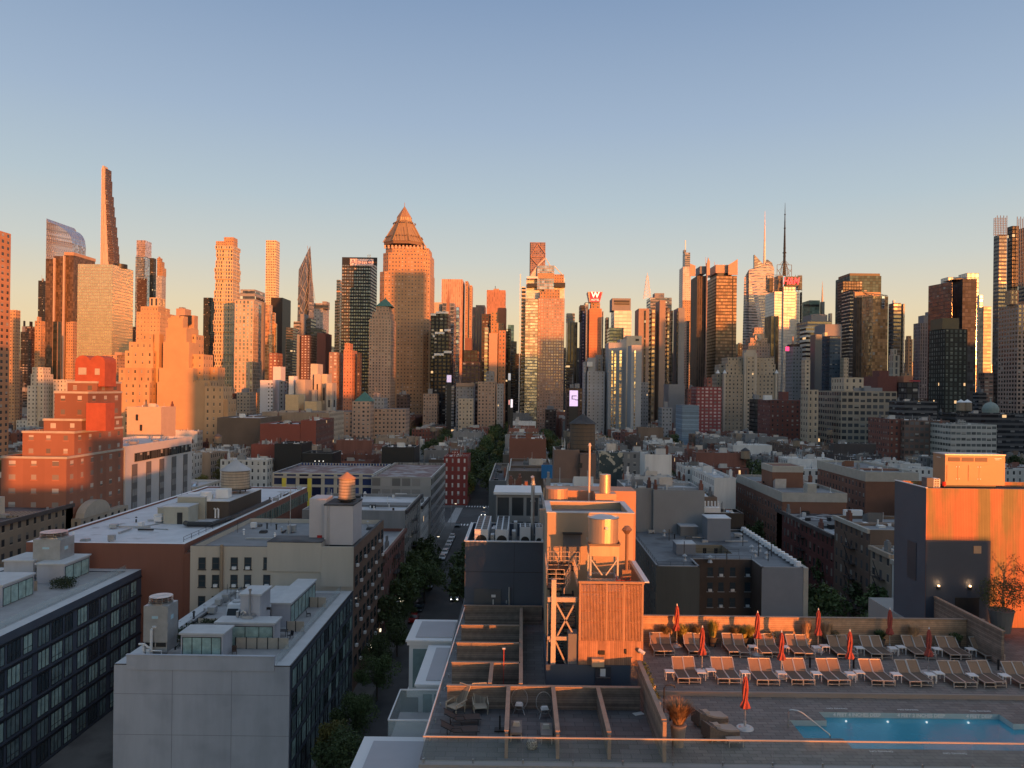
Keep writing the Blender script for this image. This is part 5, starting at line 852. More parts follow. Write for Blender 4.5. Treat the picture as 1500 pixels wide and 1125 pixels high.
# cream arched facade in front of its street side
r = root_at('arched_facade_house', 'narrow cream fronted house with an arched gable beside the red apartments', 'building', -106, 188); m = MB()
m.box(-106.9, -104.6, 183, 205, 0, 17.5, 0, bw=3, fh=3.4); part(r, 'wall', m, [F_('facade_cream_arch', (.38, .34, .28), (.06, .06, .06), ww=.35, wh=.6, blind=.2)]); m = MB(); pts = [(-104.5, 190+6*cos(t*pi/10)*1.0, 17.5+3.6*sin(t*pi/10)) for t in range(11)]
m.face(pts[::-1]); m.face([(x-2, y, z) for x, y, z in pts])
for i in range(10): m.face([pts[i], pts[i+1], (pts[i+1][0]-2, *pts[i+1][1:]), (pts[i][0]-2, *pts[i][1:])])
part(r, 'arched_gable', m, [cream])
ya, yb = YX(183, 680, XL), YX(281, 640, XL); zt = WZ(281, 640, yb)
r = root_at('white_building', 'long white building with grey recessed window columns and a dark glazed top floor', 'building', -115, ya); OCC.append((-140, -105, ya-2, yb+2))
m, rf = shell(-125, XL, ya, yb, zt-.6, (0, 0, 0, 0), bw=100); part(r, 'wall', m, [mat('white_stucco', (.5, .5, .51), .8, var=.08, scale=.2), MATS['painted_white'], wb_white]); part(r, 'roof', rf, [roofs])
for i in range(5):
    y_ = ya+3.6+i*(yb-ya-5)/4.6
    m = MB(); m.bb(XL+.02, XL+.12, y_, y_+3, 3, zt-5.2); p_ = part(r, 'window_bay', m, [mat('grey_panel', (.12, .12, .125), .7)])
    for f in range(6):
        z_ = 4.5+f*3.6
        if z_ < zt-7: m = MB(); m.bb(XL+.12, XL+.2, y_+.3, y_+1.35, z_, z_+1.8); m.bb(XL+.12, XL+.2, y_+1.6, y_+2.7, z_, z_+1.8); q_ = part(r, 'window', m, [mat('pale_window', (.4, .41, .42), .2, metal=.3)])
m = MB(); m.bb(XL+.02, XL+.15, ya+5, yb-1, zt-4.6, zt-2.2, bw=1.4, fh=2.4); part(r, 'glazed_floor', m, [F_('glazed_dark', (.05, .05, .05), (.1, .11, .11), ww=.85, wh=.9, gm=.5, blind=.2, bcol=(.35, .35, .32))])
m = MB(); clutter(m, -124, XL-1, ya+1, yb-1, zt-.6, random.Random(5), 26); part(r, 'rooftop_vents', m, [galv])
r = blk('plain_block', 'plain pale block with two openings, sunlit orange, left of the stone tower base', 186, 236, 596, 330, 14, kk('w', mat('peach_render', (.55, .4, .29), .85, var=.06)), roofg, faces=(0, 0, 0, 0))
m = MB(); [m.bb(WX(a, b, 329.9), WX(a+3.4, b, 329.9), 329.7, 329.95, WZ(a, b+9, 330), WZ(a, b, 330)) for a, b in ((199, 607), (205, 622))]; part(r, 'window', m, [dark])
house(-135, -108, 255, 276, 15, KIND[3], roofs, random.Random(8), 'cornice-topped white row building behind the long white one', 'building', faces=(1, 1, 1, 1)); OCC.append((-140, -105, 252, 278))
# left side of the central street, from the cream building back to the avenue
XS = -27
def sidebld(name, label, p0, p1, z, kd, rfm, xw=20, seed=0, **k):
    y0, y1 = YX(*p0, XS), YX(*p1, XS); OCC.append((XS-xw, XS, y0, y1)); return house(XS-xw, XS, y0+.05, y1-.05, z, kd, rfm, random.Random(seed), label, 'building', None, name, simple=False, **k)
sidebld('tenement', 'low tenement with dark fire escapes just beyond the brown brick building', (561, 790), (593, 770), 16.2, KIND[0], roofs, seed=3)
sidebld('grey_building', 'grey six storey building with regular windows facing the street, mid left', (593, 757), (616, 735), 20.3, kk('g', wb_grey, F_('facade_grey_six', (.24, .235, .22), (.05, .05, .05), ww=.4, wh=.55, blind=.3)), roofs, 24, 4)
sidebld('tenement', 'narrow white-sided tenement beyond the grey six storey building', (616.3, 735), (628, 728), 17, KIND[3], roofs, 18, 5)
y0, y1 = 231, 274; r = root_at('unfinished_building', 'pale brick building frame with yellow and blue window bays and a reddish roof', 'building', -45, y0); OCC.append((-75, XS, 226, 276)); zt = WZ(632, 700, y0)
m, rf = shell(-45, XS, y0, y1, zt-.5, (0, 1, 0, 1), bw=3.2, fh=3.4); fb = F_('facade_ghost_brick', (.33, .32, .3), (.22, .21, .2), ww=.82, wh=.7, blind=0, gr=.8, tilt=0); part(r, 'wall', m, [fb, F_('facade_frame_grey', (.36, .35, .34), (.07, .07, .07), ww=.7, wh=.6), wb_white]); part(r, 'roof', rf, [mat('roof_redbrown', (.2, .12, .11), .85, col2=(.33, .3, .3), c2=(.45, .6), s2=.3)])
m, rf = shell(-76, -45.1, y0+4, y1-8, zt-.2, (0, 1, 0, 1), bw=3.9, fh=4); part(r, 'rear_wing', m, [F_('facade_yellow_blue', (.42, .4, .33), (.03, .05, .13), ww=.72, wh=.8, blind=0, gvar=.8), wb_grey, wb_white]); part(r, 'wing_roof', rf, [mat('roof_redbrown', ())])
ye = mat('yellow_sheathing', (.7, .6, .08), .7)
for i in (0, 2, 5): x_ = -73+i*3.9; m = MB(); m.bb(x_, x_+1.2, y0+3.8, y0+3.98, 8, zt-1); part(r, 'yellow_panel', m, [ye])
m = MB(); m.bb(-76, -45.2, y0+3.6, y0+3.98, zt-1, zt-.4); part(r, 'yellow_band', m, [cream])
# brick tower with timber tank near the centre
y0 = 150; r = blk('brick_tower', 'brown brick tower carrying a large dark timber water tank', 812, 849, 659, y0, 8, kk('b', mat('mauve_brown_brick', (.19, .13, .11), .9, var=.15, scale=.3)), roofb, faces=(0, 0, 0, 0)); zt = WZ(850, 659, y0)
m = MB(); m.box(WX(849.3, 660, y0), WX(872, 660, y0), y0-1.5, y0+6, 0, zt-.6); part(r, 'stair_shaft', m, [MATS['mauve_brown_brick']]); m = MB(); m.bb(WX(846, 680, y0), WX(852, 680, y0), y0-1.6, y0-1.51, WZ(850, 684, y0), WZ(850, 677, y0)); part(r, 'window', m, [dark])
water_tank('timber_tank', 'large dark timber water tank on the brown brick tower in the centre', WX(854, 640, y0+2), y0+3, zt-.8, 2.55, 5.2, .6, roofb, woodd)
blk('low_building', 'low brown building at the foot of the brick tank tower', 800, 905, 722, 118, 18, KIND[1], roofs, seed=7); blk('low_building', 'low dark building with blue tarpaulin left of the brick tank tower', 745, 811, 690, 172, 30, KIND[1], roofr, seed=9)
r = root_at('tarpaulin', 'blue tarpaulin hung on the low dark building left of the tank tower', 'tarpaulin', WX(801, 690, 171), 171, WZ(801, 700, 171)); m = MB(); m.bb(WX(793, 690, 171), WX(811, 690, 171), 171, 171.15, WZ(800, 701, 171), WZ(800, 681, 171)); part(r, 'sheet', m, [mat('blue_tarp', (.03, .2, .45), .5, bump=.4, bscale=2)])
blk('low_building', 'low brick building with a flat copper-lit roof edge right of the street', 742, 766, 722, 130, 12, KIND[0], roofb, seed=5); blk('low_building', 'corner building with dark roof along the right side of the central street', 710, 741, 704, 215, 50, KIND[4], roofb, seed=5, x0=-9)
blk('low_building', 'roof terrace building with scaffolding behind the white vents', 742, 800, 745, 88, 14, KIND[4], roofs, seed=5)
# ------------------------------------------------------------ rows of houses, generated on the street grid
ORD = 'first second third fourth fifth sixth seventh eighth ninth tenth eleventh twelfth thirteenth fourteenth fifteenth sixteenth seventeenth eighteenth nineteenth twentieth twenty-first twenty-second twenty-third twenty-fourth twenty-fifth twenty-sixth twenty-seventh twenty-eighth twenty-ninth thirtieth'.split()
OCC += [(-9, 75, -50, 138), (-135, XS, 60, 150), (-100, XS, 120, 205)]
OCC += [(24, 54, 138, 186)]
def free(x0, x1, y0, y1): return not any(x0 < b and x1 > a and y0 < d and y1 > c for a, b, c, d in OCC)
lots = []; rr = random.Random(21)
NB = len(ST)-1
for k in range(NB):
    xa, xb = ST[k]+9.2, ST[k+1]-9.2
    for bi, (ya, yb) in enumerate(((140, 278), (324.5, 590), (622, 885))):
        for side_ in (0, 1):
            y = ya; base = rr.uniform(13, 18); kd = rr.choice(KIND); n_ = 0
            while y < yb-5:
                wd = rr.choice([5.8, 6.5, 7.6, 7.6, 9, 12]) if bi < 2 else rr.choice([7, 9, 11, 14]); wd = min(wd, yb-y)
                if rr.random() < .35: kd = rr.choices(KIND, [5, 4, 3, 3, 3, 1])[0]
                if rr.random() < .3: base = rr.uniform(12.5, 19)
                h = base+rr.uniform(-.7, .7)+(6 if rr.random() < .05 else 0); dp = rr.uniform(15, 22)
                x0, x1 = (xa, xa+dp) if side_ == 0 else (xb-dp, xb); n_ += 1
                edge = y == ya
                pxs = [765+F*x/yy for x in (x0, x1) for yy in (y, y+wd)]
                if max(pxs) > -10 and min(pxs) < 1510 and free(x0+.5, x1-.5, y+.3, y+wd-.3):
                    lots.append((y, x0, x1, y+wd, h, kd, rr.choices(ROOF, [4, 4, 4, 2])[0], k, bi, side_, n_, edge))
                y += wd+.02
            # yard extensions add to the jumble
lots.sort(key=lambda l: l[0]+abs(l[1])*.25)
acc_w = MB(); acc_r = MB(); AM = [k[1] for k in KIND]+[k[2] for k in KIND]+[cream]; 
def acc(mb, kd, rf, rfm):
    i = KIND.index(kd); b = len(acc_w.v); acc_w.v += mb.v; acc_w.f += [tuple(q+b for q in f) for f in mb.f]; acc_w.u += mb.u; acc_w.s += mb.s; acc_w.m += [{0: i, 1: 6+i, 2: 12}[q] for q in mb.m]
    b = len(acc_r.v); acc_r.v += rf.v; acc_r.f += [tuple(q+b for q in f) for f in rf.f]; acc_r.u += rf.u; acc_r.s += rf.s; acc_r.m += [[r_[1] for r_ in ROOF].index(rfm)]*len(rf.m)
far_boxes = MB()
for n_, (y, x0, x1, y1, h, kd, rf, k, bi, sd, no, edge) in enumerate(lots):
    q = random.Random(n_*31+5)
    if n_ < 296:
        c0 = k-8; bl = 'central block right of the street' if c0 == 1 else ('block left of the central street' if c0 == 0 else ('%s block to the %s' % (ORD[abs(c0)-(1 if c0 > 0 else 0)], 'right' if c0 > 0 else 'left')))
        house(x0, x1, y, y1, h, kd, rf[1], q, '%s house, %s roof, %s back, %s row, %s, %s' % (kd[0], rf[0], ORD[no-1] if no < 31 else 'last', 'left' if sd == 0 else 'right', bl, ['near', 'middle', 'far'][bi]), 'house', 'low houses in rows between the avenues', faces=(1 if edge else 0, 1, 0, 1), simple=bi > 0 or abs(x0) > 120)
    else:
        house(x0, x1, y, y1, h, kd, rf[1], q, None, None, faces=(1 if edge else 0, 1, 0, 1), acc=acc)
        clutter(far_boxes, x0+1, x1-1, y+.5, y1-.5, h, q, 6); far_boxes.box(x0+3, x0+6, y+2, y+5, h, h+2.4)
print('lots', len(lots))
r = root_at('distant_houses', None, 'houses', 0, 600); tag(r, 'mass of distant low houses filling the blocks before the towers', kind='stuff')
o = part(r, 'houses', acc_w, AM, kind='stuff'); part(r, 'house_roofs', acc_r, [q[1] for q in ROOF], kind='stuff'); part(r, 'house_vents', far_boxes, [galv], kind='stuff')
# random rooftop tanks
for i, (x, y, z) in enumerate(((96, 330, 19), (150, 420, 18), (-150, 380, 19), (30, 480, 18), (200, 500, 20), (-60, 520, 18), (260, 560, 20))):
    water_tank('water_tank', 'small timber roof tank among the low houses, %s from the camera' % ORD[i], x, y, z-1, 1.9, 3.6, 2.6, roofb, wood)
# ------------------------------------------------------------ trees
leafd = mat('leaves_dark_green', (.06, .09, .028), .7, var=.5, scale=.6, objrand=.35); leafy = mat('leaves_yellow_green', (.15, .14, .035), .7, var=.45, scale=.6, objrand=.3); bark = mat('bark', (.07, .055, .045), .9)
def crown_mesh(rr, rad, h0, h1, n, ls, mtl):
    m = MB(); cl = []
    for i in range(16):
        a = rr.uniform(0, 2*pi); t = rr.random(); rr_ = rad*math.sqrt(rr.random())*(.95 if .15 < t < .7 else .6); cl.append((rr_*cos(a), rr_*sin(a), h0+(h1-h0)*t, rr.uniform(.28, .5)*rad))
    for i in range(n):
        cx, cy, cz, cr = rr.choice(cl); d = Vector((rr.gauss(0, 1), rr.gauss(0, 1), rr.gauss(0, .8))).normalized()*cr*rr.uniform(.55, 1.05); p = Vector((cx, cy, cz))+d
        u_ = Vector((rr.gauss(0, 1), rr.gauss(0, 1), rr.gauss(0, .6))).normalized(); v_ = u_.cross(Vector((rr.gauss(0, 1), rr.gauss(0, 1), rr.gauss(0, 1)))).normalized(); s = ls*rr.uniform(.6, 1.3)
        m.face([p-u_*s, p-v_*s*.55, p+u_*s, p+v_*s*.55])
    return m
def tree_proto(seed, rad, h, n, ls, mtl, label, loc=(0, 0, 0)):
    rr = random.Random(seed); r = thing('street_tree', label, 'tree', loc); t = MB(); t.tube([(0, 0, 0), (.1, 0, h*.25), (0, .1, h*.5), (.2, 0, h*.8)], [.28, .22, .17, .05], 7)
    for i in range(6): a = rr.uniform(0, 2*pi); z = h*rr.uniform(.3, .55); t.tube([(0, 0, z), (cos(a)*rad*.4, sin(a)*rad*.4, z+h*.15), (cos(a)*rad*.8, sin(a)*rad*.8, z+h*.25)], [.1, .07, .03], 5)
    t.build('trunk', bark, r); crown_mesh(rr, rad, h*.38, h*.95, n, ls, mtl).build('crown', mtl, r); return r
PT = {}
def plant(kind, x, y, z, s, label, group):
    r = PT.get(kind)
    if r is None:
        args = {'big': (1, 4.2, 11, 1500, .42, leafd), 'big2': (2, 4.6, 12, 1500, .42, leafd), 'yel': (3, 3.8, 10, 1300, .4, leafy), 'near': (4, 4.4, 11, 6000, .22, leafd), 'neary': (5, 4, 10, 5000, .22, leafy)}[kind]
        r = tree_proto(*args, label); PT[kind] = r
    else: r = copy_tree(r)
    r.location = (x, y, z); r.scale = (s, s, s*R.uniform(.9, 1.1)); r.rotation_euler = (0, 0, R.uniform(0, 6.28)); tag(r, label, 'tree', group); return r
for sx, lab, g_ in ((ST[9], 'dark street tree in the avenue of trees along the central street', 'trees along the central street'), (ST[10], 'dark street tree in the first leafy street right of the centre', 'trees along the right street'), (ST[8], 'dark street tree in the first leafy street left of the centre', 'trees along the left street')):
    for y in list(range(150, 275, 11))+list(range(330, 588, 10))+list(range(628, 880, 18)):
        for s in (-1, 1):
            if sx == ST[9] and (y < 275 and s > 0 and y < 160): continue
            if R.random() < (.05 if sx == ST[9] else .2): continue
            if sx == ST[9] and 205 < y < 275 : continue
            plant(R.choice(['big', 'big2', 'big', 'yel']) if y > 320 else 'big', sx+s*6.6+R.uniform(-.5, .5), y+R.uniform(-2, 2), .14, R.uniform(1.05, 1.5) if sx == ST[9] and y > 320 else R.uniform(.75, 1.1), lab, g_)
nyt = 0
for k in range(NB):
    xm = (ST[k]+ST[k+1])/2
    for y in range(335, 700, 21):
        if 765+F*xm/y > 1500 or 765+F*xm/y < 0 or R.random() < .15 or not free(xm-3, xm+3, y-3, y+3): continue
        nyt += 1
        if nyt > 115 or abs(xm) > 420: continue
        plant(R.choice(['big', 'big2', 'yel']), xm+R.uniform(-4, 4), y+R.uniform(-6, 6), 0, R.uniform(.9, 1.45), 'leafy back yard tree growing between the rows of houses', 'back yard trees')
for (x, y, s, kd) in ((-21, 92, 1.0, 'near'), (-23.5, 98, .85, 'neary'), (-22.3, 84, .9, 'neary'), (-22.5, 106, .8, 'near'), (-23.5, 113, .6, 'near'), (-22.5, 122, .85, 'near'), (-24, 132, .8, 'near'), (-22.5, 142, .8, 'near'), (-22, 178, 1.15, 'near'), (-22, 188, 1.0, 'near'), (-24, 160, .7, 'near')):
    plant(kd, x, y, .14, s*.8, 'near street tree by the left kerb below the white block', 'street trees near the left kerb')
for (x, y, s) in ((58, 128, 1), (63, 133, 1.1), (66, 122, 1.1), (56, 145, .9), (68, 140, 1), (61, 115, 1.1), (57, 108, 1)): plant('near', x, y, .14, s, 'dark tree massed in the side street behind the pool wall', 'trees behind the pool wall')
# ------------------------------------------------------------ near buildings on the left
def window(root, side, c, u0, u1, z0, z1, frame, pane, t=.06, fw=.07, mull=(), sill=None, depth=.02, name='window', hm=()):
    """one window: frame as part, pane (and sill) as sub-parts. side F looks to -y, R looks to +x"""
    f = MB(); s = -1 if side == 'F' else 1
    def bar_(a, b, q0, q1, m_, d0=0, d1=t):
        lo, hi = sorted((c+s*d0, c+s*d1))
        (m_.bb(a, b, lo, hi, q0, q1) if side == 'F' else m_.bb(lo, hi, a, b, q0, q1))
    bar_(u0, u1, z1-fw, z1, f); bar_(u0, u1, z0, z0+fw, f); bar_(u0, u0+fw, z0+fw, z1-fw, f); bar_(u1-fw, u1, z0+fw, z1-fw, f)
    for q in mull: x = u0+(u1-u0)*q; bar_(x-fw/2, x+fw/2, z0+fw, z1-fw, f)
    for q in hm: z = z0+(z1-z0)*q; bar_(u0+fw, u1-fw, z-fw/2, z+fw/2, f, d1=t-.01)
    w_ = part(root, name, f, [frame]); g = MB(); bar_(u0+fw, u1-fw, z0+fw, z1-fw, g, 0, depth); part(w_, 'pane', g, [pane])
    if sill: g = MB(); bar_(u0-.12, u1+.12, z0-.14, z0, g, 0, t+.08); part(w_, 'sill', g, [sill])
    return w_
def rp(px, py, z): Y = DY(px, py, z); return WX(px, py, Y), Y
navy = mat('navy_cladding', (.065, .082, .115), .6, 0, var=.12, scale=.4); white_p = mat('render_pale_blue', (.45, .46, .5), .8, var=.12, scale=.5, streak=True, bump=.05, col2=(.36, .37, .41), c2=(.5, .72), s2=.22)
curt = mat('glass_green_curtain', (.33, .46, .43), .15, .05, var=.4, scale=.9); gdark = mat('glass_dark', (.045, .062, .075), .06, .15); gmid = mat('glass_mid', (.17, .24, .25), .1, .15, var=.4, scale=.7)
whitemet = mat('white_metal', (.62, .63, .65), .45, var=.05); tanpan = mat('travertine_screen', (.42, .36, .29), .8, var=.12, scale=1.5); terr = mat('terrace_paver', (.33, .33, .335), .85, var=.15, scale=.6)
hedge = mat('hedge', (.03, .045, .018), .8, var=.5, scale=3); glassr = mat('rail_glass', (.5, .6, .6), .02, 0, alpha=.22, spec=.8); frame_d = mat('frame_dark', (.03, .034, .042), .4, .4)
def leafbox(name, root, x0, x1, y0, y1, z0, z1, n, ls, m, seed=1, label=None):
    q = MB(); rr = random.Random(seed)
    for i in range(n):
        p = Vector((rr.uniform(x0, x1), rr.uniform(y0, y1), z0+(z1-z0)*rr.random()**.7)); u = Vector((rr.gauss(0, 1), rr.gauss(0, 1), rr.gauss(0, 1))).normalized(); v = u.cross(Vector((rr.gauss(0, 1), rr.gauss(0, 1), rr.gauss(0, 1)))).normalized(); s = ls*rr.uniform(.6, 1.4)
        q.face([p-u*s, p-v*s*.5, p+u*s, p+v*s*.5])
    return part(root, name, q, [m])
# long glazed building, far left
XG = -62; y0, y1 = YX(8, 930, XG), YX(207, 836, XG); ZG = 19.4
r = root_at('glazed_apartments', 'long navy framed apartment block with green curtained glass at the lower left', 'apartment block', -70, y0)
m, rf = shell(-85, XG, y0-6, y1, ZG, (0, 0, 0, 0), par=.15, t=1.6); part(r, 'wall', m, [navy, navy, mat('roof_ledge', (.5, .51, .52), .7, var=.12, scale=.5)]); part(r, 'roof', rf, [terr])
part(r, 'end_wall', MB().box(-85, XG-.05, y0-6.2, y0-6.05, 0, ZG-.1), [white_p])
nb = 13; rr = random.Random(3)
for i in range(nb):
    for f in range(7):
        a = y0-5.5+i*(y1-y0+5)/nb; b = a+(y1-y0+5)/nb*(.82 if i % 3 else .62); z_ = ZG-.9-3.05*(f+1)+.35
        window(r, 'R', XG, a, b, z_, z_+2.35, frame_d, rr.choice([curt, curt, gmid, gmid, gdark]), mull=(.33, .66) if i % 3 else (.5,), hm=(.3,) if rr.random() < .4 else ())
m = MB()
for f in range(7): z_ = ZG-.9-3.05*f-.05; m.bb(XG, XG+.14, y0-6, y1, z_-.22, z_); part(r, 'floor_band', m, [frame_d]); m = MB()
def penthouse(x0, x1, y0, y1, z, h, glaze='R', lab=None, n=3, roofm=None):
    q = root_at('rooftop_room', lab, 'rooftop room', (x0+x1)/2, y0, z); m = MB(); m.box(x0, x1, y0, y1, z, z+h); part(q, 'wall', m, [white_p]); m = MB(); m.bb(x0-.2, x1+.2, y0-.2, y1+.2, z+h, z+h+.22); part(q, 'roof', m, [roofm or mat('roof_ledge', ())])
    a, b = (y0+.2, y1-.2) if glaze == 'R' else (x0+.2, x1-.2)
    if n: window(q, glaze, x1 if glaze == 'R' else y0, a, b, z+.1, z+h-.3, frame_d, curt, mull=[i/n for i in range(1, n)], name='glazing')
    return q
penthouse(-73.5, -69.3, 117, 123.8, ZG, 2.8, 'R', 'white rooftop room with slanted look and green glass, beside the dark cooling unit'); penthouse(-75, -70, 104, 110.8, ZG, 2.9, 'R', 'nearest white rooftop room on the glazed block at the left edge', 4); penthouse(-79.5, -75, 118.5, 124, ZG, 2.9, 'F', 'plain white rooftop hut behind the left rooms', 0); penthouse(-79, -73, 90, 97.5, ZG, 2.9, 'R', 'white rooftop room cut off at the left frame edge', 4)
def coolunit(x0, x1, y0, y1, z0, z1, lab, logo=True, pipes=False, rad=None):
    q = root_at('cooling_tower', lab, 'cooling tower', (x0+x1)/2, y0, z0); h = z1-z0; m = MB(); m.box(x0, x1, y0, y1, z0+h*.3, z1)
    part(q, 'casing', m, [galv]); m = MB(); m.box(x0+.08, x1-.08, y0+.08, y1-.08, z0+.5, z0+h*.3); part(q, 'basin', m, [galv])
    m = MB(); m.bb(x0+.2, (x0+x1)/2-.1, y0-.03, y0+.05, z0+h*.2, z0+h*.28); m.bb((x0+x1)/2+.1, x1-.2, y0-.03, y0+.05, z0+h*.2, z0+h*.28); part(q, 'louvre', m, [dark])
    m = MB(); cx, cy = (x0+x1)/2, (y0+y1)/2; R_ = rad or (x1-x0)*.46; m.cyl(cx, cy, z1, z1+.25, R_*1.05, n=24); 
    for zz in (.35, .6, .85): m.cyl(cx, cy, z1+zz, z1+zz+.06, R_, n=24, bot=True)
    for i in range(12): a = i*pi/6; m.bar((cx+R_*cos(a), cy+R_*sin(a), z1), (cx+R_*cos(a), cy+R_*sin(a), z1+.9), .05)
    for i in range(6): a = i*pi/3; m.bar((cx, cy, z1+.9), (cx+R_*cos(a), cy+R_*sin(a), z1+.9), .05)
    part(q, 'fan_guard', m, [steel]); m = MB()
    for x in (x0+.2, x1-.2):
        for y in (y0+.2, y1-.2): m.bar((x, y, z0), (x, y, z0+.5), .15)
    m.bb(x0, x1, y0, y0+.15, z0+.4, z0+.5); part(q, 'leg_frame', m, [dark])
    if logo: m = MB(); m.bb(x1, x1+.03, y0+(y1-y0)*.3, y0+(y1-y0)*.55, z1-1.8, z1-1.3); m.bb(x0+(x1-x0)*.35, x0+(x1-x0)*.6, y0-.03, y0, z1-1.5, z1-1.2); part(q, 'maker_plate', m, [mat('pale_blue_plate', (.4, .6, .7), .5)])
    if pipes:
        wp = mat('white_pipe', (.7, .7, .7), .35)
        m = MB(); m.tube([(x0+1.1, y0-.25, z0), (x0+1.1, y0-.25, z0+3.4), (x0+1.2, y0-.1, z0+3.6), (x0+1.5, y0+.1, z0+3.6)], .16, 10); m.tube([(x0-.4, y0-.2, z0+1.6), (x0+.3, y0-.3, z0+1.65), (x0+.7, y0-.3, z0+1.3), (x0+1, y0-.25, z0+1.2)], .13, 8); m.tube([(x0+.2, y0-.3, z0), (x0+.2, y0-.3, z0+1.5)], .14, 8); m.tube([(x0+.7, y0-.35, z0), (x0+.7, y0-.35, z0+1)], .17, 8); m.tube([(x0+1.1, y0-.4, z0+.9), (x0+2.4, y0-.4, z0+.9), (x0+2.4, y0-.4, z0+.1)], .08, 8); m.cyl(x0+.9, y0-.6, z0+.5, z0+1.1, .25, n=10, bot=True)
        part(q, 'pipework', m, [wp])
    return q
coolunit(-75.5, -71.3, 120.2-1, 123, ZG+.1, 25.6, 'galvanised cooling tower standing on the glazed block at left'); 
def screen(x0, x1, y, z, h, lab, along='x', n=None):
    L_ = x1-x0; n = n or max(1, round(L_/1.3)); q = root_at('terrace_screen', lab, 'screen', x0 if along == 'x' else y, y if along == 'x' else x0, z)
    for i in range(n):
        a, b = x0+L_*i/n, x0+L_*(i+1)/n; m = MB(); p_ = MB()
        if along == 'x': m.bb(a+.06, b-.06, y, y+.06, z+.05, z+h); p_.bb(a-.05, a+.05, y-.03, y+.09, z, z+h+.05)
        else: m.bb(y, y+.06, a+.06, b-.06, z+.05, z+h); p_.bb(y-.03, y+.09, a-.05, a+.05, z, z+h+.05)
        part(q, 'panel', m, [tanpan]); part(q, 'post', p_, [dark])
screen(-79, -70.5, 112.5, ZG, 1.5, 'row of tan terrace screens between the rooftop rooms of the glazed block'); screen(-74, -68.5, 101, ZG, 1.4, 'short tan terrace screens near the left edge, in front of the nearest rooftop room')
r = root_at('rooftop_hedge', 'dark clipped hedge on the terrace of the glazed block', 'hedge', -68, 112, ZG); leafbox('foliage', r, -69.6, -66.6, 113.5, 116.3, ZG, ZG+1.3, 1400, .12, hedge, 2)
r = root_at('rooftop_hedge', 'round shrub against the white hut on the glazed block', 'hedge', -74, 113.5, ZG); leafbox('foliage', r, -75.4, -73.6, 113.2, 114.6, ZG, ZG+1.4, 700, .12, hedge, 3)
def glassrail(lab, pts, z, h=1.1, post=True, rail=None, name='glass_railing', seg=1.6, glass=None):
    q = root_at(name, lab, 'railing', pts[0][0], pts[0][1], z)
    for (xa, ya), (xb, yb) in zip(pts, pts[1:]):
        L_ = math.dist((xa, ya), (xb, yb)); n = max(1, round(L_/seg)); d = Vector((xb-xa, yb-ya))/L_
        for i in range(n):
            s0, s1 = L_*i/n+.02, L_*(i+1)/n-.02; m = MB(); nn = Vector((-d.y, d.x))*.012; A = Vector((xa, ya))+d*s0; B = Vector((xa, ya))+d*s1
            m.prism([tuple(A-nn), tuple(B-nn), tuple(B+nn), tuple(A+nn)], z+.04, z+h, bot=True); part(q, 'glass_panel', m, [glass or glassr])
            if post: m = MB(); m.bb(A.x-.03, A.x+.03, A.y-.03, A.y+.03, z-.02, z+.16); part(q, 'clamp', m, [steel])
        if rail: m = MB(); m.bar((xa, ya, z+h+.02), (xb, yb, z+h+.02), .055); part(q, 'top_rail', m, [rail])
    return q
glassrail('low glass railing along the terrace edge of the glazed block', [(-64, y0), (-64, y1-1)], ZG+.1, .95, seg=3)
# white block
XW = -27; y0, y1 = YX(424, 978, XW), YX(516, 865, XW); ZW = 16.8; xl = WX(167, 975, y0)
r = root_at('white_block', 'white rendered blank-ended block with a dark glazed street side, lower left', 'apartment block', -37, y0)
m, rf = shell(xl, XW, y0, y1, ZW, (0, 0, 0, 0), par=.1, t=1.5); part(r, 'wall', m, [white_p, navy, mat('roof_ledge', ())]); part(r, 'roof', rf, [terr])
part(r, 'street_side', MB().bb(XW+.01, XW+.12, y0+.3, y1, 0, ZW-.1), [navy])
xa, xb = WX(186, 962, y0), WX(402, 962, y0); m = MB(); m.bb(xa, xb, y0-.12, y0+.18, ZW-.5, 18.0); m.bb(xa-.1, xb+.1, y0-.2, y0+.25, 18, 18.08); p_ = part(r, 'parapet', m, [white_p])
m = MB()
for z_ in (13.4, 8.6, 4): m.bb(xl, XW, y0-.012, y0, z_, z_+.05)
for px in (252, 339): x_ = WX(px, 1000, y0); m.bb(x_, x_+.05, y0-.012, y0, 0, ZW)
part(r, 'panel_joint', m, [mat('joint_grey', (.25, .25, .28), .9)])
m = MB(); m.bb(xl-.06, XW+.1, y0-.06, y0+.02, ZW+.05, ZW+.14); m.bb(XW, XW+.18, y0, y1, ZW+.02, ZW+.12); part(r, 'edge_flashing', m, [dark])
rr = random.Random(9); nb = 15
for i in range(nb):
    for f in range(6):
        a = y0+.6+i*(y1-y0-1)/nb; b = a+(y1-y0-1)/nb*.88; z_ = ZW-.35-2.85*(f+1)+.3
        window(r, 'R', XW+.12, a, b, z_, z_+2.3, frame_d, rr.choice([gmid, gmid, gdark, curt]), mull=(.4,) if i % 2 else (), hm=(.75,) if rr.random() < .3 else ())
penthouse(-40.9, -35.8, 93, 96, ZW, 2.9, 'F', 'nearest rooftop room on the white block, its front all green glass', 4); penthouse(-38.4, -31, 97.4, 99.8, ZW, 2.9, 'F', 'wide rooftop room in the middle of the white block', 4)
q = penthouse(-36.3, -33.7, 100, 104, ZW, 5.8, 'F', 'tall blank stair tower with steel flues on the white block', 0)
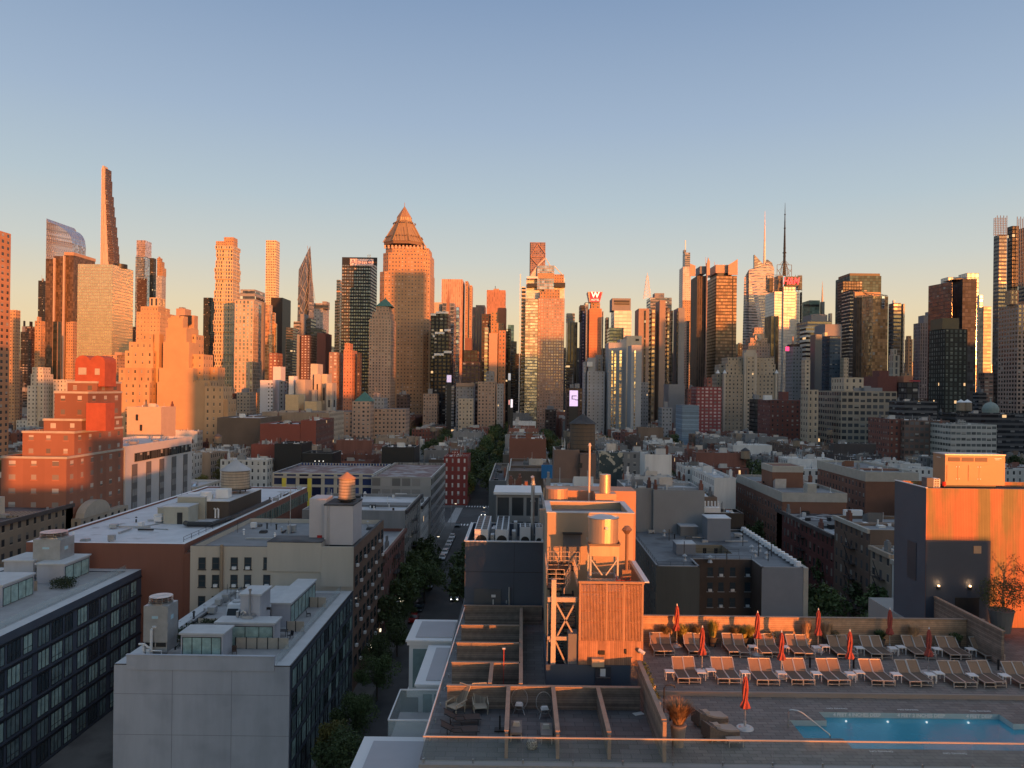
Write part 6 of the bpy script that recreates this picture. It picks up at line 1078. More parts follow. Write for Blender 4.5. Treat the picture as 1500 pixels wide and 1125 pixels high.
m = MB(); m.tube([(-34.9, 99.6, 19.9), (-34.9, 99.6, 23.4)], .12, 10); m.cyl(-34.9, 99.6, 23.3, 23.6, .2, n=10, bot=True); m.tube([(-35.9, 99.3, 19.9), (-35.9, 99.3, 20.5), (-35.6, 99.3, 20.8), (-35.3, 99.3, 20.5)], .16, 10); m.bb(-35.6, -34.2, 98.6, 99.8, 19.95, 20.3); m.cyl(-36.4, 99.4, 20, 20.7, .2, n=10); part(q, 'flue', m, [steel])
penthouse(-34.2, -31.6, 106, 119, ZW, 3, 'R', 'long rooftop room with dark glazing running back along the white block', 7); penthouse(-37, -34.4, 105, 117, ZW, 2.4, 'F', 'lower white roof volume beside the long rooftop room', 0)
coolunit(-45.2, -42.3, 92.5, 95.3, ZW+.3, 23.2, 'tall galvanised cooling tower with white pipes at the corner of the white block', pipes=True)
r = root_at('roof_ventilator', 'white ventilation unit with two black louvres on the white block', 'ventilation unit', -39, 108, ZW); m = MB(); m.loft([(-41, 107), (-37.4, 107), (-37.4, 110.6), (-41, 110.6)], ZW, [(-41, 108), (-37.4, 108), (-37.4, 110.6), (-41, 110.6)], ZW+2.3); part(r, 'casing', m, [whitemet]); m = MB(); m.loft([(-40.8, 106.9), (-39.35, 106.9), (-39.35, 107), (-40.8, 107)], ZW+.6, [(-40.8, 107.6), (-39.35, 107.6), (-39.35, 107.7), (-40.8, 107.7)], ZW+1.8); m.loft([(-39.1, 106.9), (-37.6, 106.9), (-37.6, 107), (-39.1, 107)], ZW+.6, [(-39.1, 107.6), (-37.6, 107.6), (-37.6, 107.7), (-39.1, 107.7)], ZW+1.8); part(r, 'louvre', m, [dark])
m = MB(); [m.cyl(-40.1+i*1.8, 109.3, ZW+2.3, ZW+2.5, .65, n=16) for i in range(2)]; part(r, 'fan', m, [galv])
screen(-35.6, -28.9, 96.6, ZW, 1.4, 'tan terrace screens in front of the wide rooftop room on the white block'); screen(-43.5, -37.5, 104, ZW, 1.5, 'tan terrace screens behind the dark pergola on the white block'); screen(-31.3, -28.9, 103.5, ZW, 1.4, 'two tan terrace screens midway along the right terrace of the white block'); screen(-31.4, -28.9, 115, ZW, 1.5, 'tan terrace screens at the far end of the white block')
r = root_at('rooftop_hedge', 'dense green hedge around the dark solar pergola on the white block', 'hedge', -42, 99, ZW); leafbox('foliage', r, -44, -42.2, 96.5, 102, ZW, ZW+1.7, 1600, .13, hedge, 5); leafbox('foliage', r, -42, -38.8, 100.8, 102.4, ZW, ZW+2, 1400, .13, hedge, 6)
r = root_at('pergola', 'dark flat pergola panel between hedges on the white block', 'pergola', -41, 98.5, ZW); m = MB(); m.loft([(-42, 97.5), (-39, 97.5), (-39, 100.4), (-42, 100.4)], ZW+1.9, [(-42, 97.5), (-39, 97.5), (-39, 100.4), (-42, 100.4)], ZW+2); part(r, 'panel', m, [dark]); m = MB(); [m.bar((x, y, ZW), (x, y, ZW+1.9), .08) for x in (-41.9, -39.1) for y in (97.6, 100.3)]; part(r, 'post', m, [dark])
glassrail('clear glass railing along the street edge of the white block terrace', [(-28.7, y0+.5), (-28.7, y1-.5)], ZW+.05, 1.05, seg=2.4)
def chair_simple(x, y, z, rz, lab, m_, cat='chair'):
    r = thing('terrace_chair', lab, cat, (x, y, z), rz)
    q = MB(); q.bb(-.28, .28, -.28, .28, .38, .44); q.build('seat', m_, r); q = MB(); q.loft([(-.28, .24), (.28, .24), (.28, .29), (-.28, .29)], .44, [(-.28, .34), (.28, .34), (.28, .39), (-.28, .39)], .95, bot=True); q.build('backrest', m_, r)
    for a in (-.25, .25):
        for b in (-.25, .25): q = MB(); q.bar((a, b, 0), (a, b, .38), .04); q.build('leg', dark, r)
    return r
chair_simple(-35, 94.6, ZW, .4, 'dark woven chair beside the nearest rooftop room on the white block', mat('brown_weave', (.07, .04, .03), .8)); chair_simple(-30, 100.8, ZW, -.6, 'black chair near the glass rail on the white block', dark); chair_simple(-30.3, 110.5, ZW, 2, 'black chair further back by the glass rail on the white block', dark)
for i, x in enumerate((-30.8, -29.8)): chair_simple(x, 117.6, ZW, pi, ['left of two white chairs', 'right of two white chairs'][i]+' at the far end of the white block', whitemet)
r = thing('terrace_table', 'black outdoor table on the right terrace of the white block', 'table', (-31.5, 101.8, ZW)); q = MB(); q.bb(-.8, .8, -.5, .5, .7, .75); q.build('tabletop', dark, r)
for a in (-.7, .7):
    for b in (-.4, .4): q = MB(); q.bar((a, b, 0), (a, b, .7), .05); q.build('leg', dark, r)
# cream building with tank block
y0 = 124.8; ZC = 23.4; r = root_at('cream_building', 'cream painted building with air conditioners in its windows and a brown brick street side', 'building', -40, y0); y1 = 151.7
creamw = mat('cream_paint', (.47, .425, .36), .85, var=.12, scale=.25, streak=True); brownb = mat('street_brick', (.19, .12, .085), .9, var=.15, scale=.4)
m, rf = shell(-53.5, XS, y0, y1, ZC-.5, (0, 1, 0, 0), par=.8, t=.5); part(r, 'wall', m, [creamw, brownb, mat('dark_coping', (.05, .05, .052), .8)]); part(r, 'roof', rf, [roofg])
m = MB(); xa, xb = WX(392, 800, y0), WX(471, 800, y0); m.bb(xa, xb, y0-.25, y0+5, ZC-3.6+.0, ZC+1.1); m.bb(xb+.02, XS-.02, y0-.25, y0+.1, ZC-6, ZC+.5); part(r, 'raised_wall', m, [creamw])
m = MB(); m.bb(xa-.05, xb+.05, y0-.3, y0+5.05, ZC+1.1, ZC+1.2); part(r, 'hatch_roof', m, [roofb])
for px in (296, 316, 343, 363, 391):
    for j, (a, b) in enumerate(((816.5, 834), (842, 860), (873, 890), (904, 920))):
        x_ = WX(px-5, 820, y0); z1 = WZ(px, a, y0); z0_ = WZ(px, b, y0)
        if px == 391 and False: continue
        w_ = window(r, 'F', y0, x_, x_+1.15, z0_, z1, mat('window_frame_dark', (.05, .045, .045), .6), gdark, t=.08, fw=.1, hm=(.5,), sill=mat('dark_coping', ()))
        if (px+j) % 5 != 1 and px != 296: m = MB(); m.bb(x_+.3, x_+.95, y0-.4, y0-.05, z0_+.06, z0_+.5); part(w_, 'air_conditioner', m, [whitep])
m = MB(); x_ = WX(325, 850, y0); m.tube([(x_, y0-.25, 2), (x_, y0-.25, ZC+.6)], .28, 8); part(r, 'brown_pipe', m, [mat('tan_pipe', (.3, .22, .15), .8)])
for i in range(8):
    for f in range(6):
        a = y0+1.2+i*3.3; z_ = ZC-3.2-f*3.3; w_ = window(r, 'R', XS, a, a+1.9, z_, z_+1.9, frame_d, gdark, t=.05, hm=(.5,), mull=(.5,))
        if (i*3+f) % 2 == 0: m = MB(); m.bb(XS+.05, XS+.45, a+.5, a+1.15, z_+.05, z_+.5); part(w_, 'air_conditioner', m, [whitep])
# tank house
z0_ = ZC-.5; pw = mat('lilac_white', (.5, .47, .48), .8, var=.06, scale=.4)
r = root_at('tank_house', 'pale pinkish blank tank house with a red door on the cream building', 'roof building', -30, 127, z0_)
xa, xm_, xc = WX(452, 760, 128), WX(475, 760, 127), WX(517, 760, 127); m = MB(); m.box(xm_, xc, 127, 134, z0_+.8, WZ(495, 741, 127)); part(r, 'wall', m, [pw]); m = MB(); m.box(xa, xm_-.02, 128.4, 133, z0_, WZ(463, 731, 128)); part(r, 'stair_wing', m, [pw]); m = MB(); m.bb(WX(464, 780, 128), WX(471, 780, 128), 128.2, 128.35, z0_, z0_+2.1); part(r, 'door', m, [mat('door_red', (.4, .015, .02), .5)])
zt = WZ(495, 741, 127); m = MB(); m.bb(xm_-.1, xc+.1, 126.9, 134.1, zt, zt+.25); part(r, 'roof', m, [roofb]); m = MB(); [m.bar((xm_+.5+i*.35, 126.85, z0_), (xm_+.5+i*.35, 126.85, zt), .05) for i in range(2)]; [m.bar((xm_+.5, 126.85, z0_+.3*j), (xm_+.85, 126.85, z0_+.3*j), .04) for j in range(20)]; part(r, 'ladder', m, [galv])
m = MB(); m.bb(xm_+.2, xc-.2, 127.2, 134, z0_, z0_+.78); part(r, 'base', m, [dark])
water_tank('water_tank', 'pale timber water tank with an orange cone roof on the tank house', WX(508, 720, 130), 130, zt+.25, 1.42, 3.6, .35, mat('terracotta_roof', (.42, .22, .12), .8), mat('pale_staves', (.42, .34, .26), .85, streak=True, var=.25, scale=2))
r = root_at('roof_flagpole', 'thin rooftop pole with a vent cap on the cream building', 'pole', WX(425, 770, 140), 140, z0_); m = MB(); m.tube([(WX(425, 770, 140), 140, z0_), (WX(425, 770, 140), 140, WZ(425, 715, 140))], .06); m.cyl(WX(423, 770, 140), 140, z0_, z0_+1.6, .35, n=12); part(r, 'pole', m, [galv])
# red brown hall with the big white roof
XD = -55; y0, y1 = 126, 198; ZR = 23.4; xl = WX(38, 802, y0)
r = root_at('red_brown_hall', 'large red brown hall with a wide stained white roof, left of centre', 'building', -67, y0); rbw = mat('red_brown_render', (.2, .085, .06), .85, var=.12, scale=.3, streak=True)
m, rf = shell(xl, XD, y0, y1, ZR, (0, 0, 0, 0), par=.35, t=.8); part(r, 'wall', m, [rbw, rbw, whitep]); part(r, 'roof', rf, [mat('stained_white_roof', (.56, .57, .6), .6, var=.15, scale=.4, col2=(.16, .15, .15), c2=(.62, .72), s2=.18)])
m = MB(); m.bb(XD, XD+.2, 150, y1, ZR-3.2, ZR-.8, bw=1.6, fh=2.4); part(r, 'clerestory', m, [F_('clerestory_green', (.16, .12, .1), (.16, .24, .21), ww=.75, wh=.9, gm=.5, blind=0)]); m = MB(); m.bb(XD, XD+.2, y0+1, y0+5, ZR-3.2, ZR-1, bw=1.3, fh=2.2); part(r, 'clerestory', m, [MATS['clerestory_green']])
m = MB(); m.box(XD-.05, XD+1.6, y0, y0+8, 0, ZR-1.2); part(r, 'wall_projection', m, [rbw])
dkb = mat('dark_brown_cladding', (.07, .05, .038), .6, var=.1)
r = root_at('roof_plant_room', 'dark brown clad plant room on the big white roof', 'plant room', -61, 152, ZR); m = MB(); m.box(-65.7, -57.7, 152, 171, ZR, 26.8); part(r, 'wall', m, [dkb]); m = MB(); m.bb(-65.9, -57.5, 151.8, 171.2, 26.8, 26.95); part(r, 'roof', m, [roofs]); m = MB(); [m.tube([(-60.2+i*.6, 151.7, ZR+.2), (-60.2+i*.6, 151.7, ZR+1.9), (-60.4+i*.6, 151.5, ZR+2.1)], .17, 8) for i in range(2)]; part(r, 'duct', m, [whitep])
for a, b, c, d_, h, l in ((-67.6, -62.9, 145.6, 150, 3.5, 'front cream hut with a grey door on the big white roof'), (-67.4, -62, 151, 155, 4.6, 'taller cream hut behind the front one on the big white roof'), (-70.8, -67.9, 150, 154, 2.6, 'low cream hut at the left of the huts on the big white roof')):
    r = root_at('roof_hut', l, 'roof hut', (a+b)/2, c, ZR); m = MB(); m.box(a, b if c > 151 else b, c, d_, ZR, ZR+h-.3); part(r, 'wall', m, [mat('sage_cream', (.36, .36, .31), .8)]); m = MB(); m.bb(a-.1, b+.1, c-.1, d_+.1, ZR+h-.3, ZR+h-.15); part(r, 'roof', m, [roofs])
    if h < 4 and c < 147: m = MB(); m.bb(-65, -64, c-.06, c, ZR, ZR+2.2); part(r, 'door', m, [dark])
water_tank('water_tank', 'wide pale timber water tank on a dark platform above the big white roof', WX(345, 705, 164), 164, 26.95, 2.95, 4, .8, roofs, mat('pale_staves', ()))
r = root_at('roof_duct', 'round white ventilation housings in front of the wide timber tank', 'ventilation unit', -66, 158, ZR); m = MB(); m.cyl(-67, 158, ZR, ZR+4.2, 1.3, n=16); part(r, 'housing', m, [whitep]); m = MB(); m.cyl(-62.5, 152.8, 26.9, 28.6, 1.1, n=16); part(r, 'housing', m, [whitep]); m = MB(); m.box(-61.5, -59, 155, 157, 27, 28.8); part(r, 'housing', m, [whitep])
r = root_at('roof_pipe_run', 'long dark pipe lying along the big white roof', 'pipe', -60, 140, ZR); m = MB(); m.tube([(-62.5, 143.5, ZR+.6), (-61.5, 142.5, ZR+.6), (-57.3, 142.5, ZR+.6), (-56.2, 150, ZR+.6), (-56.2, 172, ZR+.6)], .5, 8); part(r, 'pipe', m, [dark])
m = MB(); m.tube([(-70.5, 141, ZR+.1), (-67.4, 147, ZR+.1)], .12, 6); m.tube([(-70.5, 141, ZR+.1), (-64, 139.7, ZR+.1)], .12, 6); r = root_at('roof_conduit', 'thin grey conduit on the white roof before the huts', 'conduit', -69, 141, ZR); part(r, 'conduit', m, [galv])
r = root_at('roof_railing', 'dark handrail beside the roof edge of the big white roof', 'railing', -56.5, 128, ZR); m = MB(); [m.bar((-56, 128+i*3, ZR), (-56, 128+i*3, ZR+1.1), .06) for i in range(20)]; [m.bar((-56, 128, ZR+q), (-56, 185, ZR+q), .05) for q in (.6, 1.1)]; part(r, 'rails', m, [dark])
# ------------------------------------------------------------ courtyard building on the right
XR = 52.3; y0 = 142; y1 = 180; ZK = 17; xA, xB, xC, xE = [WX(p, 831, y0) for p in (964, 1025, 1116, 1171)]
cg = mat('court_green_grey', (.1, .1, .09), .9, var=.2, scale=.3, streak=True); cb = mat('court_blue_grey', (.22, .235, .265), .85, var=.08, scale=.3); cr = mat('court_brick', (.085, .06, .048), .9, var=.2, scale=.4)
r = root_at('courtyard_building', 'grey flat-roofed building round a small courtyard behind the pool wall', 'building', 38, y0)
F0 = F_('court_side', (.16, .15, .13), (.05, .05, .05), ww=.35, wh=.55, blind=.3)
m = MB(); yr = y0+6.5
m.prism([(xA-.3, y0), (xB, y0), (xB, yr), (xC, yr), (xC, y0), (XR, y0), (XR, y1), (xA-.3, y1)], 0, ZK+.35, [0, 1, 1, 1, 2, 3, 0, 3], top=False, bw=3, fh=3.1)
ring_ = [(xA-.3, y0), (xB, y0), (xB, yr), (xC, yr), (xC, y0), (XR, y0), (XR, y1), (xA-.3, y1)]
part(r, 'wall', m, [cg, cr, cb, F0])
rfm = mat('court_roof', (.17, .18, .195), .75, var=.15, scale=.5, col2=(.1, .105, .115), c2=(.5, .62), s2=.15)
hx0, hx1, hy0, hy1 = WX(1020, 806, 156), WX(1072, 806, 156), 155.5, 164
m = MB()
for q in ([(xA-.3, y0), (xB, y0), (xB, yr), (xA-.3, yr)], [(xC, y0), (XR, y0), (XR, yr), (xC, yr)], [(xA-.3, yr), (XR, yr), (XR, hy0), (xA-.3, hy0)], [(xA-.3, hy1), (XR, hy1), (XR, y1), (xA-.3, y1)], [(xA-.3, hy0), (hx0, hy0), (hx0, hy1), (xA-.3, hy1)], [(hx1, hy0), (XR, hy0), (XR, hy1), (hx1, hy1)]): m.face([(*p, ZK) for p in q])
part(r, 'roof', m, [rfm])
m = MB(); m.prism([(hx0, hy0), (hx0, hy1), (hx1, hy1), (hx1, hy0)], ZK-9, ZK+.01, top=False, bw=2.5, fh=3.1); m.face([(hx0, hy0, ZK-9), (hx1, hy0, ZK-9), (hx1, hy1, ZK-9), (hx0, hy1, ZK-9)]); part(r, 'light_court', m, [F_('court_tan', (.28, .23, .16), (.05, .05, .05), ww=.35, wh=.55)])
m = MB()
for a, b in zip(ring_, ring_[1:]+ring_[:1]): 
    d = Vector((b[0]-a[0], b[1]-a[1])).normalized(); n_ = Vector((-d.y, d.x))*.35; m.prism([a, b, (b[0]+n_.x, b[1]+n_.y), (a[0]+n_.x, a[1]+n_.y)], ZK+.35, ZK+.5, bot=True)
part(r, 'coping', m, [mat('grey_coping', (.3, .3, .31), .8)])
m = MB()
for i in range(17): m.cyl(XR-.5, y0+1.5+i*2.2, ZK+.4, ZK+1.25, .75, .55, n=10)
part(r, 'scalloped_parapet', m, [whitep]); part(r, 'beige_corner', MB().bb(XR+.01, XR+.9, y0-.1, y0+3, 0, ZK+.4), [cream])
for i, px in enumerate((1036, 1052, 1069, 1091)):
    for j, (a, b) in enumerate(((831, 842), (853, 865), (876, 888))):
        yy = yr; x_ = WX(px, 840, yy); z1 = WZ(px, a, yy); w_ = window(r, 'F', yy, x_, x_+1.1, z1-1.75, z1, frame_d, gdark, hm=(.5,), sill=mat('grey_coping', ()))
        if (i+j) % 2: m = MB(); m.bb(x_+.2, x_+.85, yy-.42, yy-.05, z1-1.7, z1-1.25); part(w_, 'air_conditioner', m, [whitep])
rr = random.Random(6)
def rbox(lab, name, p0, p1, yb, yt, z, dep, mm, cat='roof structure', cap=None):
    Y = DY((p0+p1)/2, yb, z); a, b = WX(p0, yb, Y), WX(p1, yb, Y); zt = WZ((p0+p1)/2, yt, Y); r = root_at(name, lab, cat, (a+b)/2, Y, z); m = MB(); m.box(a, b, Y, Y+dep, z, zt); part(r, 'wall', m, [mm]); m = MB(); m.bb(a-.1, b+.1, Y-.1, Y+dep+.1, zt, zt+.15); part(r, 'roof', m, [cap or roofs]); return r
rbox('pale blue grey stair hut with outside steps on the courtyard building', 'stair_hut', 1036, 1070, 793, 760, ZK, 5, cb); rbox('low weathered hut left of the stair hut on the courtyard building', 'roof_hut', 997, 1022, 786, 772, ZK, 5, wb_grey); rbox('plain grey roof box at the left edge of the light court', 'roof_box', 991, 1019, 813, 798, ZK, 4, cb)
r = root_at('rooftop_vents', 'scattered vents, domes and pipes on the courtyard building roof', 'vents', 40, 160, ZK); q = MB()
for (p, y_) in ((1000, 800), (1003, 822), (1040, 824), (1047, 790), (1085, 790), (1101, 808), (1106, 816), (1113, 808), (973, 785), (1123, 818)):
    X_, Y_ = rp(p, y_, ZK); q.cyl(X_, Y_, ZK, ZK+.5, .5, .3, n=10); q.cyl(X_, Y_, ZK+.5, ZK+1, .22, n=8); q.cyl(X_, Y_, ZK+1, ZK+1.4, .5, .1, n=10, bot=True)
    o = part(r, 'vent', q, [galv]); q = MB()
for (p, y_, h) in ((1002, 815, 3), (1088, 800, 3.4), (1111, 815, 3.2), (1125, 822, 2.6), (1130, 815, 2.4), (1064, 826, 2), (980, 792, 2.5)):
    X_, Y_ = rp(p, y_, ZK); q.bar((X_, Y_, ZK), (X_, Y_, ZK+h), .12); part(r, 'pipe', q, [dark]); q = MB()
m = MB()
for (a, b) in (((xA, y0+2), (xA, y1-2)), ((xA, y0+.6), (xB-.4, y0+.6)), ((hx0-1, hy0-1), (hx1+1, hy0-1)), ((hx0-1, hy0-1), (hx0-1, hy1)), ((xC, yr), (xB, yr))):
    L_ = math.dist(a, b); n = int(L_/2.2)
    for i in range(n+1): t = i/n; x, y = a[0]+(b[0]-a[0])*t, a[1]+(b[1]-a[1])*t; m.bar((x, y, ZK), (x, y, ZK+1.1), .05)
    for zz in (.6, 1.1): m.bar((*a, ZK+zz), (*b, ZK+zz), .04)
r = root_at('roof_railing', 'thin dark safety rails round the roof of the courtyard building', 'railing', 30, 150, ZK); part(r, 'rails', m, [dark])
house(XR-12, XR, y1+.3, y1+7, 20.5, kk('d', blkcl), roofg, random.Random(2), 'black blank wall building behind the courtyard building', 'building', name='black_building'); house(24, 34, y1+.3, y1+12, 17.5, KIND[4], roofs, random.Random(12), 'grey building with cluttered roof at the left behind the courtyard building', 'building', name='grey_building'); house(34.2, XR-12.2, y1+.3, y1+12, 16.5, KIND[3], roofs, random.Random(13), 'pale building with many vents directly behind the courtyard building', 'building', name='pale_building')
r = root_at('chimney_cluster', 'cluster of white chimney pipes on the black blank wall building', 'chimneys', XR-7, y1+3, 20.5); m = MB(); m.box(XR-9, XR-5, y1+2, y1+4, 21, 22.2); [m.cyl(XR-8.5+i*.8, y1+3, 22.2, 23.6, .22, n=8) for i in range(5)]; part(r, 'chimney', m, [whitep])

def gear(x0, x1, y0, y1, z, n, seed, lab):
    rr = random.Random(seed); r = root_at('rooftop_equipment', lab, 'roof equipment', (x0+x1)/2, y0, z)
    for i in range(n):
        x, y, k = rr.uniform(x0, x1), rr.uniform(y0, y1), rr.random(); m = MB()
        if k < .3: m.cyl(x, y, z, z+rr.uniform(.5, 1.3), .14, n=8); m.cyl(x, y, z+.9, z+1.1, .26, .1, n=8, bot=True); part(r, 'vent_pipe', m, [rr.choice([galv, whitep, dark])])
        elif k < .5: m.bb(x, x+rr.uniform(.7, 1.6), y, y+rr.uniform(.6, 1.2), z+.2, z+rr.uniform(.8, 1.4)); m.bb(x+.1, x+.2, y+.1, y+.5, z, z+.2); part(r, 'condenser', m, [rr.choice([galv, whitemet])])
        elif k < .7: L_ = rr.uniform(2, 6); a = rr.choice([0, 1]); m.bb(x, x+(L_ if a else .3), y, y+(.3 if a else L_), z+.12, z+.4); part(r, 'duct', m, [rr.choice([galv, dark])])
        elif k < .85: m.bb(x, x+1.2, y, y+1.2, z, z+.35); m.bb(x+.1, x+1.1, y+.1, y+1.1, z+.35, z+.45); part(r, 'roof_hatch', m, [rr.choice([galv, roofb])])
        else: m.bar((x, y, z), (x, y, z+rr.uniform(1.5, 3.2)), .05); m.bar((x-.4, y, z+1.4), (x+.4, y, z+1.4), .03); part(r, 'antenna', m, [dark])
    return r
gear(-52, -42, 131, 149, 22.9, 14, 1, 'small vents, ducts and antennas on the left roof of the cream building'); gear(-40, -29, 137, 149, 22.9, 12, 2, 'vents and condensers behind the tank house on the cream building'); gear(-77, -68, 128, 150, ZR, 14, 3, 'scattered vents on the front left of the big white roof'); gear(-76, -66, 160, 190, ZR, 14, 4, 'scattered vents at the far left of the big white roof')
gear(-46.5, -42.5, 98, 121, ZW, 16, 5, 'vents and condensers along the left edge of the white block'); gear(-41.5, -38.5, 111, 121, ZW, 10, 6, 'condensers at the back of the white block roof'); gear(-82, -76, 100, 124, ZG, 14, 7, 'vents and condensers at the far side of the glazed block roof'); gear(27, 50, 166, 178, ZK, 14, 8, 'vents along the back of the courtyard building roof'); gear(-57, -56, 173, 195, ZR, 8, 9, 'ducts near the right far edge of the big white roof'); gear(-37.5, -35, 101, 104.5, 19.9, 5, 10, 'small vents on the low roofs beside the blank stair tower'); gear(-65, -58.5, 154, 162, 26.95, 8, 11, 'vents on the dark brown plant room roof')
# ------------------------------------------------------------ hotel: deck, pool and roof plant
ZD = 34.0; paver = mat('deck_paver', (.19, .165, .15), .7, var=.15, scale=1.2, tiles=(.3, 'x')); terp = mat('terrace_tile', (.13, .13, .14), .75, var=.12, scale=1, tiles=(.45, 'x'))
conc = mat('hotel_wall', (.3, .29, .28), .8, var=.1, scale=.4); wwood = mat('weathered_wood', (.21, .165, .135), .8, var=.3, scale=3, planks=(.12, 'z'), bump=.3)
redwood = mat('slat_wood', (.38, .2, .12), .7, var=.25, scale=2, planks=(.11, 'x'), bump=.3); cedar = mat('pool_wall_wood', (.44, .28, .18), .8, var=.3, scale=2.5, planks=(.13, 'z'), bump=.3)
PX0, PX1, PY0, PY1 = 15.0, 24.0, 34.5, 38.4      # pool
r = root_at('hotel', 'hotel building under the pool deck with white bay windows on its street side', 'hotel', 15, 33)
part(r, 'body', MB().box(-4.2, 7.6, 33.0, 60, 0, ZD-2.2).box(7.61, 27.2, 33.0, 48.2, 0, ZD-2.2).box(27.21, 44, 33.0, 60, 0, ZD-2.2), [conc]); part(r, 'front_fascia', MB().bb(-4.2, 44, 32.6, 33.0, ZD-2.6, ZD-.02), [conc])
m = MB(); m.bb(-4.2, 7.6, 33, 60, ZD-2.18, ZD-.01); m.bb(7.6, PX0-2.2, 33, 48.2, ZD-2.18, ZD-.01); m.bb(PX0-2.2, 44, 33, 34, ZD-2.18, ZD-.01); m.bb(PX0-2.2, 27.2, 39.2, 48.2, ZD-2.18, ZD-.01); m.bb(27.2, 44, 39.2, 60, ZD-2.18, ZD-.01); m.bb(27.5, 44, 34, 39.2, ZD-2.18, ZD-.01) if False else None; part(r, 'deck_slab', m, [conc])
def deck_quads(m, z):
    def q(x0, x1, y0, y1): m.face([(x0, y0, z), (x1, y0, z), (x1, y1, z), (x0, y1, z)])
    q(6.4, 44, 33, 34.5); q(6.4, 13.2, 34.5, 40.3); q(13.2, 15, 34.5, 35.5); q(13.2, 15, 37.4, 40.3); q(15, 24, 38.4, 40.3); q(24, 44, 37.3, 40.3); q(26.5, 44, 34.5, 37.3)
m = MB(); deck_quads(m, ZD); part(r, 'pool_deck', m, [paver])
m = MB(); m.box(7.0, 27.2, 40.3, 48.0, ZD, ZD+.2); m.box(27.2, 44, 40.3, 51.9, ZD, ZD+.2); part(r, 'lounger_deck', m, [paver]); m = MB(); m.bb(6.9, 44, 40.18, 40.32, ZD, ZD+.24); part(r, 'step_edge', m, [mat('step_stone', (.3, .25, .22), .8, var=.1)])
m = MB(); m.face([(-4.2, 33, ZD), (6.4, 33, ZD), (6.4, 60, ZD), (-4.2, 60, ZD)]); part(r, 'terrace_floor', m, [terp])
for (x0, x1, y0, y1, z0, z1, s) in ((-7, -4.25, 49, 53, 30.4, 33.9, 0), (-5.5, -4.25, 42.3, 48.3, 30.6, 33.7, 1), (-7.2, -4.25, 30.5, 36.9, 28, 33.1, 2)):
    b = part(r, 'bay_window', MB().bb(x0, x1, y0, y1, z0, z1-.35).bb(x0-.12, x1, y0-.12, y1+.12, z1-.35, z1-.12).bb(x0-.2, x1, y0-.2, y1+.2, z1-.12, z1).bb(x0-.1, x1, y0-.1, y1+.1, z0-.15, z0+.25), [whitemet])
    m = MB(); m.bb(x0+.35, x1-.05, y0+.35, y1-.35, z1+.001, z1+.05); part(b, 'bay_roof', m, [mat('bay_roof_grey', (.35, .35, .38), .6, var=.08)])
    m = MB(); m.bb(x0+.25, (x0+x1)/2-.08+.2, y0-.04, y0-.01, z0+.45, z1-.6); m.bb((x0+x1)/2+.25, x1-.1, y0-.04, y0-.01, z0+.45, z1-.6); part(b, 'bay_glass', m, [gmid])
    m = MB(); n = 3
    for i in range(n): a = y0+.25+(y1-y0-.4)*i/n; m.bb(x0-.03, x0-.005, a, a+(y1-y0-.4)/n-.15, z0+.45, z1-.6)
    part(b, 'bay_glass', m, [gmid])
r = root_at('glass_balcony', 'glass sided balcony hanging from the hotel street wall', 'balcony', -5.3, 38, 32.3); part(r, 'floor', MB().bb(-6.4, -4.25, 37.8, 41.6, 32.2, 32.4), [terr])
m = MB(); m.bb(-6.4, -6.37, 37.8, 41.6, 32.4, 33.55); m.bb(-6.37, -4.25, 37.8, 37.83, 32.4, 33.55); m.bb(-6.37, -4.25, 41.57, 41.6, 32.4, 33.55); part(r, 'glass_panel', m, [glassr]); m = MB(); m.bar((-6.38, 37.8, 33.6), (-6.38, 41.6, 33.6), .06); m.bar((-6.38, 37.8, 33.6), (-4.25, 37.8, 33.6), .06); m.bar((-6.38, 41.6, 33.6), (-4.25, 41.6, 33.6), .06); part(r, 'rail', m, [whitemet])
railm = mat('rail_metal', (.6, .5, .42), .35, .3)
clear = mat('clear_glass', (.35, .5, .5), .02, alpha=.07, spec=.5)
glassrail('long clear glass balustrade with a sunlit metal rail along the front deck edge', [(-4.05, 32.78), (30, 32.78)], ZD, 1.08, rail=railm, seg=2.15, glass=clear); glassrail('glass balustrade running back along the street side of the terraces', [(-4.0, 32.8), (-3.72, 52)], ZD, 1.08, rail=whitemet, seg=1.9, glass=clear)
# timber partitions of the terraces
def wwall(x0, x1, y0, y1, z1, lab, post=False, m_=None):
    q = root_at('timber_partition', lab, 'partition', (x0+x1)/2, y0, ZD); part(q, 'boards', MB().bb(x0, x1, y0, y1, ZD+.003, z1), [m_ or wwood]); part(q, 'cap', MB().bb(x0-.04, x1+.04, y0-.04, y1+.04, z1, z1+.05), [mat('wood_cap', (.3, .22, .17), .7, var=.2, scale=2)])
    if post: part(q, 'end_post', MB().bb(x0-.01, x1+.01, y0-.2, y0-.045, ZD+.003, z1), [mat('wood_cap', ())])
    return q
wwall(-3.55, 6.05, 38.3, 38.45, 35.1, 'weathered timber wall behind the front terraces, longest of the partitions')
for i, (y, l) in enumerate(((41.4, 'first'), (44.6, 'second'), (47.9, 'third'))): wwall(-3.6, .02, y, y+.12, 35.15, '%s timber partition back from the long terrace wall, beside the street rail' % l)
wwall(-3.7, 1.5, 52.0, 52.15, 35.2, 'timber wall at the foot of the navy plant building'); wwall(.05, .17, 38.6, 51.8, 35.15, 'timber side wall running back between the small terraces and the dark passage'); wwall(-1.5, -1.38, 38.6, 41.3, 35.15, 'short timber divider between the two closest small terraces')
for x, l in ((-.5, 'left'), (1.72, 'middle'), (3.95, 'right')): wwall(x-.06, x+.06, 33.4, 38.2, 35.1, '%s of three low timber dividers between the front terraces' % l, True)
wwall(6.22, 6.36, 33.2, 40.2, 35.75, 'tall timber wall between the terraces and the pool deck', True)
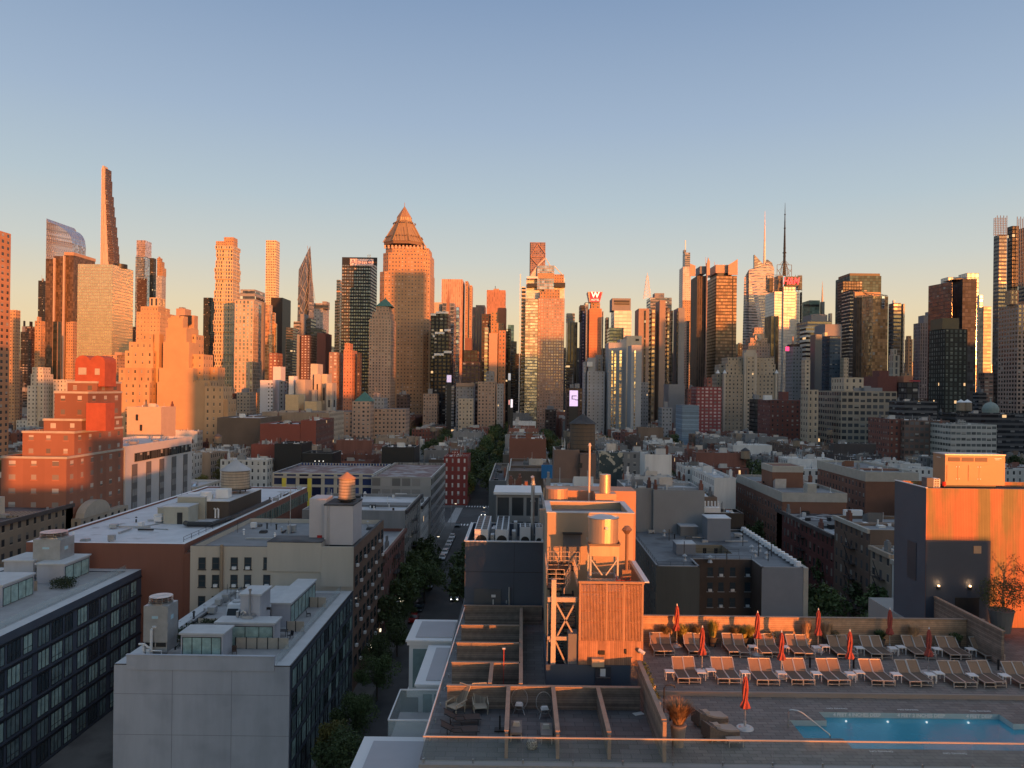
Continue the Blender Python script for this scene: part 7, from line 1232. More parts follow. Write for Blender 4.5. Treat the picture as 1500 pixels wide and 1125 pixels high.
wwall(7.6, 29, 48.0, 48.15, 35.85, 'long cedar wall closing the lounger deck at the back', m_=cedar); wwall(27.9, 28.05, 44.5, 51.8, 36.25, 'timber wall running back to the navy penthouse beside the right planters')
# mechanical tower
creamp = mat('plant_wall', (.42, .3, .2), .7, var=.06, scale=.5)
r = root_at('plant_tower', 'tall rectangular plant tower with sunlit orange front wall in the centre foreground', 'plant tower', 4, 46, ZD)
X0, X1, Z1 = 1.6, 6.75, 42.55; m, rf = shell(X0, X1, 46, 50.6, Z1-.45, (0, 0, 0, 0), par=.45, t=.22, z0=ZD); part(r, 'wall', m, [creamp, creamp, mat('light_coping', (.5, .5, .52), .6)]); part(r, 'roof', rf, [roofg]); m = MB(); m.ring(X0-.06, X1+.06, 45.94, 50.66, Z1, Z1+.06, .35); part(r, 'coping', m, [mat('light_coping', ())])
m = MB(); m.bb(2.55, 3.6, 45.93, 46, 39.6, 41.35); part(r, 'door', m, [mat('grey_door', (.14, .14, .15), .6)]); m = MB(); m.ring(2.5, 3.65, 45.4, 46.3, 41.35, 41.42, .05) if False else m.bb(2.5, 3.65, 45.5, 45.92, 41.36, 41.42); part(r, 'door_canopy', m, [dark])
m = MB(); m.bb(1.45, 6.6, 40.9, 41.0, ZD, 35.3); m.bb(6.5, 6.6, 41.0, 46, ZD, 35.3); m.bb(1.45, 1.55, 41, 46, ZD, 35.3); part(r, 'navy_base', m, [navy])
m = MB(); m.bb(4.05, 4.9, 40.82, 40.89, ZD+.05, 35.25); part(r, 'base_door', m, [mat('navy_door', (.05, .055, .07), .4)]); m = MB(); m.bb(4.32, 4.6, 40.79, 40.815, 34.75, 35.15); part(r, 'notice', m, [whitep]); m = MB(); m.bb(3.85, 4.5, 40.5, 40.85, 35.35, 35.75); part(r, 'junction_box', m, [mat('tan_box', (.5, .38, .26), .6)])
part(r, 'push_bar', MB().bar((4.1, 40.76, 34.7), (4.85, 40.76, 34.7), .04), [steel])
# screened enclosure
r = root_at('slatted_enclosure', 'orange lit slatted timber box in front of the plant tower', 'enclosure', 5, 41, 35.3)
xa, xb, za, zb = 3.15, 6.6, 35.32, 39.7
m = MB(); m.bb(xa, xb, 40.9, 41.0, za, 36.6); m.bb(xb-.1, xb, 41.0, 46, za, 36.6); part(r, 'lower_boarding', m, [redwood])
m = MB()
for i in range(42):
    x = xa+.12+(xb-xa-.24)*i/41
    if abs(x-4.62) < .05 or abs(x-5.55) < .05: continue
    m.bb(x-.022, x+.022, 40.92, 40.97, 36.6, zb-.12)
for i in range(56): y = 41.1+4.8*i/55; m.bb(xb-.07, xb-.03, y-.022, y+.022, 36.6, zb-.12)
part(r, 'slats', m, [mat('slat_plain', (.42, .23, .13), .7, var=.25, scale=3)])
m = MB()
for x in (xa+.06, 4.62, 5.55, xb-.06): m.bb(x-.05, x+.05, 40.9, 40.99, 36.6, zb)
for z in (36.62, 37.5, 38.1, 39.1, zb-.1): m.bb(xa, xb, 41.0, 41.05, z, z+.09)
m.bb(xa-.03, xb+.03, 40.88, 41.02, zb-.06, zb+.06); m.bb(xb-.12, xb+.03, 41.02, 46, zb-.06, zb+.06); m.bar((xa+.5, 41.2, 38.9), (4.5, 41.2, 37.2), .12); m.bar((5.6, 41.2, 39.6), (6.4, 41.2, 39.1), .12); part(r, 'frame', m, [mat('frame_brown', (.36, .22, .14), .6)])
part(r, 'pale_side_cap', MB().bb(xb+.04, xb+.3, 41, 46, zb-.02, zb+.05), [whitemet])
m = MB(); m.bb(3.4, 6.2, 42, 45.5, 36, 39.2); 
part(r, 'inner_duct', MB().bb(3.5, 4.4, 42.5, 45, 36, 38.6).bb(4.8, 6.1, 42.2, 45, 36, 38.9), [mat('tan_box', ())])
m = MB(); m.bb(4.25, 4.55, 40.78, 40.88, 35.9, 36.1); m.bb(5.62, 5.7, 40.8, 40.88, 35.95, 36.2); part(r, 'wall_lamp', m, [dark])
r = root_at('security_camera', 'small white security camera at the corner of the slatted enclosure', 'camera', 6.5, 40.7, 36); m = MB(); m.tube([(6.35, 40.75, 36.2), (6.6, 40.55, 36.08)], .1, 8); m.bar((6.45, 40.9, 36.2), (6.4, 40.75, 36.2), .05); part(r, 'housing', m, [whitep])
# steel tank on stand
sst = mat('brushed_steel', (.6, .45, .33), .42, .6, var=.15, scale=3, streak=True)
r = root_at('steel_tank', 'stainless cylindrical tank on a tall steel stand above the slatted enclosure', 'tank', 4.65, 43.3, 35.3); cx, cy = 4.65, 43.3
m = MB(); m.cyl(cx, cy, 41.35, 42.75, .84, n=32, bot=True); part(r, 'tank', m, [sst]); m = MB(); m.cyl(cx, cy, 42.75, 42.8, .88, n=32, bot=True); m.cyl(cx, cy, 42.8, 42.92, .86, .3, n=32); m.bar((cx-.8, cy, 42.86), (cx+.8, cy, 42.86), .05); part(r, 'lid', m, [steel]); m = MB(); m.tube([(cx+.1, cy-.84, 42.3), (cx+.1, cy-.93, 42.3)], .09, 10); part(r, 'fitting', m, [whitep])
m = MB(); m.bb(cx-.82, cx+.82, cy-.82, cy+.82, 40.75, 41.3); m.loft([(cx-.82, cy-.82), (cx+.82, cy-.82), (cx+.82, cy+.82), (cx-.82, cy+.82)], 41.3, [(cx-.9, cy-.9), (cx+.9, cy-.9), (cx+.9, cy+.9), (cx-.9, cy+.9)], 41.45, top=False); part(r, 'pan', m, [sst])
m = MB()
for a in (-1, 1):
    for b in (-1, 1): m.bar((cx+a*.75, cy+b*.75, 35.3), (cx+a*.75, cy+b*.75, 40.75), .1)
    m.bar((cx+a*.75, cy-.75, 40.6), (cx+a*.1, cy-.75, 39.7), .07)
for z in (38.1, 39.4): m.ring(cx-.78, cx+.78, cy-.78, cy+.78, z, z+.1, .08)
part(r, 'stand', m, [galv])
r = root_at('exhaust_stack', 'thin capped exhaust pipe right of the steel tank', 'exhaust pipe', 5.95, 43, 36); m = MB(); m.tube([(5.95, 43, 36), (5.95, 43, 41.9)], .09, 8); m.cyl(5.95, 43, 41.9, 42.15, .1, .3, n=10, bot=True); m.cyl(5.95, 43, 42.15, 42.35, .3, .12, n=10); m.bb(5.7, 6.2, 42.9, 43.1, 36, 39.9); part(r, 'pipe', m, [mat('rust_pipe', (.25, .15, .1), .6, .3)])
r = root_at('red_hose_reel', 'red safety frame behind the slatted enclosure right of the tank stand', 'frame', 5.5, 42.2, 38); m = MB(); [m.bar((5.3+i*.25, 42.2, 37.6), (5.3+i*.25, 42.2, 39.7), .04) for i in range(4)]; [m.bar((5.3, 42.2, 38+i*.5), (6.05, 42.2, 38+i*.5), .04) for i in range(4)]; part(r, 'frame', m, [mat('safety_red', (.55, .06, .03), .5)])
# steel stair
r = root_at('steel_stair', 'open steel fire stair with railings and braces left of the slatted enclosure', 'staircase', 2.3, 42, 35.3); st_ = mat('painted_steel', (.42, .37, .33), .5, .4)
m = MB(); m.bb(1.7, 1.95, 41.1, 41.3, ZD+.2, 39.75); part(r, 'column', m, [mat('column_cream', (.55, .44, .34), .6)]); m = MB(); m.bb(1.5, 1.58, 41.4, 41.5, 35.3, 38.4); m.bb(1.5, 3.1, 41.2, 41.35, 38.55, 38.8); m.bb(1.5, 3.1, 41.2, 41.3, 36.5, 36.7); m.bar((1.95, 41.2, 36.4), (1.6, 41.2, 36.5), .12); part(r, 'beam', m, [st_])
m = MB(); m.bar((1.95, 41.4, 38.5), (3.0, 41.4, 36.6), .09); m.bar((1.95, 41.4, 36.5), (3.0, 41.4, 38.5), .09); m.bar((1.95, 41.4, 36.4), (2.9, 41.4, 34.4), .09); m.bar((3.0, 41.4, 35.4), (2.4, 41.4, 34.3), .09); part(r, 'brace', m, [st_])
for j in range(3):
    z0 = 34.6+j*1.7; m = MB()
    for i in range(9): y = 41.8+i*.42; z = z0+i*.19; m.bb(1.75+(.7 if j % 2 else 0), 2.4+(.7 if j % 2 else 0), y, y+.3, z, z+.035)
    m.bar((1.72+(.7 if j % 2 else 0), 41.8, z0), (1.72+(.7 if j % 2 else 0), 45.5, z0+1.7), .1); m.bar((2.43+(.7 if j % 2 else 0), 41.8, z0), (2.43+(.7 if j % 2 else 0), 45.5, z0+1.7), .1); part(r, 'flight', m, [dark])
m = MB(); m.bb(1.6, 3.1, 44.2, 45.9, 39.5, 39.6); m.bb(1.5, 2.2, 41.6, 43.8, 39.1, 39.2); part(r, 'landing', m, [dark]); m = MB()
for (a, b, zz) in (((1.5, 41.6), (2.4, 41.6), 39.2), ((1.5, 41.6), (1.5, 45.9), 39.2), ((1.6, 44.2), (3.4, 44.2), 39.6), ((2.4, 41.6), (2.9, 44), 38.9), ((3.1, 41.6), (3.1, 44.2), 39.3)):
    L_ = math.dist(a, b); n = max(2, int(L_/.5))
    for i in range(n+1): t = i/n; x, y = a[0]+(b[0]-a[0])*t, a[1]+(b[1]-a[1])*t; m.bar((x, y, zz), (x, y, zz+1), .035)
    for h in (.25, .5, .75, 1.0): m.bar((*a, zz+h), (*b, zz+h), .03)
part(r, 'railing', m, [mat('rail_pale', (.55, .45, .38), .4, .5)])
m = MB(); [m.bb(2.0, 3.1, 43+.0, 43.04, 34.5+i*.16, 34.56+i*.16) for i in range(22)]; part(r, 'grille', m, [mat('grille_grey', (.2, .2, .2), .6, .4)])
part(r, 'grey_cabinet', MB().bb(2.62, 3.12, 41.05, 41.9, ZD+.3, 36.9), [mat('cabinet_grey', (.16, .16, .17), .6)])
# navy plant building with air handlers
r = root_at('navy_plant_building', 'flat navy clad plant building with a grey door beside the street', 'plant building', -1, 52.8, ZD); XN0, XN1 = -3.8, 1.58
m, rf = shell(XN0, XN1, 52.9, 60, 38.5, (0, 0, 0, 0), par=.95, t=.15, z0=20); part(r, 'wall', m, [navy, navy, whitemet]); part(r, 'roof', rf, [roofb])
m = MB(); m.bb(XN0, XN1, 52.89, 52.9, 37.3, 37.33); m.bb(-.42, -.4, 52.89, 52.9, ZD, 39.4); part(r, 'panel_joint', m, [dark]); m = MB(); m.bb(-3.15, -1.3, 52.82, 52.89, ZD, 36.15); part(r, 'double_door', m, [mat('slate_door', (.09, .095, .105), .5)])
m = MB(); m.bb(-1.95, -1.65, 52.79, 52.81, 35.6, 35.78); m.bb(-1.85, -1.79, 52.79, 52.81, 35.1, 35.45); part(r, 'door_sign', m, [whitep]); part(r, 'wall_pipe', MB().tube([(-.72, 52.8, ZD+1), (-.72, 52.8, 36.3)], .06, 8).tube([(-.9, 52.75, ZD+1.2), (-.9, 52.75, 35.4)], .05, 8), [galv])
part(r, 'pale_front_edge', MB().bb(XN0-.02, XN1, 52.82, 52.9, 39.38, 39.46).bb(XN0-.06, XN0+.02, 52.85, 60, 39.4, 39.48), [whitemet])
def ahu(x0, x1, y0, y1, z0, z1, lab):
    q = root_at('air_handler', lab, 'air conditioning unit', (x0+x1)/2, y0, z0); part(q, 'casing', MB().bb(x0, x1, y0, y1, z0+.3, z1), [whitemet])
    m = MB(); n = max(1, int((y1-y0)/.8))
    for i in range(n):
        for j in (0, 1): xx = x0+(x1-x0)*(.08+.48*j); yy = y0+(y1-y0)*(i+.12)/n; m.bb(xx, xx+(x1-x0)*.36, yy, yy+(y1-y0)/n*.76, z1, z1+.03)
    part(q, 'fan_grille', m, [dark]); m = MB(); m.tube([((x0+x1)/2, y0+.01, z0+.75), ((x0+x1)/2, y0-.02, z0+.75)], min(.42, (x1-x0)*.4), 14); part(q, 'front_grille', m, [dark])
    m = MB(); [m.bar((x, y, z0), (x, y, z0+.3), .07) for x in (x0+.1, x1-.1) for y in (y0+.2, y1-.2)]; part(q, 'leg', m, [dark])
ahu(-3.2, -2.25, 53.6, 59.3, 38.6, 40.1, 'leftmost of the white air handlers with a row of square fan grilles'); ahu(-1.75, -.85, 53.6, 59.3, 38.6, 40.1, 'second white air handler from the left, fan grilles on top'); ahu(-.05, .7, 53.6, 55.2, 38.6, 40.3, 'third white air handler, short, left of the vent pipe'); ahu(1.05, 1.55, 53.6, 55, 38.6, 40.3, 'narrow white air handler pressed against the plant tower')
m = MB(); [m.bb(x, x+.25, y, y+.8, 38.6, 39.6+R.random()*.5) for x, y in ((-2.1, 54), (-2.1, 55.5), (-2.05, 57), (-.6, 54.5), (-.5, 57))]; r = root_at('pump_units', 'grey pumps and boxes between the air handlers', 'pumps', -1.9, 54, 38.6); part(r, 'pumps', m, [galv])
r = root_at('vent_pipe', 'tall slim galvanised vent pipe behind the navy plant building', 'pipe', .85, 54.8, 38.6); m = MB(); m.tube([(.85, 54.8, 38.6), (.85, 54.8, 43.4), (.8, 54.6, 43.7)], .13, 10); [m.cyl(.85, 54.8, 39.5+i*1.2, 39.58+i*1.2, .18, n=10, bot=True) for i in range(4)]; part(r, 'pipe', m, [galv])
r = root_at('plant_room', 'glazed plant room with white frame behind the vent pipe', 'plant room', 0, 62, 20); m = MB(); m.box(-2, 1.5, 62, 66, 20, 41.4, 0, bw=1.3, fh=2); part(r, 'wall', m, [F_('plant_glazing', (.3, .29, .28), (.05, .055, .06), ww=.8, wh=.75, blind=0)]); part(r, 'roof', MB().bb(-2.2, 1.7, 61.8, 66.2, 41.4, 41.6), [whitemet])
r = root_at('brick_parapet', 'sunlit orange parapet wall behind the plant tower roof', 'parapet', 4.5, 54, 30); part(r, 'wall', MB().bb(1.8, 8, 53.5, 56, 30, 42.9), [mat('orange_parapet', (.42, .24, .16), .8)])
r = root_at('round_duct', 'orange lit round ventilation duct beyond the plant tower', 'duct', 2.4, 52.6, 40); m = MB(); m.cyl(2.45, 52.4, 40, 43.2, .75, n=20); part(r, 'duct', m, [mat('copper_duct', (.5, .3, .2), .5, .3)])
r = root_at('steel_flue', 'shiny cylindrical flue on a square base behind the plant tower', 'flue', 5.7, 52.2, 40); m = MB(); m.bb(5.0, 6.4, 51.6, 52.9, 40, 42.95); part(r, 'base', m, [mat('copper_duct', ())]); m = MB(); m.cyl(5.7, 52.2, 42.95, 44.2, .38, n=20); part(r, 'stack', m, [sst])
r = root_at('flagpole', 'slim cream pole standing behind the plant tower', 'pole', 4.65, 52, 42.5); m = MB(); m.tube([(4.65, 52.5, 41), (4.65, 52.5, 46.1)], .07, 8); m.cyl(4.65, 52.5, 46.1, 46.3, .13, .05, n=8, bot=True); part(r, 'pole', m, [mat('pole_cream', (.6, .5, .42), .5)])
# ------------------------------------------------------------ penthouse box on the right
XP, YP, ZP = 27.4, 52.0, 43.2; r = root_at('penthouse_box', 'navy sided penthouse with a ribbed copper brown front wall at the right edge', 'penthouse', 34, YP, ZD)
ribm = mat('ribbed_copper_light_streaks', (.42, .16, .08), .6, .1, var=.12, scale=.6, col2=(.2, .17, .07), c2=(.42, .58), s2=.55, diag=True, planks=(.11, 'x', .12), bump=.35)  # diagonal olive streaks paint reflected light into the copper colour
m, rf = shell(XP, 46, YP, 56.4, ZP, (0, 1, 1, 1), par=.35, t=.2, z0=28); part(r, 'wall', m, [ribm, navy, mat('copper_edge', (.5, .3, .18), .6)]); part(r, 'roof', rf, [roofb]); part(r, 'side_edge', MB().bb(XP-.05, XP+.1, YP, 56.4, ZP+.35, ZP+.4), [whitemet])
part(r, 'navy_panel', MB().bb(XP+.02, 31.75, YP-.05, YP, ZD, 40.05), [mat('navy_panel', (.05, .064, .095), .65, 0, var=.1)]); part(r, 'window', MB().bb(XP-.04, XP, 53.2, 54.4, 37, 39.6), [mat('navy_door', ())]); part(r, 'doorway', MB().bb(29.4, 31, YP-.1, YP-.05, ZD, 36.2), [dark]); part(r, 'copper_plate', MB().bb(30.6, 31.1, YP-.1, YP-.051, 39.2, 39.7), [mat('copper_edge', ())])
for i, px in enumerate((1375, 1421)):
    x = WX(px, 855, YP-.15); q = root_at('wall_sconce', ['left', 'right'][i]+' small lit wall lamp on the navy penthouse wall', 'wall lamp', x, YP-.15, 37); part(q, 'housing', MB().bb(x-.07, x+.07, YP-.25, YP-.06, 36.75, 36.95), [dark]); part(q, 'bulb', MB().bb(x-.05, x+.05, YP-.22, YP-.1, 36.96, 37.05), [mat('warm_lamp', (1, .7, .4), .4, emit=(1, .6, .28), es=2.5)])
    l = bpy.data.objects.new('lamp_light', bpy.data.lights.new('lamp_light', 'POINT')); l.data.energy = 3; l.data.color = (1, .55, .25); l.data.shadow_soft_size = .04; link(l, q); l.location = (0, -.12, .2)
# generator
gen = mat('generator_paint', (.38, .23, .14), .5, .1, var=.08); g0, g1, gy = 29.75, 33.95, 54.0
r = root_at('generator', 'large boxy generator with double doors on the penthouse roof', 'generator', 31.8, gy, ZP); m = MB(); m.bb(g0, g1, gy, gy+1.6, ZP+.35, 45.65); part(r, 'casing', m, [gen])
m = MB(); m.bb(g0-.03, g1+.03, gy-.03, gy+1.63, 45.65, 45.72); part(r, 'roof', m, [galv]); m = MB(); [m.bb(g0+.2+i*.95, g0+1.05+i*.95, gy-.02, gy-.003, 45.2, 45.5) for i in range(3)]; part(r, 'louvre', m, [mat('louvre_brown', (.2, .14, .1), .7)])
for i in range(2): m = MB(); m.bb(g0+.12+i*1.5, g0+.85+i*1.5, gy-.035, gy-.002, ZP+.65, 44.95); m.bb(g0+.87+i*1.5, g0+1.58+i*1.5, gy-.035, gy-.002, ZP+.65, 44.95); d = part(r, 'door', m, [gen]); m = MB(); [m.bb(g0+.83+i*1.5+q, g0+.88+i*1.5+q, gy-.06, gy-.036, z, z+.08) for q in (-.08, .1) for z in (ZP+.75, 44.8)]; part(d, 'latch', m, [whitep])
m = MB(); m.bb(g1-.75, g1-.25, gy-.012, gy-.002, 45.42, 45.47); m.bb(g1-.7, g1-.4, gy-.012, gy-.002, 45.33, 45.37); m.bb(g0-.012, g0-.002, gy+.6, gy+1.1, 45.4, 45.45); part(r, 'maker_plate', m, [whitep]); part(r, 'skid', MB().bb(g0+.1, g1-.6, gy+.05, gy+1.5, ZP+.1, ZP+.34), [dark])
r = root_at('fan_unit', 'small white fan unit left of the generator', 'air conditioning unit', 28.3, 53.2, ZP); m = MB(); m.bb(27.9, 28.35, 52.9, 53.6, ZP+.1, 44.15); part(r, 'casing', m, [mat('unit_grey', (.1, .1, .11), .6)]); m = MB(); m.bb(28.36, 28.8, 52.88, 53.6, ZP+.1, 44.1); p_ = part(r, 'front', m, [whitep]); m = MB(); [m.bb(28.42+.18*i, 28.54+.18*i, 52.85, 52.879, ZP+.2+.12*j, ZP+.27+.12*j) for i in range(2) for j in range(6)]; part(p_, 'grille', m, [dark])
r = root_at('beacon', 'red warning beacon between the fan unit and the generator', 'beacon', 29.35, 53.4, ZP); m = MB(); m.cyl(29.35, 53.4, ZP, ZP+.35, .1, n=10); part(r, 'base', m, [dark]); m = MB(); m.cyl(29.35, 53.4, ZP+.35, ZP+.65, .12, n=12); part(r, 'lens', m, [mat('beacon_red', (.7, .03, .02), .3)])
# ------------------------------------------------------------ pool
tile = mat('pool_tile', (.16, .5, .66), .35, var=.06, scale=3); paleb = mat('pool_band', (.36, .46, .48), .5)
r = root_at('swimming_pool', 'turquoise swimming pool with entry steps and lettered edge', 'pool', 19.5, 36.5, ZD-1.4)
m = MB(); zb = ZD-1.4
def wallq(a, b, z0, z1, k): k.face([(*a, z0), (*b, z0), (*b, z1), (*a, z1)])
out = [(15, 34.5), (26.5, 34.5), (26.5, 37.3), (24, 37.3), (24, 38.4), (15, 38.4), (15, 37.4), (13.2, 37.4), (13.2, 35.5), (15, 35.5)]
b_ = MB()
for a, b in zip(out, out[1:]+out[:1]): wallq(a, b, zb, ZD-.28, m); wallq(a, b, ZD-.28, ZD, b_)
m.face([(15, 34.5, zb), (24, 34.5, zb), (24, 38.4, zb), (15, 38.4, zb)]); m.face([(24, 34.5, zb), (26.5, 34.5, zb), (26.5, 37.3, zb), (24, 37.3, zb)]); part(r, 'basin', m, [tile]); part(r, 'waterline_band', b_, [paleb])
m = MB(); m.ring(14.82, 24.2, 34.32, 38.58, ZD+.002, ZD+.02, .18) if False else None
for i in range(5): m = m or MB(); m = MB(); m.bb(13.22+.36*i, 13.58+.36*i, 35.52, 37.38, zb, ZD-.42-.22*i); part(r, 'pool_step', m, [mat('step_tile', (.16, .36, .47), .5)])
for i in range(3): part(r, 'pool_step', MB().bb(26.1-.4*i, 26.48-.4*i, 34.6, 37.28, zb, ZD-.35-.25*i), [mat('step_tile', ())])
m = MB(); m.face([(15, 34.5, ZD-.26), (24, 34.5, ZD-.26), (24, 38.4, ZD-.26), (15, 38.4, ZD-.26)]); m.face([(24, 34.5, ZD-.26), (26.5, 34.5, ZD-.26), (26.5, 37.3, ZD-.26), (24, 37.3, ZD-.26)]); m.face([(13.2, 35.5, ZD-.26), (15, 35.5, ZD-.26), (15, 37.4, ZD-.26), (13.2, 37.4, ZD-.26)])
o = m.build('pool_water', mat('pool_water', (.08, .42, .54), .12, alpha=.55, spec=.3, bump=.25, bscale=2.2, var=.06)); tag(o, None, kind='structure')
for px in (1239, 1300, 1357, 1418): x = WX(px, 1056, 38.38); q = part(r, 'underwater_lamp', MB().tube([(x, 38.37, ZD-.42), (x, 38.33, ZD-.42)], .05, 12), [mat('pool_lamp', (1, 1, 1), .3, emit=(1, 1, .95), es=.6)]); l = bpy.data.objects.new('pool_light', bpy.data.lights.new('pool_light', 'POINT')); l.data.energy = .3; l.data.color = (.8, .95, 1); l.data.shadow_soft_size = .1; link(l, q); l.location = Vector((x, 38.0, ZD-.6))
let = mat('letter_white', (.7, .72, .72), .6)
text('depth_lettering', '4 FEET 4 INCHES DEEP', .24, (16.9, 38.385, ZD-.12), let, r, ext=.004, bold=.008); text('depth_lettering', '4 FEET 2 INCHES DEEP', .24, (20.1, 38.385, ZD-.12), let, r, ext=.004, bold=.008); text('depth_lettering', '4 FEET DEEP', .24, (23, 38.385, ZD-.12), let, r, ext=.004, bold=.008)
for (px, py) in ((1226, 1038), (1330, 1040), (1436, 1042), (1217, 1086), (1291, 1101), (1399, 1104)): x, y = rp(px, py, ZD); text('deck_lettering', 'NO DIVING', .2, (x, y, ZD+.004), let, r, ext=.002, rot=(0, 0, 0))
r = root_at('pool_handrail', 'curved steel handrail leading into the pool steps', 'handrail', 12.9, 36.5, ZD); m = MB(); m.tube([(12.85, 36.6, ZD), (12.85, 36.6, ZD+.72), (12.9, 36.57, ZD+.83), (13.0, 36.53, ZD+.87), (13.25, 36.45, ZD+.86), (13.45, 36.4, ZD+.78), (14.55, 36, ZD-.02), (14.6, 35.98, ZD-.1), (14.6, 35.98, ZD-.8)], .035, 8); part(r, 'rail', m, [steel])
# ------------------------------------------------------------ loungers
ltx = mat('lounger_mesh', (.12, .085, .062), .75, var=.1, scale=6); lfr = mat('lounger_frame', (.55, .5, .46), .4, .5)
def make_lounger():
    r = thing('sun_lounger', 'x', 'sun lounger'); hw = .3
    m = MB(); m.bb(-hw+.03, hw-.03, 0, 1.22, .3, .33); m.build('seat', ltx, r)
    m = MB(); m.loft([(-hw+.03, 1.22), (hw-.03, 1.22), (hw-.03, 1.25), (-hw+.03, 1.25)], .31, [(-hw+.03, 1.72), (hw-.03, 1.72), (hw-.03, 1.75), (-hw+.03, 1.75)], .82, bot=True); m.build('backrest', mat('lounger_back_lit_tone', (.27, .17, .11), .75, var=.12, scale=6), r)  # lighter copy of the mesh, painting low sun onto the backrests
    m = MB()
    for s in (-1, 1): m.bar((s*hw, -.02, .31), (s*hw, 1.24, .31), .045); m.bar((s*hw, 1.22, .31), (s*hw, 1.75, .85), .04); m.bar((s*hw, 1.22, .31), (s*hw, 1.8, .31), .04)
    m.bar((-hw, -.02, .31), (hw, -.02, .31), .045); m.bar((-hw, 1.75, .85), (hw, 1.75, .85), .04); m.bar((-hw, -.02, .1), (hw, -.02, .1), .035); m.build('frame', lfr, r)
    for s in (-1, 1):
        for y in (0, 1.7): m = MB(); m.bar((s*hw, y, 0), (s*hw, y, .31), .045); m.build('leg', lfr, r)
    return r
LG = None; ORD2 = ORD
def lounger(x, y, z, lab, g_='sun loungers in pairs on the deck'):
    global LG
    if LG is None: LG = make_lounger(); r = LG
    else: r = copy_tree(LG)
    r.location = (x+R.uniform(-.012, .012), y+R.uniform(-.09, .09), z); r.rotation_euler.z = R.uniform(-.012, .012); tag(r, lab, 'sun lounger', g_); return r
ZL = ZD+.2; fr_px = [1010, 1069, 1125, 1177, 1229.5, 1294.5, 1349.5, 1413, 1458, 1510]; bk_px = [973.5, 1024.5, 1084, 1131, 1179, 1241.5, 1291.5, 1356.5, 1407.5, 1457.5]
yf, yb = 41.3, 45.55
for row, pxs, y, py in (('front', fr_px, yf, 1004), ('back', bk_px, yb, 962)):
    for i, px in enumerate(pxs):
        xc = WX(px, py, y)
        for s, sd in ((-1, 'left'), (1, 'right')): lounger(xc+s*.315, y, ZL, '%s lounger of the %s pair from the left in the %s row' % (sd, ORD[i], row))
# side tables
def make_table():
    r = thing('side_table', 'x', 'side table'); m = MB(); m.bb(-.24, .24, -.24, .24, .4, .44); m.build('tabletop', whitep, r)
    for a in (-.21, .21):
        for b in (-.21, .21): m = MB(); m.bar((a, b, 0), (a, b, .4), .035); m.build('leg', whitep, r)
    return r
TP = None
def gaps(pxs, y, py):
    xs = [WX(p, py, y) for p in pxs]; return [xs[0]-.95]+[(a+b)/2 for a, b in zip(xs, xs[1:])]
for row, pxs, y, py in (('front', fr_px, yf, 1004), ('back', bk_px, yb, 962)):
    for i, x in enumerate(gaps(pxs, y, py)):
        if row == 'back' and i in (0, 1, 2): continue
        offs = (-.3, .3) if (i > 0 and pxs[i]-pxs[i-1] > 56) else (0,)
        for j, o_ in enumerate(offs):
            t = make_table() if TP is None else copy_tree(TP); TP = TP or t; t.location = (x+o_, y+.75+.25*(j), ZL); tag(t, 'small white table %sbeside the %s lounger pair in the %s row' % (('left one ' if j == 0 else 'right one ') if len(offs) > 1 else '', ORD[i], row), 'side table', 'white side tables between loungers')
# umbrellas
umr = mat('umbrella_red', (.34, .07, .055), .8, var=.25, scale=4); 
def umbrella(px, py, z, lab, h=2.5):
    x, y = rp(px, py, z); r = thing('closed_umbrella', lab, 'umbrella', (x, y, z), 0, 'closed red umbrellas')
    m = MB(); m.cyl(0, 0, 0, .06, .42, .38, n=20); m.cyl(0, 0, .06, .14, .3, .2, n=16); m.cyl(0, 0, .14, .35, .06, n=10); m.build('base', mat('umbrella_base', (.55, .52, .5), .4, .3), r); m = MB(); m.tube([(0, 0, .3), (0, 0, h+.05)], .028, 8); m.build('pole', galv, r)
    m = MB(); n = 14; rr = random.Random(int(px)); prof = [(h-.03, .03), (h-.2, .085), (h-.55, .12), (h-.9, .115), (h-1.15, .09), (h-1.3, .15), (h-1.5, .2), (h-1.55, .15)]
    rings = [[(rad*(1+(.3 if k % 2 else -.22))*cos(2*pi*k/n+zz*.9), rad*(1+(.3 if k % 2 else -.22)+rr.uniform(-.1, .1))*sin(2*pi*k/n+zz*.9), zz+rr.uniform(-.03, .03)) for k in range(n)] for zz, rad in prof]
    for A, B in zip(rings, rings[1:]):
        for k in range(n): l = (k+1) % n; m.face([A[k], B[k], B[l], A[l]], 0, None, True)
    m.face(rings[0]); m.build('canopy', umr, r); m = MB(); m.cyl(0, 0, h-.02, h+.1, .045, .02, n=8); m.build('finial', whitep, r)
    m = MB(); m.cyl(0, 0, h-1.2, h-1.14, .105, n=12, bot=True); m.build('strap', umr, r); return r
for px, py, z, l in ((991, 946, ZL, 'closed red umbrella far left, rising above the left end of the cedar wall'), (1028, 984, ZL, 'closed red umbrella standing between first and second front lounger pairs'), (1109, 958, ZL, 'closed red umbrella among the third and fourth back pairs'), (1144, 992, ZL, 'closed red umbrella behind the third front lounger pair'), (1198, 953, ZL, 'closed red umbrella beside the tall blond grass'), (1244, 990, ZL, 'closed red umbrella at the fifth front lounger pair'), (1303, 952, ZL, 'closed red umbrella by the green grass pot at the cedar wall'), (1360, 986, ZL, 'closed red umbrella rightmost on the deck'), (1091, 1067, ZD, 'closed red umbrella on its own in front, beside the double daybed')): umbrella(px, py, z, l)
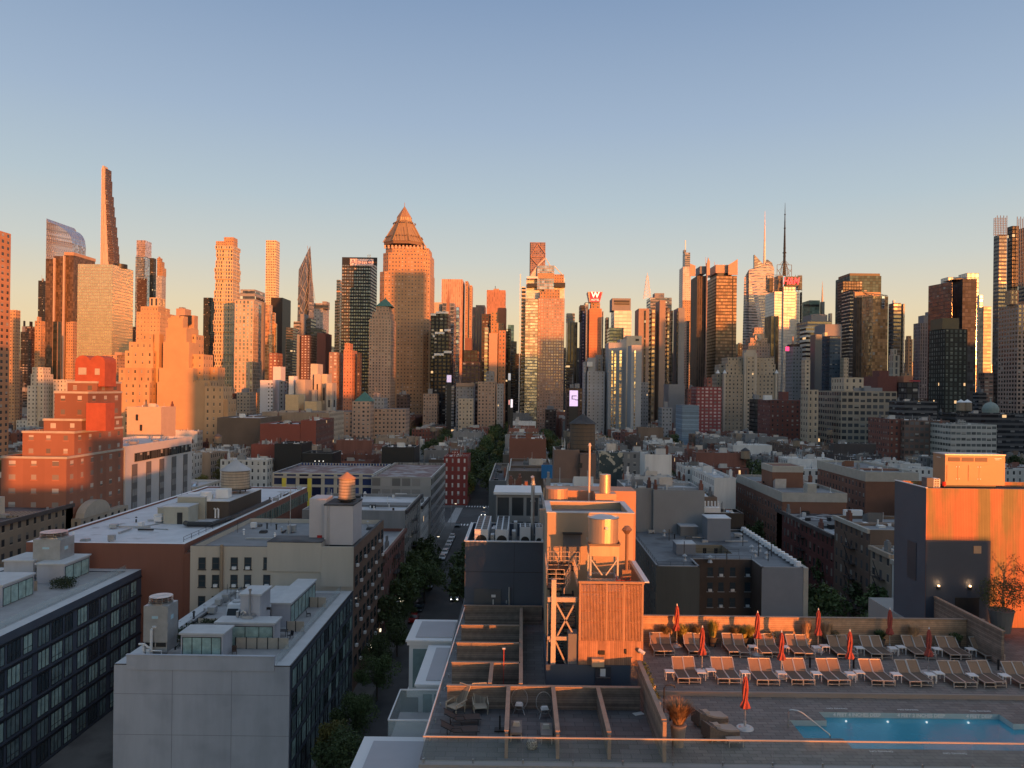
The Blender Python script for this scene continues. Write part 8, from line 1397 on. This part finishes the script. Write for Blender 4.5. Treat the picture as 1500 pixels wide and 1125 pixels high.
# planters
def planter(px, z, y, gh, rad, col, lab, pot=.3, ph=.55, n=260, potm=None, spread=.35, bush=0):
    x = WX(px, 935, y); r = thing('planter', lab, 'planter', (x, y, z)); m = MB(); m.cyl(0, 0, 0, ph, pot*.72, pot, n=18); m.cyl(0, 0, ph-.02, ph+.02, pot*1.05, n=18, bot=True); m.build('pot', potm or mat('pot_dark', (.06, .055, .05), .7), r)
    m = MB(); rr = random.Random(int(px)); 
    if bush:
        for i in range(n):
            d = Vector((rr.gauss(0, 1), rr.gauss(0, 1), rr.gauss(0, .8))).normalized()*rad*rr.uniform(.5, 1.1); p = Vector((0, 0, ph+gh*.45))+Vector((d.x, d.y, d.z*gh/rad*.5)); u = Vector((rr.gauss(0, 1), rr.gauss(0, 1), rr.gauss(0, 1))).normalized(); v = u.cross(Vector((rr.gauss(0, 1), rr.gauss(0, 1), rr.gauss(0, 1)))).normalized(); s = .055*rr.uniform(.6, 1.5); m.face([p-u*s, p-v*s*.5, p+u*s, p+v*s*.5])
    else:
        for i in range(n):
            a = rr.uniform(0, 2*pi); l_ = gh*rr.uniform(.6, 1.1); t = rad*math.sqrt(rr.random()); b = Vector((cos(a)*pot*.6*rr.random(), sin(a)*pot*.6*rr.random(), ph)); q1 = b+Vector((cos(a)*t*.4, sin(a)*t*.4, l_*.6)); q2 = b+Vector((cos(a)*t, sin(a)*t, l_*rr.uniform(.85, 1))); sd = Vector((-sin(a), cos(a), 0))*rr.uniform(.009, .02)
            m.face([b-sd, b+sd, q1+sd*1.4, q1-sd*1.4]); m.face([q1-sd*1.4, q1+sd*1.4, q2])
    m.build('grass' if not bush else 'shrub', col, r); return r
gy_ = mat('grass_yellow', (.36, .3, .07), .8, var=.4, scale=6); gd_ = mat('grass_dull', (.2, .15, .08), .8, var=.4, scale=6); gb_ = mat('grass_blond', (.5, .33, .2), .8, var=.3, scale=6); gg_ = mat('grass_green', (.06, .09, .03), .8, var=.4, scale=6)
yp = 47.5
for px, col, gh, l, k in ((975, gd_, .7, 'dull grass planter nearest the slatted enclosure by the cedar wall', 0), (1000, gy_, .75, 'yellow green grass planter behind the leftmost umbrella', 0), (1021, gd_, .8, 'brownish grass planter left of the tall yellow one', 0), (1044, gy_, 1.05, 'tallest yellow grass planter on the left half of the cedar wall', 0), (1077, gd_, .75, 'brown grass planter right of the tall yellow one', 0), (1089, gy_, .7, 'small yellow grass planter left of the third umbrella', 0), (1100, gy_, .75, 'yellow grass planter directly beside the third umbrella', 0), (1128, gd_, .4, 'low dark shrub planter right of the third umbrella', 1), (1181, gb_, 1.15, 'tall blond plume grass in a sunlit pale pot', 0), (1211, gb_, 1.1, 'tall blond plume grass right of the blond umbrella pair', 0), (1222, gd_, .5, 'low dark shrub right of the blond plumes', 1), (1289, gg_, .55, 'green tufted planter left of the seventh umbrella', 0), (1338, gb_, .95, 'pale reed grass planter right of the seventh umbrella', 0), (1400, gg_, .45, 'low spreading green planter near the right end of the cedar wall', 1), (1446, gd_, 1.0, 'reedy grass planter at the right end of the cedar wall', 0), (1462, gg_, 1.1, 'broad green grass in a grey pot at far right', 0)):
    planter(px, ZL, yp-(.6 if px > 1440 else 0), gh, .38 if gh < .9 else .34, col, l, n=420, bush=k, potm=mat('pot_sandy', (.5, .38, .28), .7) if px == 1181 else None)
planter(1466, ZD+.6, 49.8, 2.3, 1.3, mat('shrub_dark', (.05, .07, .025), .7, var=.5, scale=3), 'big leafy shrub in a wide grey pot beside the penthouse', pot=.75, ph=1.4, n=2600, bush=1, potm=mat('pot_grey', (.14, .14, .14), .7))
r = root_at('small_tree', 'small tree with bare reddish twigs against the copper wall', 'tree', 33.4, 50.4, ZL); m = MB(); x0 = 33.6; m.tube([(x0, 50.4, ZL), (x0, 50.4, 37), (x0+.1, 50.4, 38.2)], [.07, .06, .03], 6); rr = random.Random(4); tips = []
for i in range(26): a = rr.uniform(0, 2*pi); z = rr.uniform(36.5, 38.2); e = (x0+cos(a)*rr.uniform(.6, 1.4), 50.4+sin(a)*.8, z+rr.uniform(.2, 1)); m.tube([(x0, 50.4, z), e], [.03, .01], 4); tips.append(e)
part(r, 'trunk', m, [bark]); m = MB()
for e in tips:
    for j in range(26): p = Vector(e)+Vector((rr.gauss(0, .22), rr.gauss(0, .2), rr.gauss(0, .16))); u = Vector((rr.gauss(0, 1), rr.gauss(0, 1), rr.gauss(0, 1))).normalized(); v = u.cross(Vector((0, .3, 1))).normalized(); m.face([p-u*.07, p-v*.04, p+u*.07, p+v*.04])
part(r, 'crown', m, [mat('leaf_plum', (.09, .05, .03), .7, var=.4, scale=4)])
q = planter(996, ZD, 34.6, 1.1, .72, mat('grass_rust', (.3, .19, .11), .8, var=.5, scale=14), 'big rusty plume grass in a tall taupe pot in the right foreground', pot=.36, ph=.95, n=1100, potm=mat('pot_taupe', (.3, .25, .21), .7)); q.location.x = WX(993, 1100, 34.6)
r = root_at('climbing_plant', 'green climbing plant on the pool side of the tall timber wall', 'plant', 6.6, 38, ZD); leafbox('foliage', r, 6.4, 6.75, 36.5, 41, ZD+.3, 35.6, 900, .06, mat('grass_green', ()), 3)
# ------------------------------------------------------------ shower posts, daybed
r = root_at('pool_shower', 'dark hooked outdoor shower posts by the timber wall', 'shower', 7.2, 37.6, ZD); m = MB(); [m.tube([(x, y, ZD), (x, y, ZD+h), (x+.08, y, ZD+h+.12), (x+.3, y, ZD+h+.16), (x+.5, y, ZD+h+.1), (x+.52, y, ZD+h)], .035, 8) for x, y, h in ((7.15, 37.8, 1.35), (7.5, 36.2, 1.0))]; m.tube([(7.35, 37.2, ZD), (7.35, 37.2, ZD+1)], .05, 8); part(r, 'pipe', m, [dark])
r = root_at('bollard_lamp', 'cream cylinder post at the corner of the timber wall', 'post', 6.65, 38.2, ZD); m = MB(); m.cyl(6.7, 38.3, ZD, ZD+1.3, .12, n=14); m.cyl(6.85, 37.5, ZD, ZD+.8, .11, n=14); part(r, 'post', m, [mat('column_cream', ())])
wick = mat('wicker', (.17, .125, .1), .8, var=.3, scale=12); cush = mat('cushion_grey', (.4, .32, .27), .9, var=.08); pillo = mat('pillow_tan', (.45, .33, .26), .9, var=.05)
for i, (px, py, l) in enumerate(((1048, 1062, 'rear of two wicker daybeds with a pillow in front of the deck step'), (1064, 1082, 'front of two wicker daybeds with a pillow in front of the deck step'))):
    x, y = rp(px, py, ZD); r = thing('daybed', l, 'daybed', (x-.3, y+.1, ZD), .35); m = MB()
    pts = []; 
    for k in range(9): t = k/8; pts.append((-.75+1.6*t, .3+.38*(1-t)**2*1.3))
    for (xa, za), (xb, zb_) in zip(pts, pts[1:]): m.face([(xa, -.38, za), (xb, -.38, zb_), (xb, .38, zb_), (xa, .38, za)]); m.face([(xa, -.38, .12), (xb, -.38, .12), (xb, -.38, zb_), (xa, -.38, za)]); m.face([(xb, .38, .12), (xa, .38, .12), (xa, .38, za), (xb, .38, zb_)])
    m.face([(-.75, .38, .12), (-.75, -.38, .12), (-.75, -.38, pts[0][1]), (-.75, .38, pts[0][1])]); m.face([(.85, -.38, .12), (.85, .38, .12), (.85, .38, pts[-1][1]), (.85, -.38, pts[-1][1])]); m.build('body', wick, r)
    m = MB(); [m.loft([(xa, -.34), (xb, -.34), (xb, .34), (xa, .34)], 0, [(xa, -.34, za+.08), (xb, -.34, zb_+.08), (xb, .34, zb_+.08), (xa, .34, za+.08)], .4) for (xa, za), (xb, zb_) in zip(pts[2:], pts[3:])]; m.build('cushion', cush, r)
    m = MB(); m.loft([(-.4, -.2), (-.05, -.25), (0, .2), (-.35, .22)], .5, [(-.36, -.14), (-.1, -.18), (-.05, .14), (-.32, .15)], .68, bot=True); m.build('pillow', pillo, r)
    for a, b in ((-.6, -.3), (-.6, .3), (.75, -.3), (.75, .3)): m = MB(); m.bar((a, b, 0), (a, b, .13), .05); m.build('leg', lfr, r)
x, y = rp(1076, 1092, ZD); r = thing('footstool', 'low slatted footstool in front of the front daybed', 'footstool', (x, y, ZD), .1); m = MB(); m.bb(-.35, .35, -.25, .25, .26, .3); m.build('tabletop', cush, r)
for a in (-.32, .32):
    for b in (-.2, .2): m = MB(); m.bar((a, b, 0), (a, b, .26), .035); m.build('leg', lfr, r)
# ------------------------------------------------------------ terrace furniture
cane = mat('pale_cane', (.38, .34, .27), .7)
for i, (px, py, rz, l) in enumerate(((667, 1047, -.7, 'left of two high-backed slatted chairs on the left terrace'), (703, 1047, .15, 'right of two high-backed slatted chairs on the left terrace'))):
    x, y = rp(px, py, ZD); r = thing('slatted_chair', l, 'chair', (x, y+.3, ZD), rz); m = MB(); m.bb(-.3, .3, -.35, .3, .3, .34); m.build('seat', cane, r); m = MB(); m.loft([(-.25, .25), (.25, .25), (.25, .28), (-.25, .28)], .32, [(-.33, .62), (.33, .62), (.33, .65), (-.33, .65)], 1.15, bot=True); m.build('backrest', mat('cane_shade', (.2, .18, .15), .8, planks=(.07, 'x')), r)
    m = MB(); [m.bar((s*.25, .27, .33), (s*.35, .65, 1.18), .04) for s in (-1, 1)]; m.bar((-.35, .65, 1.18), (.35, .65, 1.18), .04); [m.bar((s*.36, -.35, .5), (s*.36, .4, .6), .05) for s in (-1, 1)]; m.build('frame', cane, r)
    for s in (-1, 1):
        for b in (-.33, .28): m = MB(); m.bar((s*.32, b, 0), (s*.36, b, .52), .04); m.build('leg', cane, r)
dkm = mat('dark_mesh', (.06, .04, .035), .8)
for i, (px, py, l) in enumerate(((672, 1060, 'rear of two dark folded sling loungers on the left terrace'), (668, 1078, 'front of two dark folded sling loungers on the left terrace'))):
    x, y = rp(px, py, ZD); r = thing('sling_lounger', l, 'lounger', (x, y, ZD), -1.45); m = MB(); m.bb(-.3, .3, -.1, 1.0, .28, .31); m.build('seat', dkm, r); m = MB(); m.loft([(-.3, -.1), (.3, -.1), (.3, -.07), (-.3, -.07)], .29, [(-.3, -.7), (.3, -.7), (.3, -.67), (-.3, -.67)], .62, bot=True); m.build('backrest', dkm, r)
    m = MB(); [m.bar((s*.32, -.72, .64), (s*.32, -.1, .3), .035) for s in (-1, 1)]; [m.bar((s*.32, -.1, .3), (s*.32, 1.05, .3), .035) for s in (-1, 1)]; [m.tube([(s*.34, -.3, .3), (s*.34, -.2, .5), (s*.34, .2, .5), (s*.34, .3, .3)], .02, 6) for s in (-1, 1)]; m.build('frame', dark, r)
    for s in (-1, 1):
        for b in (-.4, .9): m = MB(); m.bar((s*.3, b, 0), (s*.3, b, .3), .035); m.build('leg', dark, r)
for i, (px, py, l) in enumerate(((760, 1046, 'left round string chair with a white cushion on the second terrace'), (798, 1052, 'right round string chair with a white cushion on the second terrace'))):
    x, y = rp(px, py, ZD); r = thing('round_string_chair', l, 'chair', (x, y+.1, ZD), .15 if i else -.1); m = MB(); N = 28; rim = [(.4*cos(2*pi*k/N), .1+.28*sin(2*pi*k/N)+.1, .62+.42*sin(2*pi*k/N)) for k in range(N)]; m.tube(rim+[rim[0]], .018, 6)
    for k in range(N): m.bar(rim[k], (0, .12, .34), .008)
    m.build('string_shell', mat('string_dark', (.25, .24, .23), .6), r); m = MB(); m.loft([(-.2, -.1), (.2, -.1), (.2, .2), (-.2, .2)], .38, [(-.14, -.05), (.14, -.05), (.14, .15), (-.14, .15)], .5, bot=True); m.build('cushion', whitep, r)
    for a in (-.3, .3):
        for b in (-.2, .35): m = MB(); m.bar((a*.4, .1, .34), (a, b, 0), .03); m.build('leg', galv, r)
for i, (px, py, l) in enumerate(((756, 1078, 'left cushioned terrace bench with a pale pillow'), (800, 1082, 'right cushioned terrace bench with a grey pillow'))):
    x, y = rp(px, py, ZD); r = thing('terrace_bench', l, 'bench', (x, y-.1, ZD)); m = MB(); m.bb(-.26, .26, -.5, .8, .32, .42); m.build('seat', mat('bench_pad', (.26, .22, .2), .9), r); m = MB(); m.loft([(-.18, .1), (.18, .1), (.18, .35), (-.18, .35)], .42, [(-.13, .14), (.13, .14), (.13, .3), (-.13, .3)], .6, bot=True); m.build('pillow', mat('pillow_pale', (.5, .46, .4), .9), r)
    for a in (-.23, .23):
        for b in (-.45, .75): m = MB(); m.bar((a, b, 0), (a, b, .32), .05); m.build('leg', lfr, r)
x, y = rp(779, 1099, ZD); r = thing('pouf', 'round speckled knitted pouf on the second terrace', 'pouf', (x, y+.2, ZD)); m = MB(); m.cyl(0, 0, 0, .08, .2, .25, n=20); m.cyl(0, 0, .08, .32, .25, n=20); m.cyl(0, 0, .32, .4, .25, .18, n=20); m.build('cover', mat('knit_speckle', (.4, .38, .34), .9, col2=(.12, .11, .1), c2=(.5, .53), s2=22), r)
x, y = rp(732, 1070, ZD); r = thing('umbrella_base', 'dark empty parasol base on the left terrace', 'parasol base', (x, y, ZD)); m = MB(); m.bb(-.25, .25, -.2, .2, 0, .07); m.build('plate', dark, r); m = MB(); m.cyl(0, 0, .07, .7, .04, n=10); m.build('tube', dark, r)
r = root_at('thin_post', 'thin red lit post with a small lamp head among the small terraces', 'lamp post', -.95, 41.9, ZD); xq = WX(738, 960, 41.2); m = MB(); m.bar((xq, 41.2, ZD), (xq, 41.2, 36.0), .03); part(r, 'post', m, [mat('safety_red', ())]); m = MB(); m.bb(xq-.08, xq+.08, 41.15, 41.25, 36.0, 36.06); part(r, 'head', m, [whitep])
x, y = rp(935, 1046, ZD); r = thing('towel', 'white folded towel lying on the empty terrace floor', 'towel', (x, y, ZD+.002), .4); m = MB(); m.bb(-.25, .25, -.15, .15, 0, .03); m.build('cloth', whitep, r)
for i, px in enumerate((1335, 1250, 1462, 1186, 1395)): x = WX(px, 1000, 44); r = root_at('deck_post', 'short black light post between the lounger rows, %s of five' % ['near the middle right', 'left of centre', 'far right', 'leftmost', 'right of centre'][i], 'post', x, 44, ZL); m = MB(); m.bb(x-.04, x+.04, 43.96, 44.04, ZL, ZL+.6); part(r, 'post', m, [dark])
# ------------------------------------------------------------ street: cars, truck, people, lamps
def car(x, y, col, lab, toward=True, van=False, lit=False):
    r = thing('parked_car' if not lit else 'moving_car', lab, 'car', (x, y, .01), 0 if toward else pi); L_, Wd, Hh = 4.5, .9, 1.45; h = .75
    m = MB(); pr = [(-2.2, .35), (-2.25, .6), (-2.1, .78), (-1.1, .92), (1.6, .95), (2.2, .85), (2.25, .5), (2.2, .32)]
    for s in (-1, 1): a = [(s*Wd, y_, z_) for y_, z_ in pr]; m.face(a if s < 0 else a[::-1])
    for (ya, za), (yb_, zb_) in zip(pr, pr[1:]+pr[:1]): m.face([(-Wd, ya, za), (-Wd, yb_, zb_), (Wd, yb_, zb_), (Wd, ya, za)][::-1])
    m.loft([(-.84, -1.0), (.84, -1.0), (.84, 1.7), (-.84, 1.7)], .93, [(-.66, -.25), (.66, -.25), (.66, 1.25), (-.66, 1.25)], 1.45 if not van else 1.9); b = m.build('body', mat('car_'+col[0], col[1], .3, .2, coat=.5), r)
    m = MB(); m.loft([(-.75, -1.02), (.75, -1.02), (.75, -.9), (-.75, -.9)], .96, [(-.62, -.36), (.62, -.36), (.62, -.26), (-.62, -.26)], 1.4); [m.loft([(s*.85, -.8), (s*.86, -.8), (s*.86, 1.5), (s*.85, 1.5)][::s], .97, [(s*.69, -.25), (s*.7, -.25), (s*.7, 1.2), (s*.69, 1.2)][::s], 1.38) for s in (-1, 1)]; m.loft([(-.7, 1.62), (.7, 1.62), (.7, 1.72), (-.7, 1.72)], .97, [(-.6, 1.2), (.6, 1.2), (.6, 1.28), (-.6, 1.28)], 1.38); m.build('windows', gdark, r)
    for s in (-1, 1):
        for yy in (-1.4, 1.4): m = MB(); m.tube([(s*.78, yy, .33), (s*.93, yy, .33)], .33, 14); w_ = m.build('wheel', mat('tyre', (.015, .015, .015), .9), r)
        m = MB(); m.bb(s*.7-.14, s*.7+.14, -2.27, -2.2, .58, .72); m.build('headlight', mat('headlight_lit', (1, 1, 1), .3, emit=(1, .95, .85), es=3) if lit else mat('headlight_off', (.6, .6, .6), .2), r); m = MB(); m.bb(s*.7-.14, s*.7+.14, 2.22, 2.28, .62, .76); m.build('tail_light', mat('tail_red', (.5, .02, .02), .3, emit=(1, .05, .03), es=.6), r)
    return r
WHC, GRC, BKC, RDC, SVC = ('white', (.6, .6, .6)), ('grey', (.14, .14, .15)), ('black', (.02, .02, .022)), ('red', (.35, .02, .02)), ('silver', (.4, .41, .42))
for i, (y, c, l) in enumerate(((276, BKC, 'black car parked nearest the avenue crossing'), (254, WHC, 'white car parked by the left kerb, farthest of the light row'), (248, SVC, 'silver car parked behind the farthest white one'), (242, WHC, 'white car parked midway in the light row'), (236, GRC, 'grey car parked between two white ones'), (230, WHC, 'white car parked near the front of the light row'), (223, SVC, 'silver car parked first in the light row'), (199, BKC, 'black car parked beside the leafy kerb, rear'), (191, BKC, 'black car parked beside the leafy kerb, front'), (164, RDC, 'red car parked by the left kerb'), (172, BKC, 'dark car parked just beyond the red one'))): car(-22.5, y, c, l)
car(-15.2, 181, SVC, 'silver car driving towards the camera with headlights on', lit=True); car(-17.5, 205, BKC, 'dark car driving away up the street', False, lit=True); car(-14.5, 300, GRC, 'grey car crossing the avenue junction', lit=True); car(-13.6, 236, GRC, 'grey car by the right kerb')
r = thing('delivery_truck', 'white box truck standing on the avenue corner', 'truck', (-33, 299, .01), pi/2); m = MB(); m.bb(-1.2, 1.2, -1.5, 5, .9, 3.6); m.build('box', whitep, r); m = MB(); m.loft([(-1.1, -3.4), (1.1, -3.4), (1.1, -1.6), (-1.1, -1.6)], .5, [(-1.05, -3), (1.05, -3), (1.05, -1.6), (-1.05, -1.6)], 2.6, bot=True); m.build('cab', mat('car_white', ()), r)
for s in (-1, 1):
    for yy in (-2.5, 3.5): m = MB(); m.tube([(s*.9, yy, .5), (s*1.2, yy, .5)], .5, 14); m.build('wheel', mat('tyre', ()), r)
def skin_body(step):
    J = [(0, 0, .95), (0, 0, 1.2), (0, 0, 1.42), (0, 0, 1.52), (0, -.01, 1.63), (0, 0, 1.72), (.1, 0, .9), (.11, -.05*step, .5), (.11, .12*step, .08), (.11, 0, .03), (-.1, 0, .9), (-.11, .05*step, .5), (-.11, -.15*step, .08), (-.11, -.2*step-.08, .03), (.19, 0, 1.4), (.23, .05*step, 1.13), (.22, -.08*step, .88), (-.19, 0, 1.4), (-.23, -.05*step, 1.13), (-.22, .08*step, .88), (.11, -.08+.05*step, .03)]
    E = [(0, 1), (1, 2), (2, 3), (3, 4), (4, 5), (0, 6), (6, 7), (7, 8), (8, 20), (0, 10), (10, 11), (11, 12), (12, 13), (2, 14), (14, 15), (15, 16), (2, 17), (17, 18), (18, 19)]
    J[9] = J[20]; J = J[:20]; E = [(a, 9 if b == 20 else b) for a, b in E]; rad = [.14, .14, .13, .055, .09, .07, .09, .06, .045, .04, .09, .06, .045, .04, .065, .045, .032, .065, .045, .032]
    me = bpy.data.meshes.new('person'); me.from_pydata(J, E, []); o = bpy.data.objects.new('t', me); C.objects.link(o); s = o.modifiers.new('s', 'SKIN'); 
    for i, v in enumerate(me.skin_vertices[0].data): v.radius = (rad[i], rad[i]*.85); v.use_root = i == 0
    u = o.modifiers.new('u', 'SUBSURF'); u.levels = 1; dg = bpy.context.evaluated_depsgraph_get(); nm = bpy.data.meshes.new_from_object(o.evaluated_get(dg)); bpy.data.objects.remove(o); return nm
if not bpy.data.meshes[0].skin_vertices or True:
    bm_ = []
    for st in (1, -.8):
        me = bpy.data.meshes.new('x')
        try: bm_.append(skin_body(st))
        except Exception as ex: print('skin', ex)
clo = [mat('cloth_black', (.02, .02, .025), .9), mat('cloth_blue', (.04, .06, .1), .9), mat('cloth_grey', (.15, .15, .15), .9), mat('cloth_white', (.5, .5, .5), .9)]; skin_m = mat('skin', (.4, .25, .18), .6)
def person(x, y, k, rz, lab, z=.15):
    if not bm_: return
    me = bm_[k % len(bm_)].copy(); me.materials.clear(); me.materials.append(skin_m); me.materials.append(clo[k % 4]); me.materials.append(clo[(k+1) % 3])
    for p in me.polygons: c_ = p.center; p.material_index = 0 if c_.z > 1.5 or (abs(c_.x) > .19 and c_.z < .95) else (1 if c_.z > .9 else 2); p.use_smooth = True
    o = bpy.data.objects.new('person', me); link(o); o.location = (x, y, z); o.rotation_euler = (0, 0, rz); tag(o, lab, 'person'); m = MB(); m.cyl(0, .01, 1.66, 1.78, .1, .05, n=10); m.build('hair', clo[0], o)
for i, (px, py, l) in enumerate(((597, 897, 'person in dark clothes walking on the left pavement near the red car'), (602, 905, 'person walking closest to the red car on the pavement'), (606, 889, 'person in grey walking left of the pair by the parked car'), (611, 888, 'person in white top walking right of the pair by the parked car'), (613, 868, 'person alone further up the left pavement'), (615, 861, 'person in blue farthest up the left pavement'))): x, y = rp(px, py, .15); person(x, y, i, i*1.3, l)
x, y = rp(667, 848, 0); person(x, y, 1, 0, 'person crossing the roadway ahead of the silver car', .01)
x = -.15
for i, (X_, Y_, l) in enumerate(((-24.6, 150, 'street lamp nearest the brown brick building'), (-24.6, 215, 'street lamp beside the light row of parked cars'), (-11.2, 268, 'street lamp at the right corner of the avenue'), (-25, 276, 'street lamp at the left corner of the avenue'), (-11.2, 335, 'street lamp just beyond the avenue'))):
    r = root_at('street_lamp', l, 'street lamp', X_, Y_); s = 1 if X_ < -18 else -1; m = MB(); m.tube([(X_, Y_, .14), (X_, Y_, 7.5), (X_+s*.5, Y_, 8), (X_+s*1.8, Y_, 8.2)], .08, 6); part(r, 'pole', m, [galv]); m = MB(); m.bb(X_+s*1.6-.25, X_+s*1.6+.35, Y_-.12, Y_+.12, 8.05, 8.2); part(r, 'lamp_head', m, [mat('street_lamp_lit', (1, .9, .7), .4, emit=(1, .85, .6), es=.8)])
for i, (X_, y_, l) in enumerate(((-26.85, 148, 'small lit shop lamp low on the brown brick building'), (-26.85, 160, 'lit entrance lamp beside the low tenement'), (-26.85, 171, 'lit window lamp near the parked dark cars'), (-26.85, 139, 'warm lit doorway lamp under the brown brick building'))): r = root_at('door_lamp', l, 'lamp', X_, y_, 3); part(r, 'lamp', MB().bb(X_, X_+.25, y_-.25, y_+.25, 2.8, 3.3), [mat('street_lamp_lit', ())])
